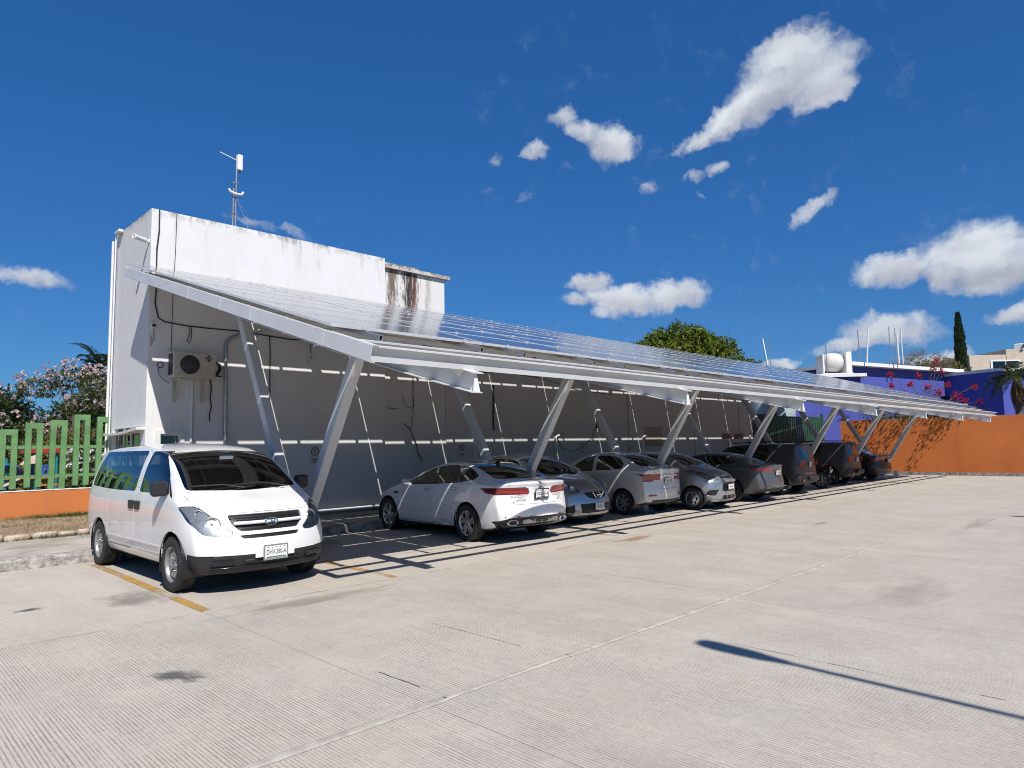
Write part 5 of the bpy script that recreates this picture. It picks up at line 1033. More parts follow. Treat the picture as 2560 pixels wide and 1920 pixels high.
def inside(p, poly):
    x, y = p; c = False; j = len(poly)-1
    for i in range(len(poly)):
        xi, yi = poly[i]; xj, yj = poly[j]
        if (yi > y) != (yj > y) and x < (xj-xi)*(y-yi)/(yj-yi)+xi: c = not c
        j = i
    return c
def clip(bm, lay, view, poly, tid, cond, only=(0,)):
    """cut the outline into the skin and mark what lies inside"""
    a, b = {'side': (0, 2), 'end': (1, 2), 'top': (0, 1)}[view]; e = 1e-4
    def bb(f): u = [v.co[a] for v in f.verts]; w = [v.co[b] for v in f.verts]; return min(u), max(u), min(w), max(w)
    pu = [p[0] for p in poly]; pw = [p[1] for p in poly]; B = (min(pu), max(pu), min(pw), max(pw))
    def ov(x, y): return x[0] <= y[1]+e and y[0] <= x[1]+e and x[2] <= y[3]+e and y[2] <= x[3]+e
    cand = [f for f in bm.faces if f[lay] in only and cond(f.normal, f.calc_center_median()) and ov(bb(f), B)]
    n = len(poly)
    for i in range(n):
        p, q = poly[i], poly[(i+1) % n]; eb = (min(p[0], q[0]), max(p[0], q[0]), min(p[1], q[1]), max(p[1], q[1])); sub = [f for f in cand if f.is_valid and ov(bb(f), eb)]
        if not sub: continue
        nu, nw = q[1]-p[1], p[0]-q[0]; ln = math.hypot(nu, nw)
        if ln < 1e-9: continue
        nu /= ln; nw /= ln; dist = lambda v: (v.co[a]-p[0])*nu + (v.co[b]-p[1])*nw
        for ed in {e_ for f in sub for e_ in f.edges}:
            d0, d1 = dist(ed.verts[0]), dist(ed.verts[1])
            if d0*d1 < 0 and abs(d0) > 1e-6 and abs(d1) > 1e-6: bmesh.utils.edge_split(ed, ed.verts[0], d0/(d0-d1))
        new = []
        for f in sub:
            on = [v for v in f.verts if abs(dist(v)) <= 2e-6]
            if len(on) < 2: continue
            on.sort(key=lambda v: (v.co[a]*-nw + v.co[b]*nu)); v0, v1 = on[0], on[-1]
            if any(v1 in e_.verts for e_ in v0.link_edges): continue
            try: nf = bmesh.utils.face_split(f, v0, v1)[0]
            except Exception: continue
            if nf: nf.normal_update(); new.append(nf)
        cand += new
    for f in cand:
        c = f.calc_center_median()
        if f[lay] in only and inside((c[a], c[b]), poly): f[lay] = tid
def extract(bm, lay, tids, name, material, parent, gap=.003, off=0, rim=.02, smooth=True):
    faces = [f for f in bm.faces if f[lay] in tids]
    if not faces: return None
    fs_ = set(faces); vm = {}; vs = []; inn = {}
    for f in faces:
        c = f.calc_center_median()
        for v in f.verts:
            if v not in vm: vm[v] = len(vs); vs.append(v)
            inn[v] = inn.get(v, Vector()) + (c-v.co)
    bed = []
    for f in faces:
        for l in f.loops:
            if not any(g in fs_ and g is not f for g in l.edge.link_faces): bed.append((l.vert, l.link_loop_next.vert))
    bv = {v for ed in bed for v in ed}; pos = []
    for v in vs:
        p = v.co.copy(); n = v.normal
        if v in bv and gap:
            d = inn[v]; d = d - n*d.dot(n)
            if d.length > 1e-7: p += d.normalized()*gap
        pos.append(p+n*off)
    fl = [[vm[v] for v in f.verts] for f in faces]; sm = [smooth]*len(fl)
    if rim:
        base = len(pos); rm = {}
        for v in bv:
            rm[v] = len(pos); pos.append(pos[vm[v]].copy()); pos.append(pos[vm[v]]-v.normal*rim)
        for u, w in bed: fl.append([rm[w], rm[u], rm[u]+1, rm[w]+1]); sm.append(False)
    me = bpy.data.meshes.new(name); me.from_pydata(pos, [], fl); me.materials.append(material); me.polygons.foreach_set('use_smooth', sm); me.update()
    return link(bpy.data.objects.new(name, me), parent)
WHEEL = {}
def wheel_mesh(style, r, w):
    k = (style, round(r, 3), round(w, 3))
    if k in WHEEL: return WHEEL[k]
    rr = r*(.66 if style != 'steel' else .63); ty = MB(); pr = [(rr, -.46*w), (rr+.01, -.50*w), (r*.86, -.53*w), (r*.95, -.50*w), (r*.985, -.40*w), (r, -.30*w)]
    pr = pr+[(r, -.10*w), (r*.985, -.095*w), (r*.985, -.075*w), (r, -.07*w), (r, .07*w), (r*.985, .075*w), (r*.985, .095*w), (r, .10*w)]+[(a, -b) for a, b in pr[::-1]]; ty.lathe(pr, 40, 'y')
    for j in range(40): a = 2*math.pi*j/40; ty.box((math.cos(a)*r*.972, .455*w, math.sin(a)*r*.972), (.012, .06*w, .05), Matrix.Rotation(-a+.35, 3, 'Y'))
    rm = MB(); rm.lathe([(rr, -.44*w), (rr*.93, -.40*w), (rr*.90, .20*w), (rr*.94, .40*w), (rr*.99, .47*w), (rr*1.03, .50*w), (rr*1.03, .46*w), (rr, .44*w)], 40, 'y'); back = MB().lathe([(0, .02*w), (rr*.92, .02*w), (rr*.92, -.02*w), (0, -.02*w)], 28, 'y'); sp = MB()
    def spoke(a, w0, w1, r0, r1, y0, y1, th=.02, mb=sp):
        d = Vector((math.cos(a), 0, math.sin(a))); t = Vector((-math.sin(a), 0, math.cos(a))); P = []
        for rad, ww, yy in ((r0, w0, y0), (r1, w1, y1)):
            for s in (-1, 1): P.append(d*rad+t*ww*s/2+Vector((0, yy, 0)))
            for s in (-1, 1): P.append(d*rad+t*ww*s*.62+Vector((0, yy-th, 0)))
        mb.add(P, [(0, 1, 5, 4), (0, 4, 6, 2), (1, 3, 7, 5), (2, 6, 7, 3), (0, 2, 3, 1), (4, 5, 7, 6)])
    if style == 'steel':
        sp.lathe([(0, .34*w), (.055, .34*w), (.06, .30*w), (.075, .26*w), (.10, .28*w), (.135, .36*w), (.165, .34*w), (rr*.92, .22*w), (rr*.92, .18*w)], 36, 'y')
        hl = MB()
        for j in range(16): a = 2*math.pi*j/16; hl.lathe([(0, 0), (.017, 0)], 10, 'y', (math.cos(a)*rr*.83, .275*w, math.sin(a)*rr*.83))
        for j in range(6): a = 2*math.pi*j/6; sp.lathe([(0, .42*w), (.011, .42*w), (.013, .28*w)], 6, 'y', (math.cos(a)*.085, 0, math.sin(a)*.085))
        extra = hl; em = MT['mesh']
    elif style == 'cover':
        sp.lathe([(0, .50*w), (rr*.30, .50*w), (rr*.36, .44*w), (rr*.55, .42*w), (rr*.98, .46*w), (rr*.99, .40*w)], 40, 'y'); hl = MB()
        for j in range(6):
            a = 2*math.pi*(j+.5)/6; d = Vector((math.cos(a), 0, math.sin(a))); t = Vector((-math.sin(a), 0, math.cos(a))); y = Vector((0, .462*w, 0)); hl.add([d*rr*.50-t*.014+y, d*rr*.50+t*.014+y, d*rr*.80+t*.032+y, d*rr*.80-t*.032+y], [(0, 1, 2, 3)])
        extra = hl; em = MT['mesh']
    else:
        n = {'spoke10': 10, 'spoke5': 5, 'spoke7': 7}[style]; sp.lathe([(0, .44*w), (.035, .44*w), (.055, .40*w), (.065, .25*w)], 24, 'y'); extra = MB(); em = MT['rim_dark']
        for j in range(n):
            a = 2*math.pi*j/n
            if style == 'spoke10':
                spoke(a+(.10 if j % 2 else -.10), .045, .030+.035*(j % 2), .04, rr*.96, .40*w, .44*w)
                if j % 2: spoke(a+.30, .03, .07, .06, rr*.95, .33*w, .40*w, mb=extra)
            elif style == 'spoke5':
                for q in (-.13, .13): spoke(a+q, .04, .05, .04, rr*.96, .40*w, .44*w)
            else: spoke(a, .045, .06, .04, rr*.96, .38*w, .44*w)
    hb = MB().lathe([(0, .455*w), (.026, .45*w), (.030, .43*w)], 16, 'y')
    m_ = {'steel': MT['rim_steel'], 'cover': MT['silver_part'], 'spoke10': MT['rim_alloy'], 'spoke5': MT['rim_alloy'], 'spoke7': MT['rim_steel']}[style]
    dish = MB(); dish.v = rm.v+sp.v; n0 = len(rm.v); dish.f = rm.f+[[i+n0 for i in f] for f in sp.f]; dish.sm = rm.sm+sp.sm; dish.mi = rm.mi+sp.mi
    def me(mb, nm, mt):
        x = mb.mesh(nm, mt); b = bmesh.new(); b.from_mesh(x); bmesh.ops.recalc_face_normals(b, faces=b.faces); b.to_mesh(x); b.free(); return x
    WHEEL[k] = (me(dish, 'rim', m_), me(ty, 'tyre', MT['rubber']), me(back, 'brake_disc', MT['brake']), me(extra, 'rim_detail', em) if extra.v else None, me(hb, 'hub_cap', MT['silver_part'])); return WHEEL[k]
def add_wheel(car, x, side, r, w, style, y):
    ri, ty, bk, ex, hb = wheel_mesh(style, r, w); o = inst(ty, 'wheel', car, (x, side*(y-w/2), r), (0, rnd.uniform(0, 6), 0 if side > 0 else math.pi))
    inst(ri, 'rim', o); inst(bk, 'brake_disc', o)
    if ex: inst(ex, 'rim_detail', o)
    inst(hb, 'hub_cap', o); return o
def plate(car, x, z, txt, back=False, y=0, w=.30, h=.15, frame=None, lean=0):
    p = MB().cbox((0, 0, 0), (.012, w, h), .004).build('license_plate', MT['plate_white'], car); p.location = (x, y, z); p.rotation_euler = (0, lean, math.pi if back else 0)
    if frame: MB().cbox((-.004, 0, 0), (.010, w+.04, h+.04), .004).build('plate_frame', MT[frame], p)
    if txt: inst(text_mesh(txt, h*.58, MT['plate_ink'], depth=.0008), 'lettering', p, (.0075, 0, .0), (R(90), 0, R(90)), (.62, 1, 1))
    b = MB().box((.0068, 0, -h*.40), (.002, w*.90, h*.10)); b.build('print_strip', MT['plate_green'], p)
    b = MB()
    for i in range(5): b.box((.0068, -w*.36+w*.18*i, h*.40), (.002, w*.05, h*.07))
    b.build('print_marks', MT['plate_ink'], p); return p
def seats(car, rows, hw, z0):
    for x, n in rows:
        for j in range(n):
            y = hw*(j-(n-1)/2); b = MB(); b.cbox((x+.22, y, z0+.10), (.50, .46, .16), .05); b.cbox((x-.06, y, z0+.45), (.14, .46, .62), .05, Matrix.Rotation(-.2, 3, 'Y')); b.cbox((x-.14, y, z0+.86), (.09, .26, .17), .035, Matrix.Rotation(-.2, 3, 'Y')); b.build('seat', MT['seat'], car)
def build_car(S, name, label, pose, level=3):
    car = empty(name, (pose[0], pose[1], 0), pose[2], label=label, cat=S['cat']); car.scale = (pose[3],)*3
    bm = car_surface(S, level); lay = bm.faces.layers.int.new('tag')
    nx = lambda s: (lambda n, c: n.y*s > .12 and c.y*s > .05)
    tid = 1; ex = []
    def reg(view, poly, cond, nm, mt, **kw):
        nonlocal tid; clip(bm, lay, view, poly, tid, cond); ex.append(([tid], nm, mt, kw)); tid += 1
    ax = S['axles']; ra = S['arch']; rw = S['wheel_r']
    for s in (1, -1):
        for x in ax: clip(bm, lay, 'side', circ(x, rw+.012, ra, 30), -1, lambda n, c, s=s, x=x: c.y*s > .45 and abs(c.x-x) < .7 and c.z < 1.0 and (n.y*s > .05 or n.z < -.3))
    for it in S['regions']:
        view, nm, mt, poly = it[:4]; kw = dict(it[4]) if len(it) > 4 else {}; mode = kw.pop('mode', None); also = kw.pop('also', None); xr = kw.pop('xr', (-9, 9)); nmin = kw.pop('nmin', .12); ymx = .60 if nm in ('windshield', 'rear_window') else 2
        if view == 'side':
            for s in (1, -1):
                reg('side', poly, lambda n, c, s=s: n.y*s > nmin and c.y*s > .05 and xr[0] < c.x < xr[1], nm, mt, **kw)
        elif view == 'any':
            reg('side', poly, lambda n, c: xr[0] < c.x < xr[1], nm, mt, **kw)
        elif view in ('front', 'rear'):
            sg = 1 if view == 'front' else -1
            cnd = lambda n, c: n.x*sg > nmin and abs(n.y) < ymx and xr[0] < c.x < xr[1]
            if mode == 'pair':
                for s in (1, -1):
                    clip(bm, lay, 'end', [(y*s, z) for y, z in poly], tid, cnd)
                    if also: clip(bm, lay, 'side', also, tid, lambda n, c, s=s: n.y*s > .12 and c.y*s > .30)
                    ex.append(([tid], nm, mt, kw)); tid += 1
            else: reg('end', poly, cnd, nm, mt, **kw)
        elif view == 'top': reg('top', poly, lambda n, c: n.z > .5 and c.z > 1.0, nm, mt, **kw)
    for f in bm.faces:
        if f[lay] == 0 and f.normal.z < -.6 and f.calc_center_median().z < .5: f[lay] = tid
    ex.append(([tid], 'underbody', 'black_plastic', dict(gap=0, rim=0)))
    bm.normal_update(); extract(bm, lay, [0], 'body', MT[S['paint']], car)
    if S.get('lining'): extract(bm, lay, [0]+[t[0][0] for t in ex if t[1] in ('door', 'tailgate', 'trunk_lid', 'bonnet')], 'cabin_lining', MT['interior'], car, gap=0, off=-.035, rim=0)
    for tids, nm, mt, kw in ex:
        kw = dict(kw); lens = kw.pop('lens', None); bars = kw.pop('bars', None)
        m = MT[S['paint']] if mt == 'paint' else MT[S['glass']] if mt == 'glass' else MT[mt]
        o = extract(bm, lay, tids, nm, m, car, **kw)
        if lens and o: extract(bm, lay, tids, 'lens', MT[lens], o, gap=.002, off=.001, rim=0)
    bm.free()
    for s in (1, -1):
        for x in ax:
            add_wheel(car, x, s, rw, S['wheel_w'], S['wheel'], S['track'])
            b = MB(); n = 18; vs = []; fs = []; y0, y1 = s*(S['track']+.005), s*(S['track']-.32)
            for i in range(n+1): a = math.pi*(-.12+1.24*i/n); vs += [(x+math.cos(a)*(ra+.004), y0, rw+.012+math.sin(a)*(ra+.004)), (x+math.cos(a)*(ra+.004), y1, rw+.012+math.sin(a)*(ra+.004))]
            for i in range(n): fs.append((2*i, 2*i+1, 2*i+3, 2*i+2))
            b.add(vs, fs, True); b.add([(x+math.cos(math.pi*(-.12+1.24*i/n))*(ra+.004), y1, rw+.012+math.sin(math.pi*(-.12+1.24*i/n))*(ra+.004)) for i in range(n+1)], [list(range(n+1))]); b.build('wheel_arch_liner', MT['mesh'], car)
    return car
def mirrors(car, x, y, z, mt, w=.20, h=.17, d=.10):
    for s in (1, -1):
        m = MB(); m.cbox((x, s*(y+w*.5-.02), z), (d, w, h), .04); m.box((x-.01, s*(y-.06), z-h*.30), (.07, .20, .035)); m.build('mirror', MT[mt], car)
def handles(car, pts, y, mt='silver_part', ln=.17):
    for s in (1, -1):
        for x, z in pts: MB().cbox((x, s*y, z), (ln, .03, .028), .012).build('door_handle', MT[mt], car)
def oval_badge(car, x, y, z, w, h, txt, back, shear=0, size=None, lean=0, mt='chrome'):
    b = MB().lathe([(1, -.006), (1.02, 0), (.98, .006), (.88, .006), (.86, 0)], 28, 'x', (0, 0, 0)); b.v = [(p[0], p[1]*w/2, p[2]*h/2) for p in b.v]; o = b.build('badge', MT[mt], car); o.location = (x, y, z); o.rotation_euler = (0, lean, math.pi if back else 0)
    if txt: inst(text_mesh(txt, size or h*.85, MT[mt], depth=.003, shear=shear), 'lettering', o, (.003, 0, 0), (R(90), 0, R(90)))
    return o
def wipers(car, pts):
    for P in pts: MB().tube(P, .011, 5).build('wiper', MT['black_plastic'], car)

# ---------------- white passenger van
VAN = dict(cat='van', paint='car_white', glass='glass_van', lining=1, xs=[2.50, 2.40, 2.18, 1.95, 1.74, 1.58, 1.25, .90, .62, .2, -.6, -1.4, -2.1, -2.38, -2.52, -2.60],
    top=[(2.50, .97), (2.40, 1.03), (2.18, 1.11), (1.95, 1.175), (1.74, 1.235), (1.58, 1.305), (1.25, 1.52), (.90, 1.735), (.62, 1.835), (.2, 1.895), (-.6, 1.93), (-1.4, 1.93), (-2.1, 1.90), (-2.38, 1.865), (-2.52, 1.835), (-2.6, 1.79)],
    belt=[(2.5, .84), (2.18, .98), (1.95, 1.05), (1.74, 1.11), (1.5, 1.14), (1.0, 1.165), (-2.1, 1.20), (-2.6, 1.20)], W=[(2.5, .88), (2.3, .915), (2.0, .945), (1.6, .96), (-2.0, .96), (-2.4, .935), (-2.6, .90)],
    R=[(2.5, .74), (2.18, .79), (1.74, .83), (1.58, .825), (1.25, .79), (.9, .745), (.62, .725), (-2.0, .735), (-2.6, .70)], crown=[(2.5, .06), (1.95, .045), (1.74, .04), (1.25, .055), (.62, .075), (-2.1, .075), (-2.6, .08)], bot=[(2.6, .25), (2.2, .26), (1.6, .27), (-2.2, .27), (-2.6, .34)],
    Lf=.95, Lr=.55, bowf=.30, bowr=.10, pf=[(.2, -.09), (.30, -.02), (.48, .02), (.62, .0), (.80, -.07), (.98, -.20)], pr=[(.3, .05), (.5, -.01), (.75, .0), (1.0, .06), (1.4, .13), (1.85, .30)], axles=(1.6, -1.6), arch=.405, wheel_r=.345, wheel_w=.215, track=.945, wheel='steel', tuck=.012,
    regions=[('front', 'windshield', 'glass_dark', rp([(-.775, 1.27), (0, 1.24), (.775, 1.27), (.69, 1.765), (0, 1.80), (-.69, 1.765)], .05), dict(xr=(.5, 1.9), off=-.004)),
        ('front', 'headlight', 'reflector', rp([(.93, 1.08), (.78, 1.085), (.68, .97), (.56, .82), (.465, .755), (.49, .715), (.63, .71), (.79, .745), (.90, .90)], .03), dict(mode='pair', off=-.010, lens='lens_clear', nmin=.03, xr=(1.7, 3))),
        ('front', 'grille', 'mesh', rp([(-.50, .965), (.50, .965), (.475, .86), (.385, .765), (-.385, .765), (-.475, .86)], .03), dict(off=-.02, xr=(2.0, 3))), ('front', 'lower_grille', 'mesh', rp([(-.40, .715), (.40, .715), (.36, .675), (-.36, .675)], .012), dict(off=-.014, xr=(2.0, 3))),
        ('any', 'bumper_skirt', 'black_plastic', [(1.985, .15), (1.99, .40), (2.02, .505), (2.75, .455), (2.75, .15)], dict(xr=(1.7, 3))),
        ('side', 'side_window', 'glass', rp([(-2.25, 1.26), (-2.16, 1.55), (-1.98, 1.80), (.04, 1.805), (.04, 1.225), (-1.2, 1.225)], .06), dict(off=-.004)), ('side', 'side_window', 'glass_mid', rp([(.20, 1.225), (.20, 1.79), (.56, 1.80), (.86, 1.66), (1.12, 1.475), (1.36, 1.22)], .05), dict(off=-.004)),
        ('side', 'quarter_panel', 'black_plastic', rp([(1.37, 1.215), (1.17, 1.43), (1.50, 1.165)], .008), dict()),
        ('side', 'door', 'paint', rp([(.12, .42), (.12, 1.84), (.56, 1.85), (.92, 1.70), (1.50, 1.15), (1.43, .92), (1.27, .80), (1.20, .66), (1.18, .42)], .03), dict()), ('side', 'door', 'paint', rp([(-1.14, .42), (-1.14, 1.84), (.12, 1.84), (.12, .42)], .03), dict()),
        ('front', 'bonnet', 'paint', rp([(-.84, 1.25), (.84, 1.25), (.80, 1.12), (.72, 1.02), (.60, .985), (-.60, .985), (-.72, 1.02), (-.80, 1.12)], .03), dict(xr=(1.55, 3), nmin=-.2)),
        ('rear', 'rear_window', 'glass', rp([(-.72, 1.25), (.72, 1.25), (.66, 1.74), (-.66, 1.74)], .05), dict(off=-.004, xr=(-3, -2))), ('rear', 'tail_light', 'red_lens', rp([(.88, .80), (.80, .80), (.80, 1.20), (.86, 1.20)], .02), dict(mode='pair', xr=(-3, -2)))])
van = build_car(VAN, 'passenger_van', 'white passenger van parked nearest the camera with its nose forward', (3.905, 10.557, R(-89.4), .962))
VX = 2.515
def curved_bar(car, name, mt, fx, y0, zc, h, d=.02, n=14):
    b = MB(); vs = []; fs = []
    for i in range(n+1):
        y = -y0+2*y0*i/n; x = fx(y); vs += [(x, y, zc-h/2), (x+d, y, zc-h*.35), (x+d, y, zc+h*.35), (x, y, zc+h/2)]
    for i in range(n):
        for k in range(3): fs.append((i*4+k, i*4+k+1, i*4+5+k, i*4+4+k))
    return b.add(vs, fs, True).build(name, MT[mt], car)
curved_bar(van, 'grille_bar', 'car_white', lambda y: 2.385-.30*(abs(y)/.88)**2.4, .46, .862, .045)
b = MB()
for j in range(7):
    for i in range(24):
        y = -.46+.04*i+(.02 if j % 2 else 0); z = .785+.028*j
        if abs(y) < .37+.62*(z-.765)*.6 and abs(z-.862) > .03: b.box((2.385-.30*(abs(y)/.88)**2.4-.5*(z-.862), y, z), (.012, .022, .008), Matrix.Rotation(.5 if i % 2 else -.5, 3, 'X'))
tag(b.build('grille_mesh', MT['black_plastic'], van), kind='stuff')
oval_badge(van, 2.418, 0, .866, .18, .098, 'H', False, shear=.45, size=.095, lean=-.1)
for s in (-1, 1):
    for yy, zz, rr_ in ((.70, .855, .108), (.80, .985, .052)):
        o = MB().lathe([(rr_, 0), (rr_*.98, .012), (rr_*.90, .012), (rr_*.80, -.01), (rr_*.45, -.035), (rr_*.25, -.03), (rr_*.2, .0), (0, .008)], 26, 'x').build('lamp_bowl', MT['lamp_grey'], van); o.location = (2.205 if rr_ > .08 else 2.03, s*(yy-.02), zz); o.rotation_euler = (0, R(-14), s*R(30))
MB().cbox((2.535, 0, .50), (.012, .52, .13), .006).build('plate_bracket', MT['car_white'], van); plate(van, 2.556, .487, 'DHV-280-A', w=.29, h=.15, frame='silver_part')
for s in (-1, 1):
    MB().cbox((2.375, s*.60, .40), (.05, .26, .07), .02, Matrix.Rotation(s*R(24), 3, 'Z')).build('fog_recess', MT['black_gloss'], van)
curved_bar(van, 'bumper_lip', 'black_gloss', lambda y: 2.475-.28*(abs(y)/.88)**2.4, .74, .335, .016, .022, 20)
curved_bar(van, 'air_intake', 'mesh', lambda y: 2.49-.28*(abs(y)/.88)**2.4, .36, .395, .06, .014)
mirrors(van, 1.30, .93, 1.30, 'black_plastic', .20, .20, .12)
for s in (-1, 1):
    for x in (-.02, .25): MB().cbox((x, s*.957, 1.035), (.20, .025, .12), .012).build('door_handle', MT['black_plastic'], van)
    for x in (1.19, -2.03): MB().box((x, s*.80, .27), (.015, .20, .26)).build('mud_flap', MT['black_plastic'], van)
    MB().cbox((.0, s*.953, .545), (2.3, .012, .014), .004).build('side_crease', MT['car_white'], van)
MB().tube([(-.05, -.35, 1.92), (-.22, -.35, 2.32)], .006, 5).lathe([(.03, 1.915), (.022, 1.935), (.008, 1.95)], 10, 'z', (-.05, -.35, 0)).build('antenna', MT['black_plastic'], van)
wipers(van, [[(1.72, .55, 1.275), (1.60, .25, 1.33), (1.645, -.18, 1.315)], [(1.72, -.05, 1.275), (1.62, -.30, 1.325), (1.60, -.72, 1.32)]])
seats(van, [(.55, 2), (-.35, 3), (-1.2, 3), (-1.95, 3)], .52, .62)
MB().cbox((1.25, 0, 1.06), (.35, 1.5, .20), .05).build('dashboard', MT['interior'], van); MB().cbox((.98, .0, 1.68), (.03, .20, .06), .012).build('rear_view_mirror', MT['silver_part'], van)
o = MB().tube([(.98+.06*math.sin(a), .40+.18*math.cos(a), 1.15+.17*math.sin(a)) for a in [2*math.pi*i/18 for i in range(19)]], .014, 6).build('steering_wheel', MT['interior'], van)

# ---------------- white sedan, tail towards the camera
SEDAN = dict(cat='car', paint='car_pearl', glass='glass_mid', lining=1, xs=[2.365, 2.27, 2.0, 1.6, 1.2, 1.02, .88, .5, .1, -.2, -.6, -1.0, -1.4, -1.75, -2.0, -2.12, -2.3, -2.42, -2.49],
    top=[(2.365, .68), (2.27, .755), (2.0, .84), (1.6, .92), (1.2, .985), (1.02, 1.015), (.88, 1.06), (.5, 1.245), (.1, 1.385), (-.2, 1.44), (-.6, 1.468), (-1.0, 1.445), (-1.4, 1.355), (-1.75, 1.225), (-2.0, 1.125), (-2.12, 1.10), (-2.3, 1.095), (-2.42, 1.09), (-2.49, 1.07)],
    belt=[(2.365, .58), (2.0, .74), (1.6, .83), (1.2, .895), (.9, .925), (0, .965), (-1.0, 1.01), (-1.8, 1.045), (-2.1, 1.03), (-2.49, .98)], W=[(2.365, .80), (2.1, .87), (1.4, .925), (0, .925), (-1.5, .93), (-2.1, .905), (-2.49, .85)],
    R=[(2.365, .62), (2.0, .74), (1.4, .76), (1.02, .76), (.88, .74), (.5, .665), (.1, .60), (-.2, .585), (-.6, .58), (-1.0, .58), (-1.4, .60), (-1.75, .66), (-2.0, .72), (-2.12, .76), (-2.49, .74)], crown=[(2.365, .04), (1.4, .03), (1.02, .025), (.5, .05), (-.2, .055), (-1.0, .055), (-1.75, .05), (-2.12, .025), (-2.49, .025)], bot=[(2.4, .20), (1.9, .18), (0, .19), (-2.0, .22), (-2.49, .30)],
    Lf=.95, Lr=.75, bowf=.34, bowr=.26, pf=[(.15, -.10), (.3, 0), (.5, .01), (.68, -.06)], pr=[(.25, .08), (.4, .0), (.55, -.02), (.75, .045), (.9, .07), (1.02, .02), (1.09, -.01)], axles=(1.4025, -1.4025), arch=.375, wheel_r=.333, wheel_w=.225, track=.918, wheel='spoke10', tuck=.02,
    regions=[('front', 'windshield', 'glass', rp([(-.67, 1.05), (0, 1.025), (.67, 1.05), (.515, 1.36), (0, 1.385), (-.515, 1.36)], .05), dict(xr=(0, 1.2), off=-.003)), ('rear', 'rear_window', 'glass_dark', rp([(-.63, 1.135), (0, 1.12), (.63, 1.135), (.53, 1.385), (0, 1.415), (-.53, 1.385)], .05), dict(xr=(-2.2, -.9), off=-.003, nmin=.08)),
        ('side', 'side_window', 'glass', rp([(.72, .99), (.42, 1.135), (.04, 1.285), (-.22, 1.335), (-.27, 1.03)], .02), dict(off=-.003)), ('side', 'side_window', 'glass', rp([(-.34, 1.035), (-.30, 1.343), (-.75, 1.358), (-1.10, 1.325), (-1.09, 1.08)], .025), dict(off=-.003)), ('side', 'quarter_window', 'glass_dark', rp([(-1.14, 1.085), (-1.15, 1.315), (-1.34, 1.25), (-1.50, 1.18), (-1.46, 1.135)], .03), dict(off=-.003)), ('side', 'window_trim', 'black_gloss', rp([(.80, .972), (.43, 1.152), (.04, 1.302), (-.25, 1.353), (-.75, 1.374), (-1.12, 1.34), (-1.37, 1.262), (-1.55, 1.18), (-1.50, 1.115), (-1.10, 1.06), (-.3, 1.01)], .015), dict(gap=.001)),
        ('top', 'roof_glass', 'black_gloss', rp([(.06, -.46), (.06, .46), (-1.02, .44), (-1.02, -.44)], .04), dict(gap=.002)),
        ('rear', 'tail_lens', 'red_lens', rp([(.29, .908), (.62, .935), (.80, .95), (.80, .905), (.60, .888), (.30, .878)], .008), dict(mode='pair', off=.004, gap=0, xr=(-3, -1.9))), ('rear', 'tail_light', 'dark_red_lens', rp([(.25, .92), (.55, .945), (.95, .985), (.95, .90), (.62, .865), (.27, .86)], .012), dict(mode='pair', also=rp([(-1.80, .975), (-2.2, .985), (-2.6, .985), (-2.6, .87), (-2.2, .865), (-1.96, .90)], .02), off=.004, xr=(-3, -1.7), nmin=.1)), ('rear', 'reverse_light', 'white_lens', rp([(.29, .850), (.60, .842), (.60, .805), (.31, .815)], .01), dict(mode='pair', off=.003, xr=(-3, -1.9))),
        ('rear', 'diffuser', 'black_gloss', rp([(-.86, .40), (-.62, .465), (.62, .465), (.86, .40), (.74, .20), (-.74, .20)], .03), dict(off=-.005, xr=(-3, -1.9))), ('rear', 'trunk_lid', 'paint', rp([(-.66, 1.12), (.66, 1.12), (.64, .93), (.58, .69), (-.58, .69), (-.64, .93)], .05), dict(xr=(-3, -2.0), nmin=-.3)),
        ('side', 'door', 'paint', rp([(.95, .34), (.97, .62), (.86, .95), (.44, 1.175), (.02, 1.34), (-.28, 1.39), (-.30, .98), (-.27, .34)], .03), dict()), ('side', 'door', 'paint', rp([(-.27, .34), (-.30, .98), (-.28, 1.40), (-.8, 1.415), (-1.13, 1.37), (-1.27, 1.05), (-1.05, .78), (-.97, .55), (-.93, .34)], .03), dict()), ('side', 'fuel_flap', 'paint', circ(-1.70, .87, .075, 16), dict(gap=.004)),
        ('front', 'headlight', 'reflector', rp([(.82, .74), (.55, .68), (.45, .60), (.70, .60), (.84, .66)], .02), dict(mode='pair', off=-.01, lens='lens_clear', xr=(1.6, 3))), ('front', 'grille', 'mesh', rp([(-.42, .60), (.42, .60), (.34, .48), (-.34, .48)], .03), dict(off=-.01, xr=(2, 3)))])
sed = build_car(SEDAN, 'sedan_car', 'white sedan with dark glass roof parked nose to the wall', (9.235, 10.79, R(85.5), .993))
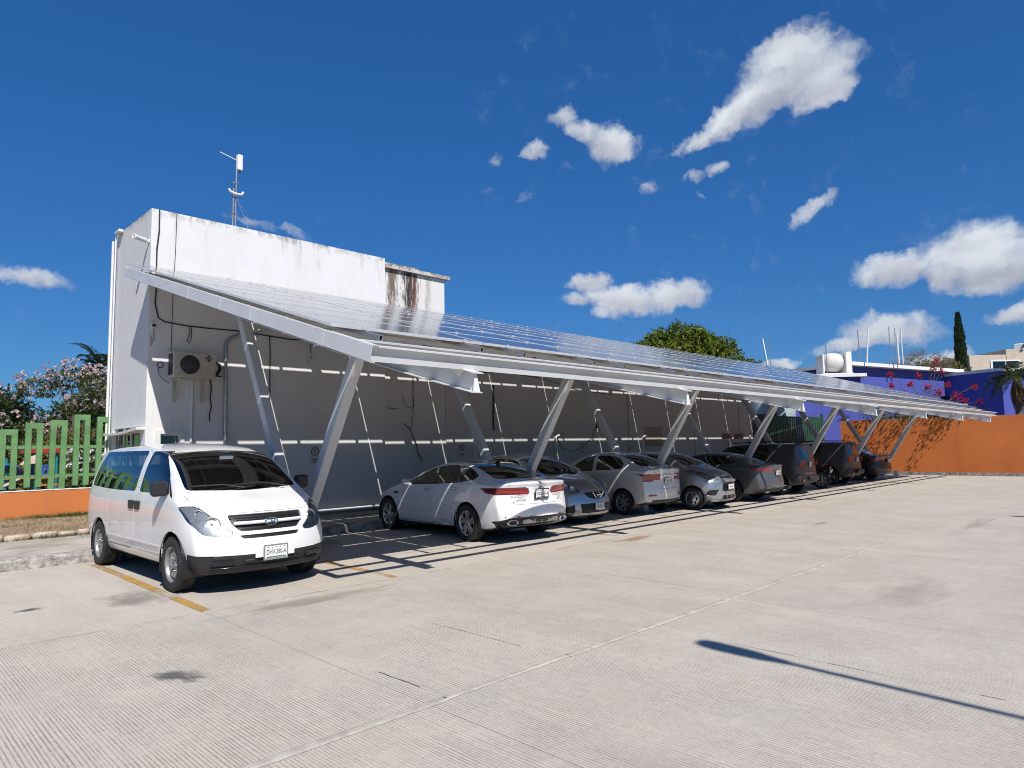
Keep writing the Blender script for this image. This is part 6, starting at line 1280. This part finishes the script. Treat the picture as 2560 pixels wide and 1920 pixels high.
def sedan_trim(car, big=True):
    plate(car, -2.475, .86, 'UGU-331-A', True, w=.30, h=.15, frame='black_gloss', lean=R(8)); oval_badge(car, -2.50, 0, 1.025, .13, .068, 'KIA', True, size=.05)
    for s in (-1, 1):
        MB().cbox((-2.335, s*.60, .475), (.05, .30, .045), .012, Matrix.Rotation(-s*R(24), 3, 'Z')).build('reflector', MT['red_lens'], car)
        e = MB().lathe([(1, .05), (1.06, 0), (1, -.06), (.84, -.06), (.80, .03), (0, .04)], 22, 'x'); e.v = [(p[0], p[1]*.105, p[2]*.050) for p in e.v]; o = e.build('exhaust_tip', MT['chrome'], car); o.location = (-2.32, s*.60, .378); o.rotation_euler = (0, 0, -s*R(12))
    MB().cbox((-2.415, 0, .385), (.05, .86, .085), .02).build('diffuser_insert', mat('grey_diffuser', (.16, .15, .14), .5), car)
    for k in range(5): MB().cbox((-2.44, -.34+.17*k, .385), (.03, .018, .085), .006).build('diffuser_fin', MT['silver_part'], car)
    o = inst(text_mesh('OPTIMA', .055, MT['chrome'], depth=.003), 'lettering', car, (-2.405, .44, .775), (R(90), 0, R(-90-14))); inst(text_mesh('GDI', .05, MT['chrome'], depth=.003), 'lettering', car, (-2.405, -.47, .775), (R(90), 0, R(-90+14)))
    handles(car, [(-.12, .905), (-1.02, .945)], .925); mirrors(car, .62, .88, 1.03, 'car_pearl', .17, .13, .10)
    for s in (-1, 1): MB().cbox((1.07, s*.918, .80), (.15, .02, .04), .008).build('fender_vent', MT['black_gloss'], car); MB().cbox((.02, s*.91, .265), (1.9, .02, .03), .008).build('sill_strip', MT['chrome'], car); MB().cbox((.44, s*.845, .985), (.45, .01, .012), .003, Matrix.Rotation(R(2), 3, 'Y')).build('window_strip', MT['chrome'], car)
    rf = MB().prism([(-.10, -.02), (.08, -.02), (-.06, .055), (-.10, .055)], 'y', -.012, .012).build('roof_fin', MT['black_gloss'], car); rf.location = (-1.18, 0, 1.405)
    seats(car, [(.12, 2), (-.95, 3)], .62, .38); o = MB().tube([(.55+.06*math.sin(a), .36+.18*math.cos(a), .92+.17*math.sin(a)) for a in [2*math.pi*i/16 for i in range(17)]], .014, 6).build('steering_wheel', MT['interior'], car); MB().cbox((.78, 0, .84), (.4, 1.4, .18), .05).build('dashboard', MT['interior'], car)
sedan_trim(sed)

# ---------------- silver hatchback, nose towards the camera
HATCH = dict(cat='car', paint='car_silver', glass='glass_dark', xs=[1.99, 1.90, 1.68, 1.4, 1.12, .98, .62, .3, 0, -.5, -1.0, -1.4, -1.65, -1.76, -1.84],
    top=[(1.99, .72), (1.90, .83), (1.68, .925), (1.4, 1.0), (1.12, 1.055), (.98, 1.10), (.62, 1.31), (.3, 1.455), (0, 1.51), (-.5, 1.53), (-1.0, 1.505), (-1.4, 1.455), (-1.65, 1.41), (-1.76, 1.38), (-1.84, 1.34)], belt=[(1.99, .62), (1.68, .80), (1.4, .87), (1.0, .93), (0, .96), (-1.4, 1.02), (-1.84, 1.0)],
    W=[(1.99, .73), (1.7, .79), (1.2, .83), (-1.2, .833), (-1.6, .80), (-1.84, .75)], R=[(1.99, .56), (1.68, .66), (1.12, .69), (.98, .68), (.62, .62), (.3, .585), (0, .57), (-1.0, .575), (-1.84, .56)], crown=[(1.99, .05), (1.4, .045), (1.0, .03), (.62, .05), (0, .06), (-1.84, .07)], bot=[(2, .19), (1.6, .19), (0, .20), (-1.84, .28)],
    Lf=.8, Lr=.55, bowf=.30, bowr=.14, pf=[(.15, -.07), (.3, .01), (.45, .02), (.6, -.02), (.75, -.11)], pr=[(.25, .06), (.45, 0), (.7, .02), (1.0, .10), (1.38, .30)], axles=(1.225, -1.225), arch=.325, wheel_r=.288, wheel_w=.18, track=.825, wheel='cover', tuck=.015,
    regions=[('front', 'windshield', 'glass', rp([(-.66, 1.075), (0, 1.05), (.66, 1.075), (.55, 1.42), (0, 1.45), (-.55, 1.42)], .05), dict(xr=(.1, 1.3), off=-.003)), ('front', 'headlight', 'reflector', rp([(.82, .90), (.66, .925), (.52, .83), (.42, .72), (.52, .675), (.70, .69), (.80, .77)], .04), dict(mode='pair', off=-.012, lens='lens_clear', nmin=.05, xr=(1.2, 3))),
        ('front', 'grille', 'mesh', rp([(-.36, .695), (.36, .695), (.31, .60), (.16, .555), (-.16, .555), (-.31, .60)], .03), dict(off=-.01, xr=(1.5, 3))), ('front', 'lower_grille', 'mesh', rp([(-.50, .46), (.50, .46), (.46, .27), (-.46, .27)], .03), dict(off=-.012, xr=(1.5, 3))), ('front', 'fog_pocket', 'mesh', rp([(.60, .45), (.74, .40), (.73, .29), (.61, .28)], .02), dict(mode='pair', off=-.012, xr=(1.3, 3))),
        ('side', 'side_window', 'glass', rp([(.62, 1.0), (.36, 1.20), (.10, 1.37), (-.24, 1.42), (-.26, 1.02)], .03), dict(off=-.003)), ('side', 'side_window', 'glass', rp([(-.34, 1.03), (-.32, 1.425), (-.9, 1.41), (-1.15, 1.32), (-1.22, 1.10)], .04), dict(off=-.003)), ('rear', 'rear_window', 'glass', rp([(-.58, 1.05), (.58, 1.05), (.50, 1.34), (-.50, 1.34)], .04), dict(xr=(-2, -1.3))), ('front', 'bonnet', 'paint', rp([(-.70, 1.08), (.70, 1.08), (.62, .86), (.40, .76), (-.40, .76), (-.62, .86)], .04), dict(xr=(1.0, 3), nmin=-.2)),
        ('side', 'door', 'paint', rp([(.72, .36), (.75, .95), (.36, 1.24), (.08, 1.41), (-.28, 1.46), (-.30, .36)], .03), dict()), ('side', 'door', 'paint', rp([(-.30, .36), (-.29, 1.46), (-.95, 1.44), (-1.28, 1.1), (-.98, .8), (-.85, .6), (-.82, .36)], .03), dict())])
hat = build_car(HATCH, 'hatchback_car', 'silver hatchback facing out beside the white sedan', (11.79, 11.16, R(-90.5), .994), 2)
plate(hat, 1.995, .39, 'YTK-281-D', w=.30, h=.15)
for s in (-1, 1):
    MB().box((1.955, s*.13, .632), (.012, .02, .17), Matrix.Rotation(-s*.75, 3, 'X')).build('grille_chevron', MT['chrome'], hat)
    for yy, zz in ((.60, .79), (.70, .84)): o = MB().lathe([(.06, 0), (.055, .008), (.04, -.01), (.015, -.02), (0, -.015)], 18, 'x').build('lamp_bowl', MT['lamp_grey'], hat); o.location = (1.71 if yy < .65 else 1.59, s*(yy-.02), zz); o.rotation_euler = (0, R(-16), s*R(32))
oval_badge(hat, 1.975, 0, .635, .115, .115, None, False, lean=-.15); MB().cbox((1.98, 0, .635), (.012, .15, .024), .004).build('badge_bar', MT['chrome'], hat)
for k in range(4): MB().cbox((1.985, 0, .30+.04*k), (.012, .88-.0*k, .010), .003).build('grille_slat', MT['black_plastic'], hat)
mirrors(hat, .62, .80, 1.03, 'car_silver', .16, .12, .10); handles(hat, [(-.12, .88), (-.95, .9)], .83, 'car_silver'); wipers(hat, [[(1.04, .35, 1.09), (.95, -.05, 1.12), (.92, -.40, 1.13)], [(1.04, -.2, 1.09), (.93, -.45, 1.13), (.88, -.60, 1.14)]]); MB().tube([(.05, 0, 1.51), (-.10, 0, 1.68)], .006, 5).build('antenna', MT['black_plastic'], hat)

# ---------------- pale compact sedan, tail towards the camera
COMPACT = dict(cat='car', paint='car_beige', glass='glass_dark', xs=[1.98, 1.88, 1.6, 1.25, 1.08, .92, .5, .2, -.1, -.5, -.9, -1.2, -1.5, -1.66, -1.76, -1.90, -1.97, -2.015],
    top=[(1.98, .72), (1.88, .82), (1.6, .91), (1.25, 1.0), (1.08, 1.04), (.92, 1.095), (.5, 1.335), (.2, 1.465), (-.1, 1.51), (-.5, 1.525), (-.9, 1.48), (-1.2, 1.385), (-1.5, 1.235), (-1.66, 1.155), (-1.76, 1.125), (-1.90, 1.115), (-1.97, 1.11), (-2.015, 1.09)], belt=[(1.98, .62), (1.6, .80), (1.25, .89), (.9, .94), (0, .985), (-1.2, 1.045), (-1.7, 1.06), (-2.015, 1.0)],
    W=[(1.98, .72), (1.7, .78), (1.2, .825), (-1.2, .83), (-1.7, .805), (-2.015, .76)], R=[(1.98, .56), (1.6, .66), (1.08, .68), (.92, .67), (.5, .60), (.2, .56), (-.5, .55), (-.9, .555), (-1.2, .57), (-1.5, .62), (-1.76, .68), (-2.015, .66)], crown=[(1.98, .05), (1.2, .03), (.5, .05), (-.1, .06), (-1.2, .055), (-1.76, .03), (-2.015, .03)], bot=[(2, .2), (1.6, .19), (0, .20), (-1.7, .23), (-2.015, .30)],
    Lf=.8, Lr=.6, bowf=.28, bowr=.18, pf=[(.15, -.06), (.35, .01), (.55, .0), (.75, -.10)], pr=[(.25, .08), (.4, .0), (.55, -.02), (.65, .03), (.9, .05), (1.08, -.005)], axles=(1.2125, -1.2125), arch=.335, wheel_r=.295, wheel_w=.18, track=.82, wheel='spoke7', tuck=.015,
    regions=[('front', 'windshield', 'glass', rp([(-.64, 1.08), (0, 1.06), (.64, 1.08), (.54, 1.42), (0, 1.45), (-.54, 1.42)], .05), dict(xr=(.1, 1.2), off=-.003)), ('rear', 'rear_window', 'glass', rp([(-.56, 1.165), (0, 1.155), (.56, 1.165), (.49, 1.42), (0, 1.44), (-.49, 1.42)], .05), dict(xr=(-1.8, -.8), off=-.003, nmin=.08)),
        ('side', 'side_window', 'glass', rp([(.68, .99), (.40, 1.18), (.08, 1.37), (-.20, 1.42), (-.26, 1.045)], .03), dict(off=-.003)), ('side', 'side_window', 'glass', rp([(-.36, 1.05), (-.32, 1.425), (-.75, 1.42), (-1.02, 1.345), (-1.20, 1.20), (-1.15, 1.10)], .04), dict(off=-.003)),
        ('rear', 'tail_light', 'red_lens', rp([(.50, .97), (.46, .89), (.50, .80), (.90, .80), (.90, .97)], .02), dict(mode='pair', also=rp([(-1.60, .985), (-1.85, .97), (-2.2, .97), (-2.2, .80), (-1.97, .80), (-1.84, .90)], .02), off=.004, xr=(-3, -1.7), nmin=.45)),
        ('rear', 'trunk_lid', 'paint', rp([(-.62, 1.12), (.62, 1.12), (.40, .98), (.38, .86), (.44, .70), (.36, .62), (-.36, .62), (-.44, .70), (-.38, .86), (-.40, .98)], .03), dict(xr=(-3, -1.6), nmin=-.3)), ('rear', 'lower_valance', 'black_plastic', rp([(-.55, .36), (.55, .36), (.60, .22), (-.60, .22)], .02), dict(xr=(-3, -1.6))),
        ('side', 'door', 'paint', rp([(.80, .36), (.82, .95), (.40, 1.215), (.06, 1.41), (-.28, 1.455), (-.31, .36)], .03), dict()), ('side', 'door', 'paint', rp([(-.31, .36), (-.29, 1.455), (-.78, 1.45), (-1.06, 1.38), (-1.27, 1.2), (-1.18, .95), (-.92, .72), (-.84, .55), (-.82, .36)], .03), dict()), ('side', 'fuel_flap', 'paint', circ(-1.45, .84, .07, 16), dict(gap=.004)),
        ('front', 'headlight', 'reflector', rp([(.74, .80), (.55, .76), (.45, .66), (.66, .66)], .02), dict(mode='pair', off=-.01, xr=(1.2, 3)))])
def compact_trim(c):
    plate(c, -1.995, .80, 'YXA-612-B', True, w=.30, h=.15, lean=R(6)); MB().cbox((-2.035, 0, .93), (.02, .56, .03), .008).build('trunk_strip', MT['chrome'], c); oval_badge(c, -2.035, 0, 1.03, .10, .055, 'H', True, shear=.4, size=.05); inst(text_mesh('GRAND i10', .05, MT['chrome'], depth=.003), 'lettering', c, (-2.0, .38, 1.0), (R(90), 0, R(-90-10)))
    for s in (-1, 1): MB().cbox((-1.93, s*.56, .47), (.03, .22, .035), .01, Matrix.Rotation(-s*R(20), 3, 'Z')).build('reflector', MT['red_lens'], c)
    handles(c, [(-.12, .90), (-1.0, .93)], .835, 'car_beige'); mirrors(c, .66, .80, 1.05, 'car_beige', .16, .12, .10); MB().tube([(-.75, 0, 1.50), (-1.0, 0, 1.66)], .007, 5).build('antenna', MT['black_plastic'], c)
cmp_ = build_car(COMPACT, 'sedan_car', 'pale silver small sedan with hexagonal tail lamps beside a post', (14.51, 11.14, R(88), 1.005), 2); compact_trim(cmp_)

# ---------------- small silver hatchback with swept lamps, nose towards the camera
CITY = dict(HATCH); CITY.update(xs=[1.86, 1.78, 1.58, 1.3, 1.05, .92, .60, .3, 0, -.5, -1.0, -1.35, -1.6, -1.7, -1.78], top=[(1.86, .83), (1.78, .92), (1.58, .99), (1.3, 1.06), (1.05, 1.12), (.92, 1.17), (.60, 1.34), (.3, 1.46), (0, 1.505), (-.5, 1.52), (-1.0, 1.49), (-1.35, 1.445), (-1.6, 1.41), (-1.7, 1.37), (-1.78, 1.32)], belt=[(1.86, .70), (1.58, .86), (1.3, .93), (1.0, .98), (0, 1.0), (-1.4, 1.06), (-1.78, 1.0)],
    W=[(1.86, .70), (1.6, .76), (1.2, .80), (-1.2, .80), (-1.5, .78), (-1.78, .72)], R=[(1.86, .54), (1.58, .62), (1.05, .66), (.92, .655), (.6, .60), (.3, .56), (0, .545), (-1.0, .55), (-1.78, .54)], axles=(1.1875, -1.1875), wheel_r=.285, track=.795, bowf=.26, pf=[(.15, -.05), (.3, .02), (.5, .02), (.7, .0), (.85, -.08)],
    regions=[('front', 'windshield', 'glass', rp([(-.63, 1.145), (0, 1.12), (.63, 1.145), (.53, 1.425), (0, 1.45), (-.53, 1.425)], .05), dict(xr=(.1, 1.25), off=-.003)), ('front', 'headlight', 'reflector', rp([(.80, 1.01), (.70, 1.03), (.56, .90), (.40, .775), (.52, .73), (.68, .79), (.78, .90)], .03), dict(mode='pair', off=-.012, lens='lens_clear', nmin=.04, xr=(.9, 3))), ('front', 'grille', 'mesh', rp([(-.30, .855), (.30, .855), (.28, .79), (-.28, .79)], .015), dict(off=-.01, xr=(1.4, 3))),
        ('front', 'lower_grille', 'mesh', rp([(-.30, .68), (.30, .68), (.36, .47), (-.36, .47)], .03), dict(off=-.012, xr=(1.4, 3))), ('front', 'air_dam', 'mesh', rp([(-.34, .36), (.34, .36), (.34, .27), (-.34, .27)], .015), dict(off=-.012, xr=(1.4, 3))), ('front', 'fog_pocket', 'mesh', rp([(.46, .52), (.70, .50), (.72, .38), (.56, .37)], .02), dict(mode='pair', off=-.012, xr=(1.2, 3))),
        ('side', 'side_window', 'glass', rp([(.58, 1.05), (.36, 1.22), (.10, 1.37), (-.24, 1.42), (-.26, 1.07)], .03), dict(off=-.003)), ('side', 'side_window', 'glass', rp([(-.34, 1.08), (-.32, 1.42), (-.9, 1.40), (-1.15, 1.25)], .03), dict(off=-.003)), ('front', 'bonnet', 'paint', rp([(-.66, 1.14), (.66, 1.14), (.58, .95), (.36, .88), (-.36, .88), (-.58, .95)], .04), dict(xr=(.95, 3), nmin=-.2)), ('side', 'door', 'paint', rp([(.68, .36), (.70, 1.02), (.36, 1.26), (.08, 1.40), (-.28, 1.45), (-.30, .36)], .03), dict()), ('side', 'door', 'paint', rp([(-.30, .36), (-.29, 1.45), (-.95, 1.43), (-1.2, 1.15), (-.95, .8), (-.80, .36)], .03), dict())])
cty = build_car(CITY, 'hatchback_car', 'small silver hatchback with swept-back lamps facing out beside the pale sedan', (16.45, 10.45, R(-88), .99), 2)
plate(cty, 1.885, .57, 'YUR-483-A', w=.30, h=.14); b = MB(); b.cbox((1.87, 0, .735), (.016, .19, .026), .005).cbox((1.87, 0, .735), (.016, .075, .050), .005).build('bow_tie_badge', MT['silver_part'], cty); MB().cbox((1.86, 0, .735), (.012, .58, .06), .012).build('grille_bar', MT['silver_part'], cty)
for k in range(3): MB().cbox((1.875, -.22+.22*k, .315), (.012, .02, .10), .004).build('dam_strut', MT['silver_part'], cty)
mirrors(cty, .62, .77, 1.08, 'car_silver', .16, .12, .10); handles(cty, [(-.12, .92)], .80, 'car_silver')
for s in (-1, 1): o = MB().lathe([(.055, 0), (.05, .008), (.035, -.01), (.01, -.02)], 16, 'x').build('lamp_bowl', MT['lamp_grey'], cty); o.location = (1.56, s*.60, .84); o.rotation_euler = (0, R(-20), s*R(30))

# ---------------- dark sedans, tails towards the camera
DARK = dict(SEDAN); DARK.update(paint='car_dark', glass='glass_dark', lining=0, wheel='spoke5', wheel_r=.335, regions=[('front', 'windshield', 'glass', rp([(-.67, 1.05), (0, 1.025), (.67, 1.05), (.515, 1.36), (0, 1.385), (-.515, 1.36)], .05), dict(xr=(0, 1.2), off=-.003)), ('rear', 'rear_window', 'glass', rp([(-.63, 1.135), (0, 1.12), (.63, 1.135), (.53, 1.385), (0, 1.415), (-.53, 1.385)], .05), dict(xr=(-2.2, -.9), off=-.003, nmin=.08)),
    ('side', 'side_window', 'glass', rp([(.72, .99), (.42, 1.135), (.04, 1.285), (-.22, 1.335), (-.27, 1.03)], .02), dict(off=-.003)), ('side', 'side_window', 'glass', rp([(-.34, 1.035), (-.30, 1.343), (-.75, 1.358), (-1.10, 1.325), (-1.34, 1.25), (-1.50, 1.18), (-1.46, 1.135)], .025), dict(off=-.003)),
    ('rear', 'tail_light', 'red_lens', rp([(.36, .945), (.55, .97), (.95, 1.0), (.95, .93), (.62, .905), (.38, .915)], .012), dict(mode='pair', also=rp([(-2.0, .985), (-2.2, 1.0), (-2.6, 1.0), (-2.6, .92), (-2.2, .92)], .02), off=.004, xr=(-3, -1.7), nmin=.1)), ('rear', 'trunk_lid', 'paint', rp([(-.66, 1.12), (.66, 1.12), (.64, .93), (.58, .69), (-.58, .69), (-.64, .93)], .05), dict(xr=(-3, -2.0), nmin=-.3)),
    ('rear', 'diffuser', 'black_plastic', rp([(-.80, .38), (.80, .38), (.74, .20), (-.74, .20)], .03), dict(xr=(-3, -1.9))), ('side', 'door', 'paint', rp([(.95, .34), (.97, .62), (.86, .95), (.44, 1.175), (.02, 1.34), (-.28, 1.39), (-.30, .98), (-.27, .34)], .03), dict()), ('side', 'door', 'paint', rp([(-.27, .34), (-.30, .98), (-.28, 1.40), (-.8, 1.415), (-1.13, 1.37), (-1.27, 1.05), (-1.05, .78), (-.97, .55), (-.93, .34)], .03), dict())])
drk = build_car(DARK, 'sedan_car', 'dark grey sedan with slim red tail lamps, alloy wheels', (19.25, 10.95, R(91), .97), 2)
plate(drk, -2.475, .84, 'ZAB-904-A', True, w=.30, h=.15, lean=R(8)); handles(drk, [(-.12, .905), (-1.02, .945)], .925, 'car_dark'); mirrors(drk, .62, .88, 1.03, 'car_dark', .17, .13, .10)
for s in (-1, 1): MB().cbox((-2.36, s*.60, .30), (.06, .20, .04), .012).build('exhaust_tip', MT['chrome'], drk)
MB().cbox((-2.46, 0, .44), (.03, 1.1, .02), .006, Matrix.Rotation(0, 3, 'Z')).build('bumper_strip', MT['silver_part'], drk)
RED = dict(DARK); RED['paint'] = 'car_black'; RED['regions'] = [r_ if r_[1] != 'tail_light' else ('rear', 'tail_light', 'dark_red_lens', rp([(.42, .92), (.50, .99), (.95, 1.02), (.95, .84), (.62, .80), (.44, .85)], .02), dict(mode='pair', also=rp([(-1.95, .96), (-2.2, 1.015), (-2.6, 1.01), (-2.6, .83), (-2.2, .83)], .02), off=.004, xr=(-3, -1.7), nmin=.1)) for r_ in DARK['regions']]
lst = build_car(RED, 'sedan_car', 'black sedan with large red lamps, last in the row by the orange wall', (31.6, 11.6, R(88), .97), 2)
plate(lst, -2.475, .84, 'ZCN-118-C', True, w=.30, h=.15, lean=R(8)); mirrors(lst, .62, .88, 1.03, 'car_black', .17, .13, .10)

# ---------------- boxy dark SUVs, tails towards the camera
SUV = dict(cat='car', paint='car_suv', glass='glass_dark', xs=[2.05, 1.96, 1.7, 1.35, 1.08, .96, .70, .48, .25, -.3, -1.0, -1.6, -1.88, -2.0, -2.08, -2.13],
    top=[(2.05, .96), (1.96, 1.04), (1.7, 1.10), (1.35, 1.13), (1.08, 1.15), (.96, 1.19), (.70, 1.40), (.48, 1.57), (.25, 1.655), (-.3, 1.69), (-1.0, 1.69), (-1.6, 1.675), (-1.88, 1.665), (-2.0, 1.66), (-2.08, 1.65), (-2.13, 1.63)], belt=[(2.05, .84), (1.7, 1.0), (1.35, 1.04), (.9, 1.06), (0, 1.07), (-1.4, 1.11), (-2.13, 1.12)],
    W=[(2.05, .80), (1.8, .86), (1.2, .90), (-1.4, .902), (-1.9, .885), (-2.13, .84)], R=[(2.05, .70), (1.7, .78), (1.08, .79), (.96, .785), (.7, .74), (.48, .70), (.25, .685), (-1.0, .69), (-1.9, .68), (-2.13, .66)], crown=[(2.05, .05), (1.3, .04), (1.0, .03), (.5, .05), (0, .06), (-2.13, .06)], bot=[(2.1, .28), (1.6, .27), (0, .27), (-1.8, .28), (-2.13, .38)],
    Lf=.6, Lr=.5, bowf=.18, bowr=.13, pf=[(.2, -.10), (.4, 0), (.8, 0), (1.0, -.06)], pr=[(.3, .10), (.42, -.015), (.62, -.04), (.70, .015), (1.0, .03), (1.12, .05), (1.64, .17)], axles=(1.285, -1.285), arch=.405, wheel_r=.345, wheel_w=.225, track=.895, wheel='spoke5', tuck=.012,
    regions=[('front', 'windshield', 'glass', rp([(-.74, 1.175), (.74, 1.175), (.66, 1.60), (-.66, 1.60)], .06), dict(xr=(.2, 1.2), off=-.003)), ('rear', 'rear_window', 'glass', rp([(-.60, 1.17), (.60, 1.17), (.555, 1.56), (-.555, 1.56)], .08), dict(xr=(-3, -1.8), off=-.004)), ('side', 'side_window', 'glass', rp([(.72, 1.10), (.56, 1.34), (.40, 1.53), (.30, 1.575), (-.18, 1.59), (-.20, 1.11)], .04), dict(off=-.003)), ('side', 'side_window', 'glass', rp([(-.28, 1.115), (-.26, 1.59), (-.98, 1.585), (-1.05, 1.40), (-1.02, 1.14)], .05), dict(off=-.003)),
        ('rear', 'tail_light', 'dark_red_lens', rp([(.61, 1.11), (.61, .89), (.80, .89), (.82, 1.11)], .04), dict(mode='pair', also=rp([(-1.99, 1.11), (-2.3, 1.11), (-2.3, .89), (-2.0, .89)], .03), off=.008, xr=(-3, -1.7), nmin=.1)), ('any', 'bumper', 'black_plastic', [(-3, .62), (-1.98, .66), (-1.80, .50), (-1.78, .15), (-3, .15)], dict(xr=(-3, -1.65))),
        ('rear', 'tailgate', 'paint', rp([(-.70, 1.60), (.70, 1.60), (.66, 1.15), (.56, 1.12), (.56, .72), (-.56, .72), (-.56, 1.12), (-.66, 1.15)], .04), dict(xr=(-3, -1.7), nmin=-.2)), ('side', 'door', 'paint', rp([(.85, .40), (.88, 1.0), (.60, 1.36), (.36, 1.60), (-.22, 1.62), (-.24, .40)], .03), dict()), ('side', 'door', 'paint', rp([(-.24, .40), (-.23, 1.62), (-1.02, 1.61), (-1.10, 1.15), (-.92, .80), (-.84, .40)], .03), dict()),
        ('front', 'headlight', 'reflector', circ(.62, .92, .11, 16), dict(mode='pair', off=-.01, xr=(1.6, 3))), ('front', 'grille', 'mesh', rp([(-.48, 1.0), (.48, 1.0), (.48, .84), (-.48, .84)], .02), dict(off=-.01, xr=(1.6, 3)))])
for i, (x, y, a, lab) in enumerate(((22.35, 10.95, 92, 'boxy dark grey SUV beside the dark grey sedan'), (27.9, 11.35, 92, 'boxy dark grey SUV standing nearer the orange wall'))):
    s = build_car(SUV, 'suv_car', lab, (x, y, R(a), .985), 2); tag(s, group='boxy dark SUVs')
    plate(s, -2.115, .97, 'YZD-55%d-B' % (3+i), True, w=.26, h=.15, lean=R(3)); MB().cbox((-2.19, 0, .53), (.10, .72, .14), .04).build('bumper_step', MT['black_plastic'], s)
    for q in (-1, 1):
        for z0 in (.95, 1.05): pass
        b = MB().box((-2.06, q*.72, 1.0), (.012, .17, .020), Matrix.Rotation(R(45), 3, 'X')).box((-2.06, q*.72, 1.0), (.013, .17, .020), Matrix.Rotation(R(-45), 3, 'X')); b.build('lamp_cross', MT['red_lens'], s)
        MB().cbox((-2.10, q*.62, .46), (.03, .10, .08), .015).build('reflector', MT['red_lens'], s); MB().tube([(.2, q*.63, 1.69), (-.6, q*.64, 1.725), (-1.7, q*.63, 1.70)], .016, 6).build('roof_rail', MT['black_plastic'], s)
    handles(s, [(-.08, 1.02), (-.95, 1.03)], .90, 'black_plastic'); mirrors(s, .75, .86, 1.16, 'car_suv', .18, .17, .11)
    MB().cbox((-1.98, 0, 1.655), (.20, 1.10, .035), .015).build('roof_spoiler', MT['car_suv'], s); MB().tube([(-1.55, 0, 1.675), (-1.68, 0, 1.85)], .006, 5).build('antenna', MT['black_plastic'], s)
# ---------------- motorcycle between the SUVs: only its tail and plate show
mc = empty('motorcycle', (25.1, 10.2, 0), R(92), label='black motorcycle squeezed in between the two boxy SUVs', cat='motorcycle')
for x in (.68, -.62):
    ri, ty, bk, ex_, hb = wheel_mesh('spoke7', .30, .11); w_ = inst(ty, 'wheel', mc, (x, 0, .30)); inst(ri, 'rim', w_)
MB().tube([(-.62, .06, .30), (-.05, .06, .42), (.15, .05, .60), (.42, .04, .85)], .03, 7).tube([(-.62, -.06, .30), (-.05, -.06, .42)], .03, 7).build('frame', MT['mesh'], mc)
MB().cbox((.08, 0, .46), (.42, .26, .30), .06).build('engine', MT['rim_dark'], mc); MB().cbox((.22, 0, .80), (.44, .28, .22), .09).build('fuel_tank', MT['car_black'], mc); MB().cbox((-.35, 0, .80), (.70, .26, .10), .04, Matrix.Rotation(.08, 3, 'Y')).build('seat', MT['black_plastic'], mc)
MB().prism([(-.95, .62), (-.55, .72), (-.55, .78), (-.92, .74)], 'y', -.09, .09).build('rear_fender', MT['car_black'], mc); MB().tube([(.70, .07, .32), (.45, .07, .98)], .025, 7).tube([(.70, -.07, .32), (.45, -.07, .98)], .025, 7).build('fork', MT['silver_part'], mc); MB().tube([(.36, .36, 1.05), (.42, .18, 1.02), (.42, -.18, 1.02), (.36, -.36, 1.05)], .016, 7).build('handlebar', MT['mesh'], mc)
MB().lathe([(0, 0), (.09, 0), (.10, -.06), (.05, -.12)], 16, 'x', (.60, 0, .92)).build('headlight', MT['lamp_grey'], mc); MB().tube([(-.1, -.12, .32), (-.7, -.14, .38), (-.85, -.14, .42)], [.025, .045, .04], 8).build('exhaust', MT['silver_part'], mc); plate(mc, -.97, .62, None, True, w=.20, h=.13, lean=R(25)); MB().cbox((-.94, 0, .76), (.05, .14, .05), .015).build('tail_light', MT['red_lens'], mc)
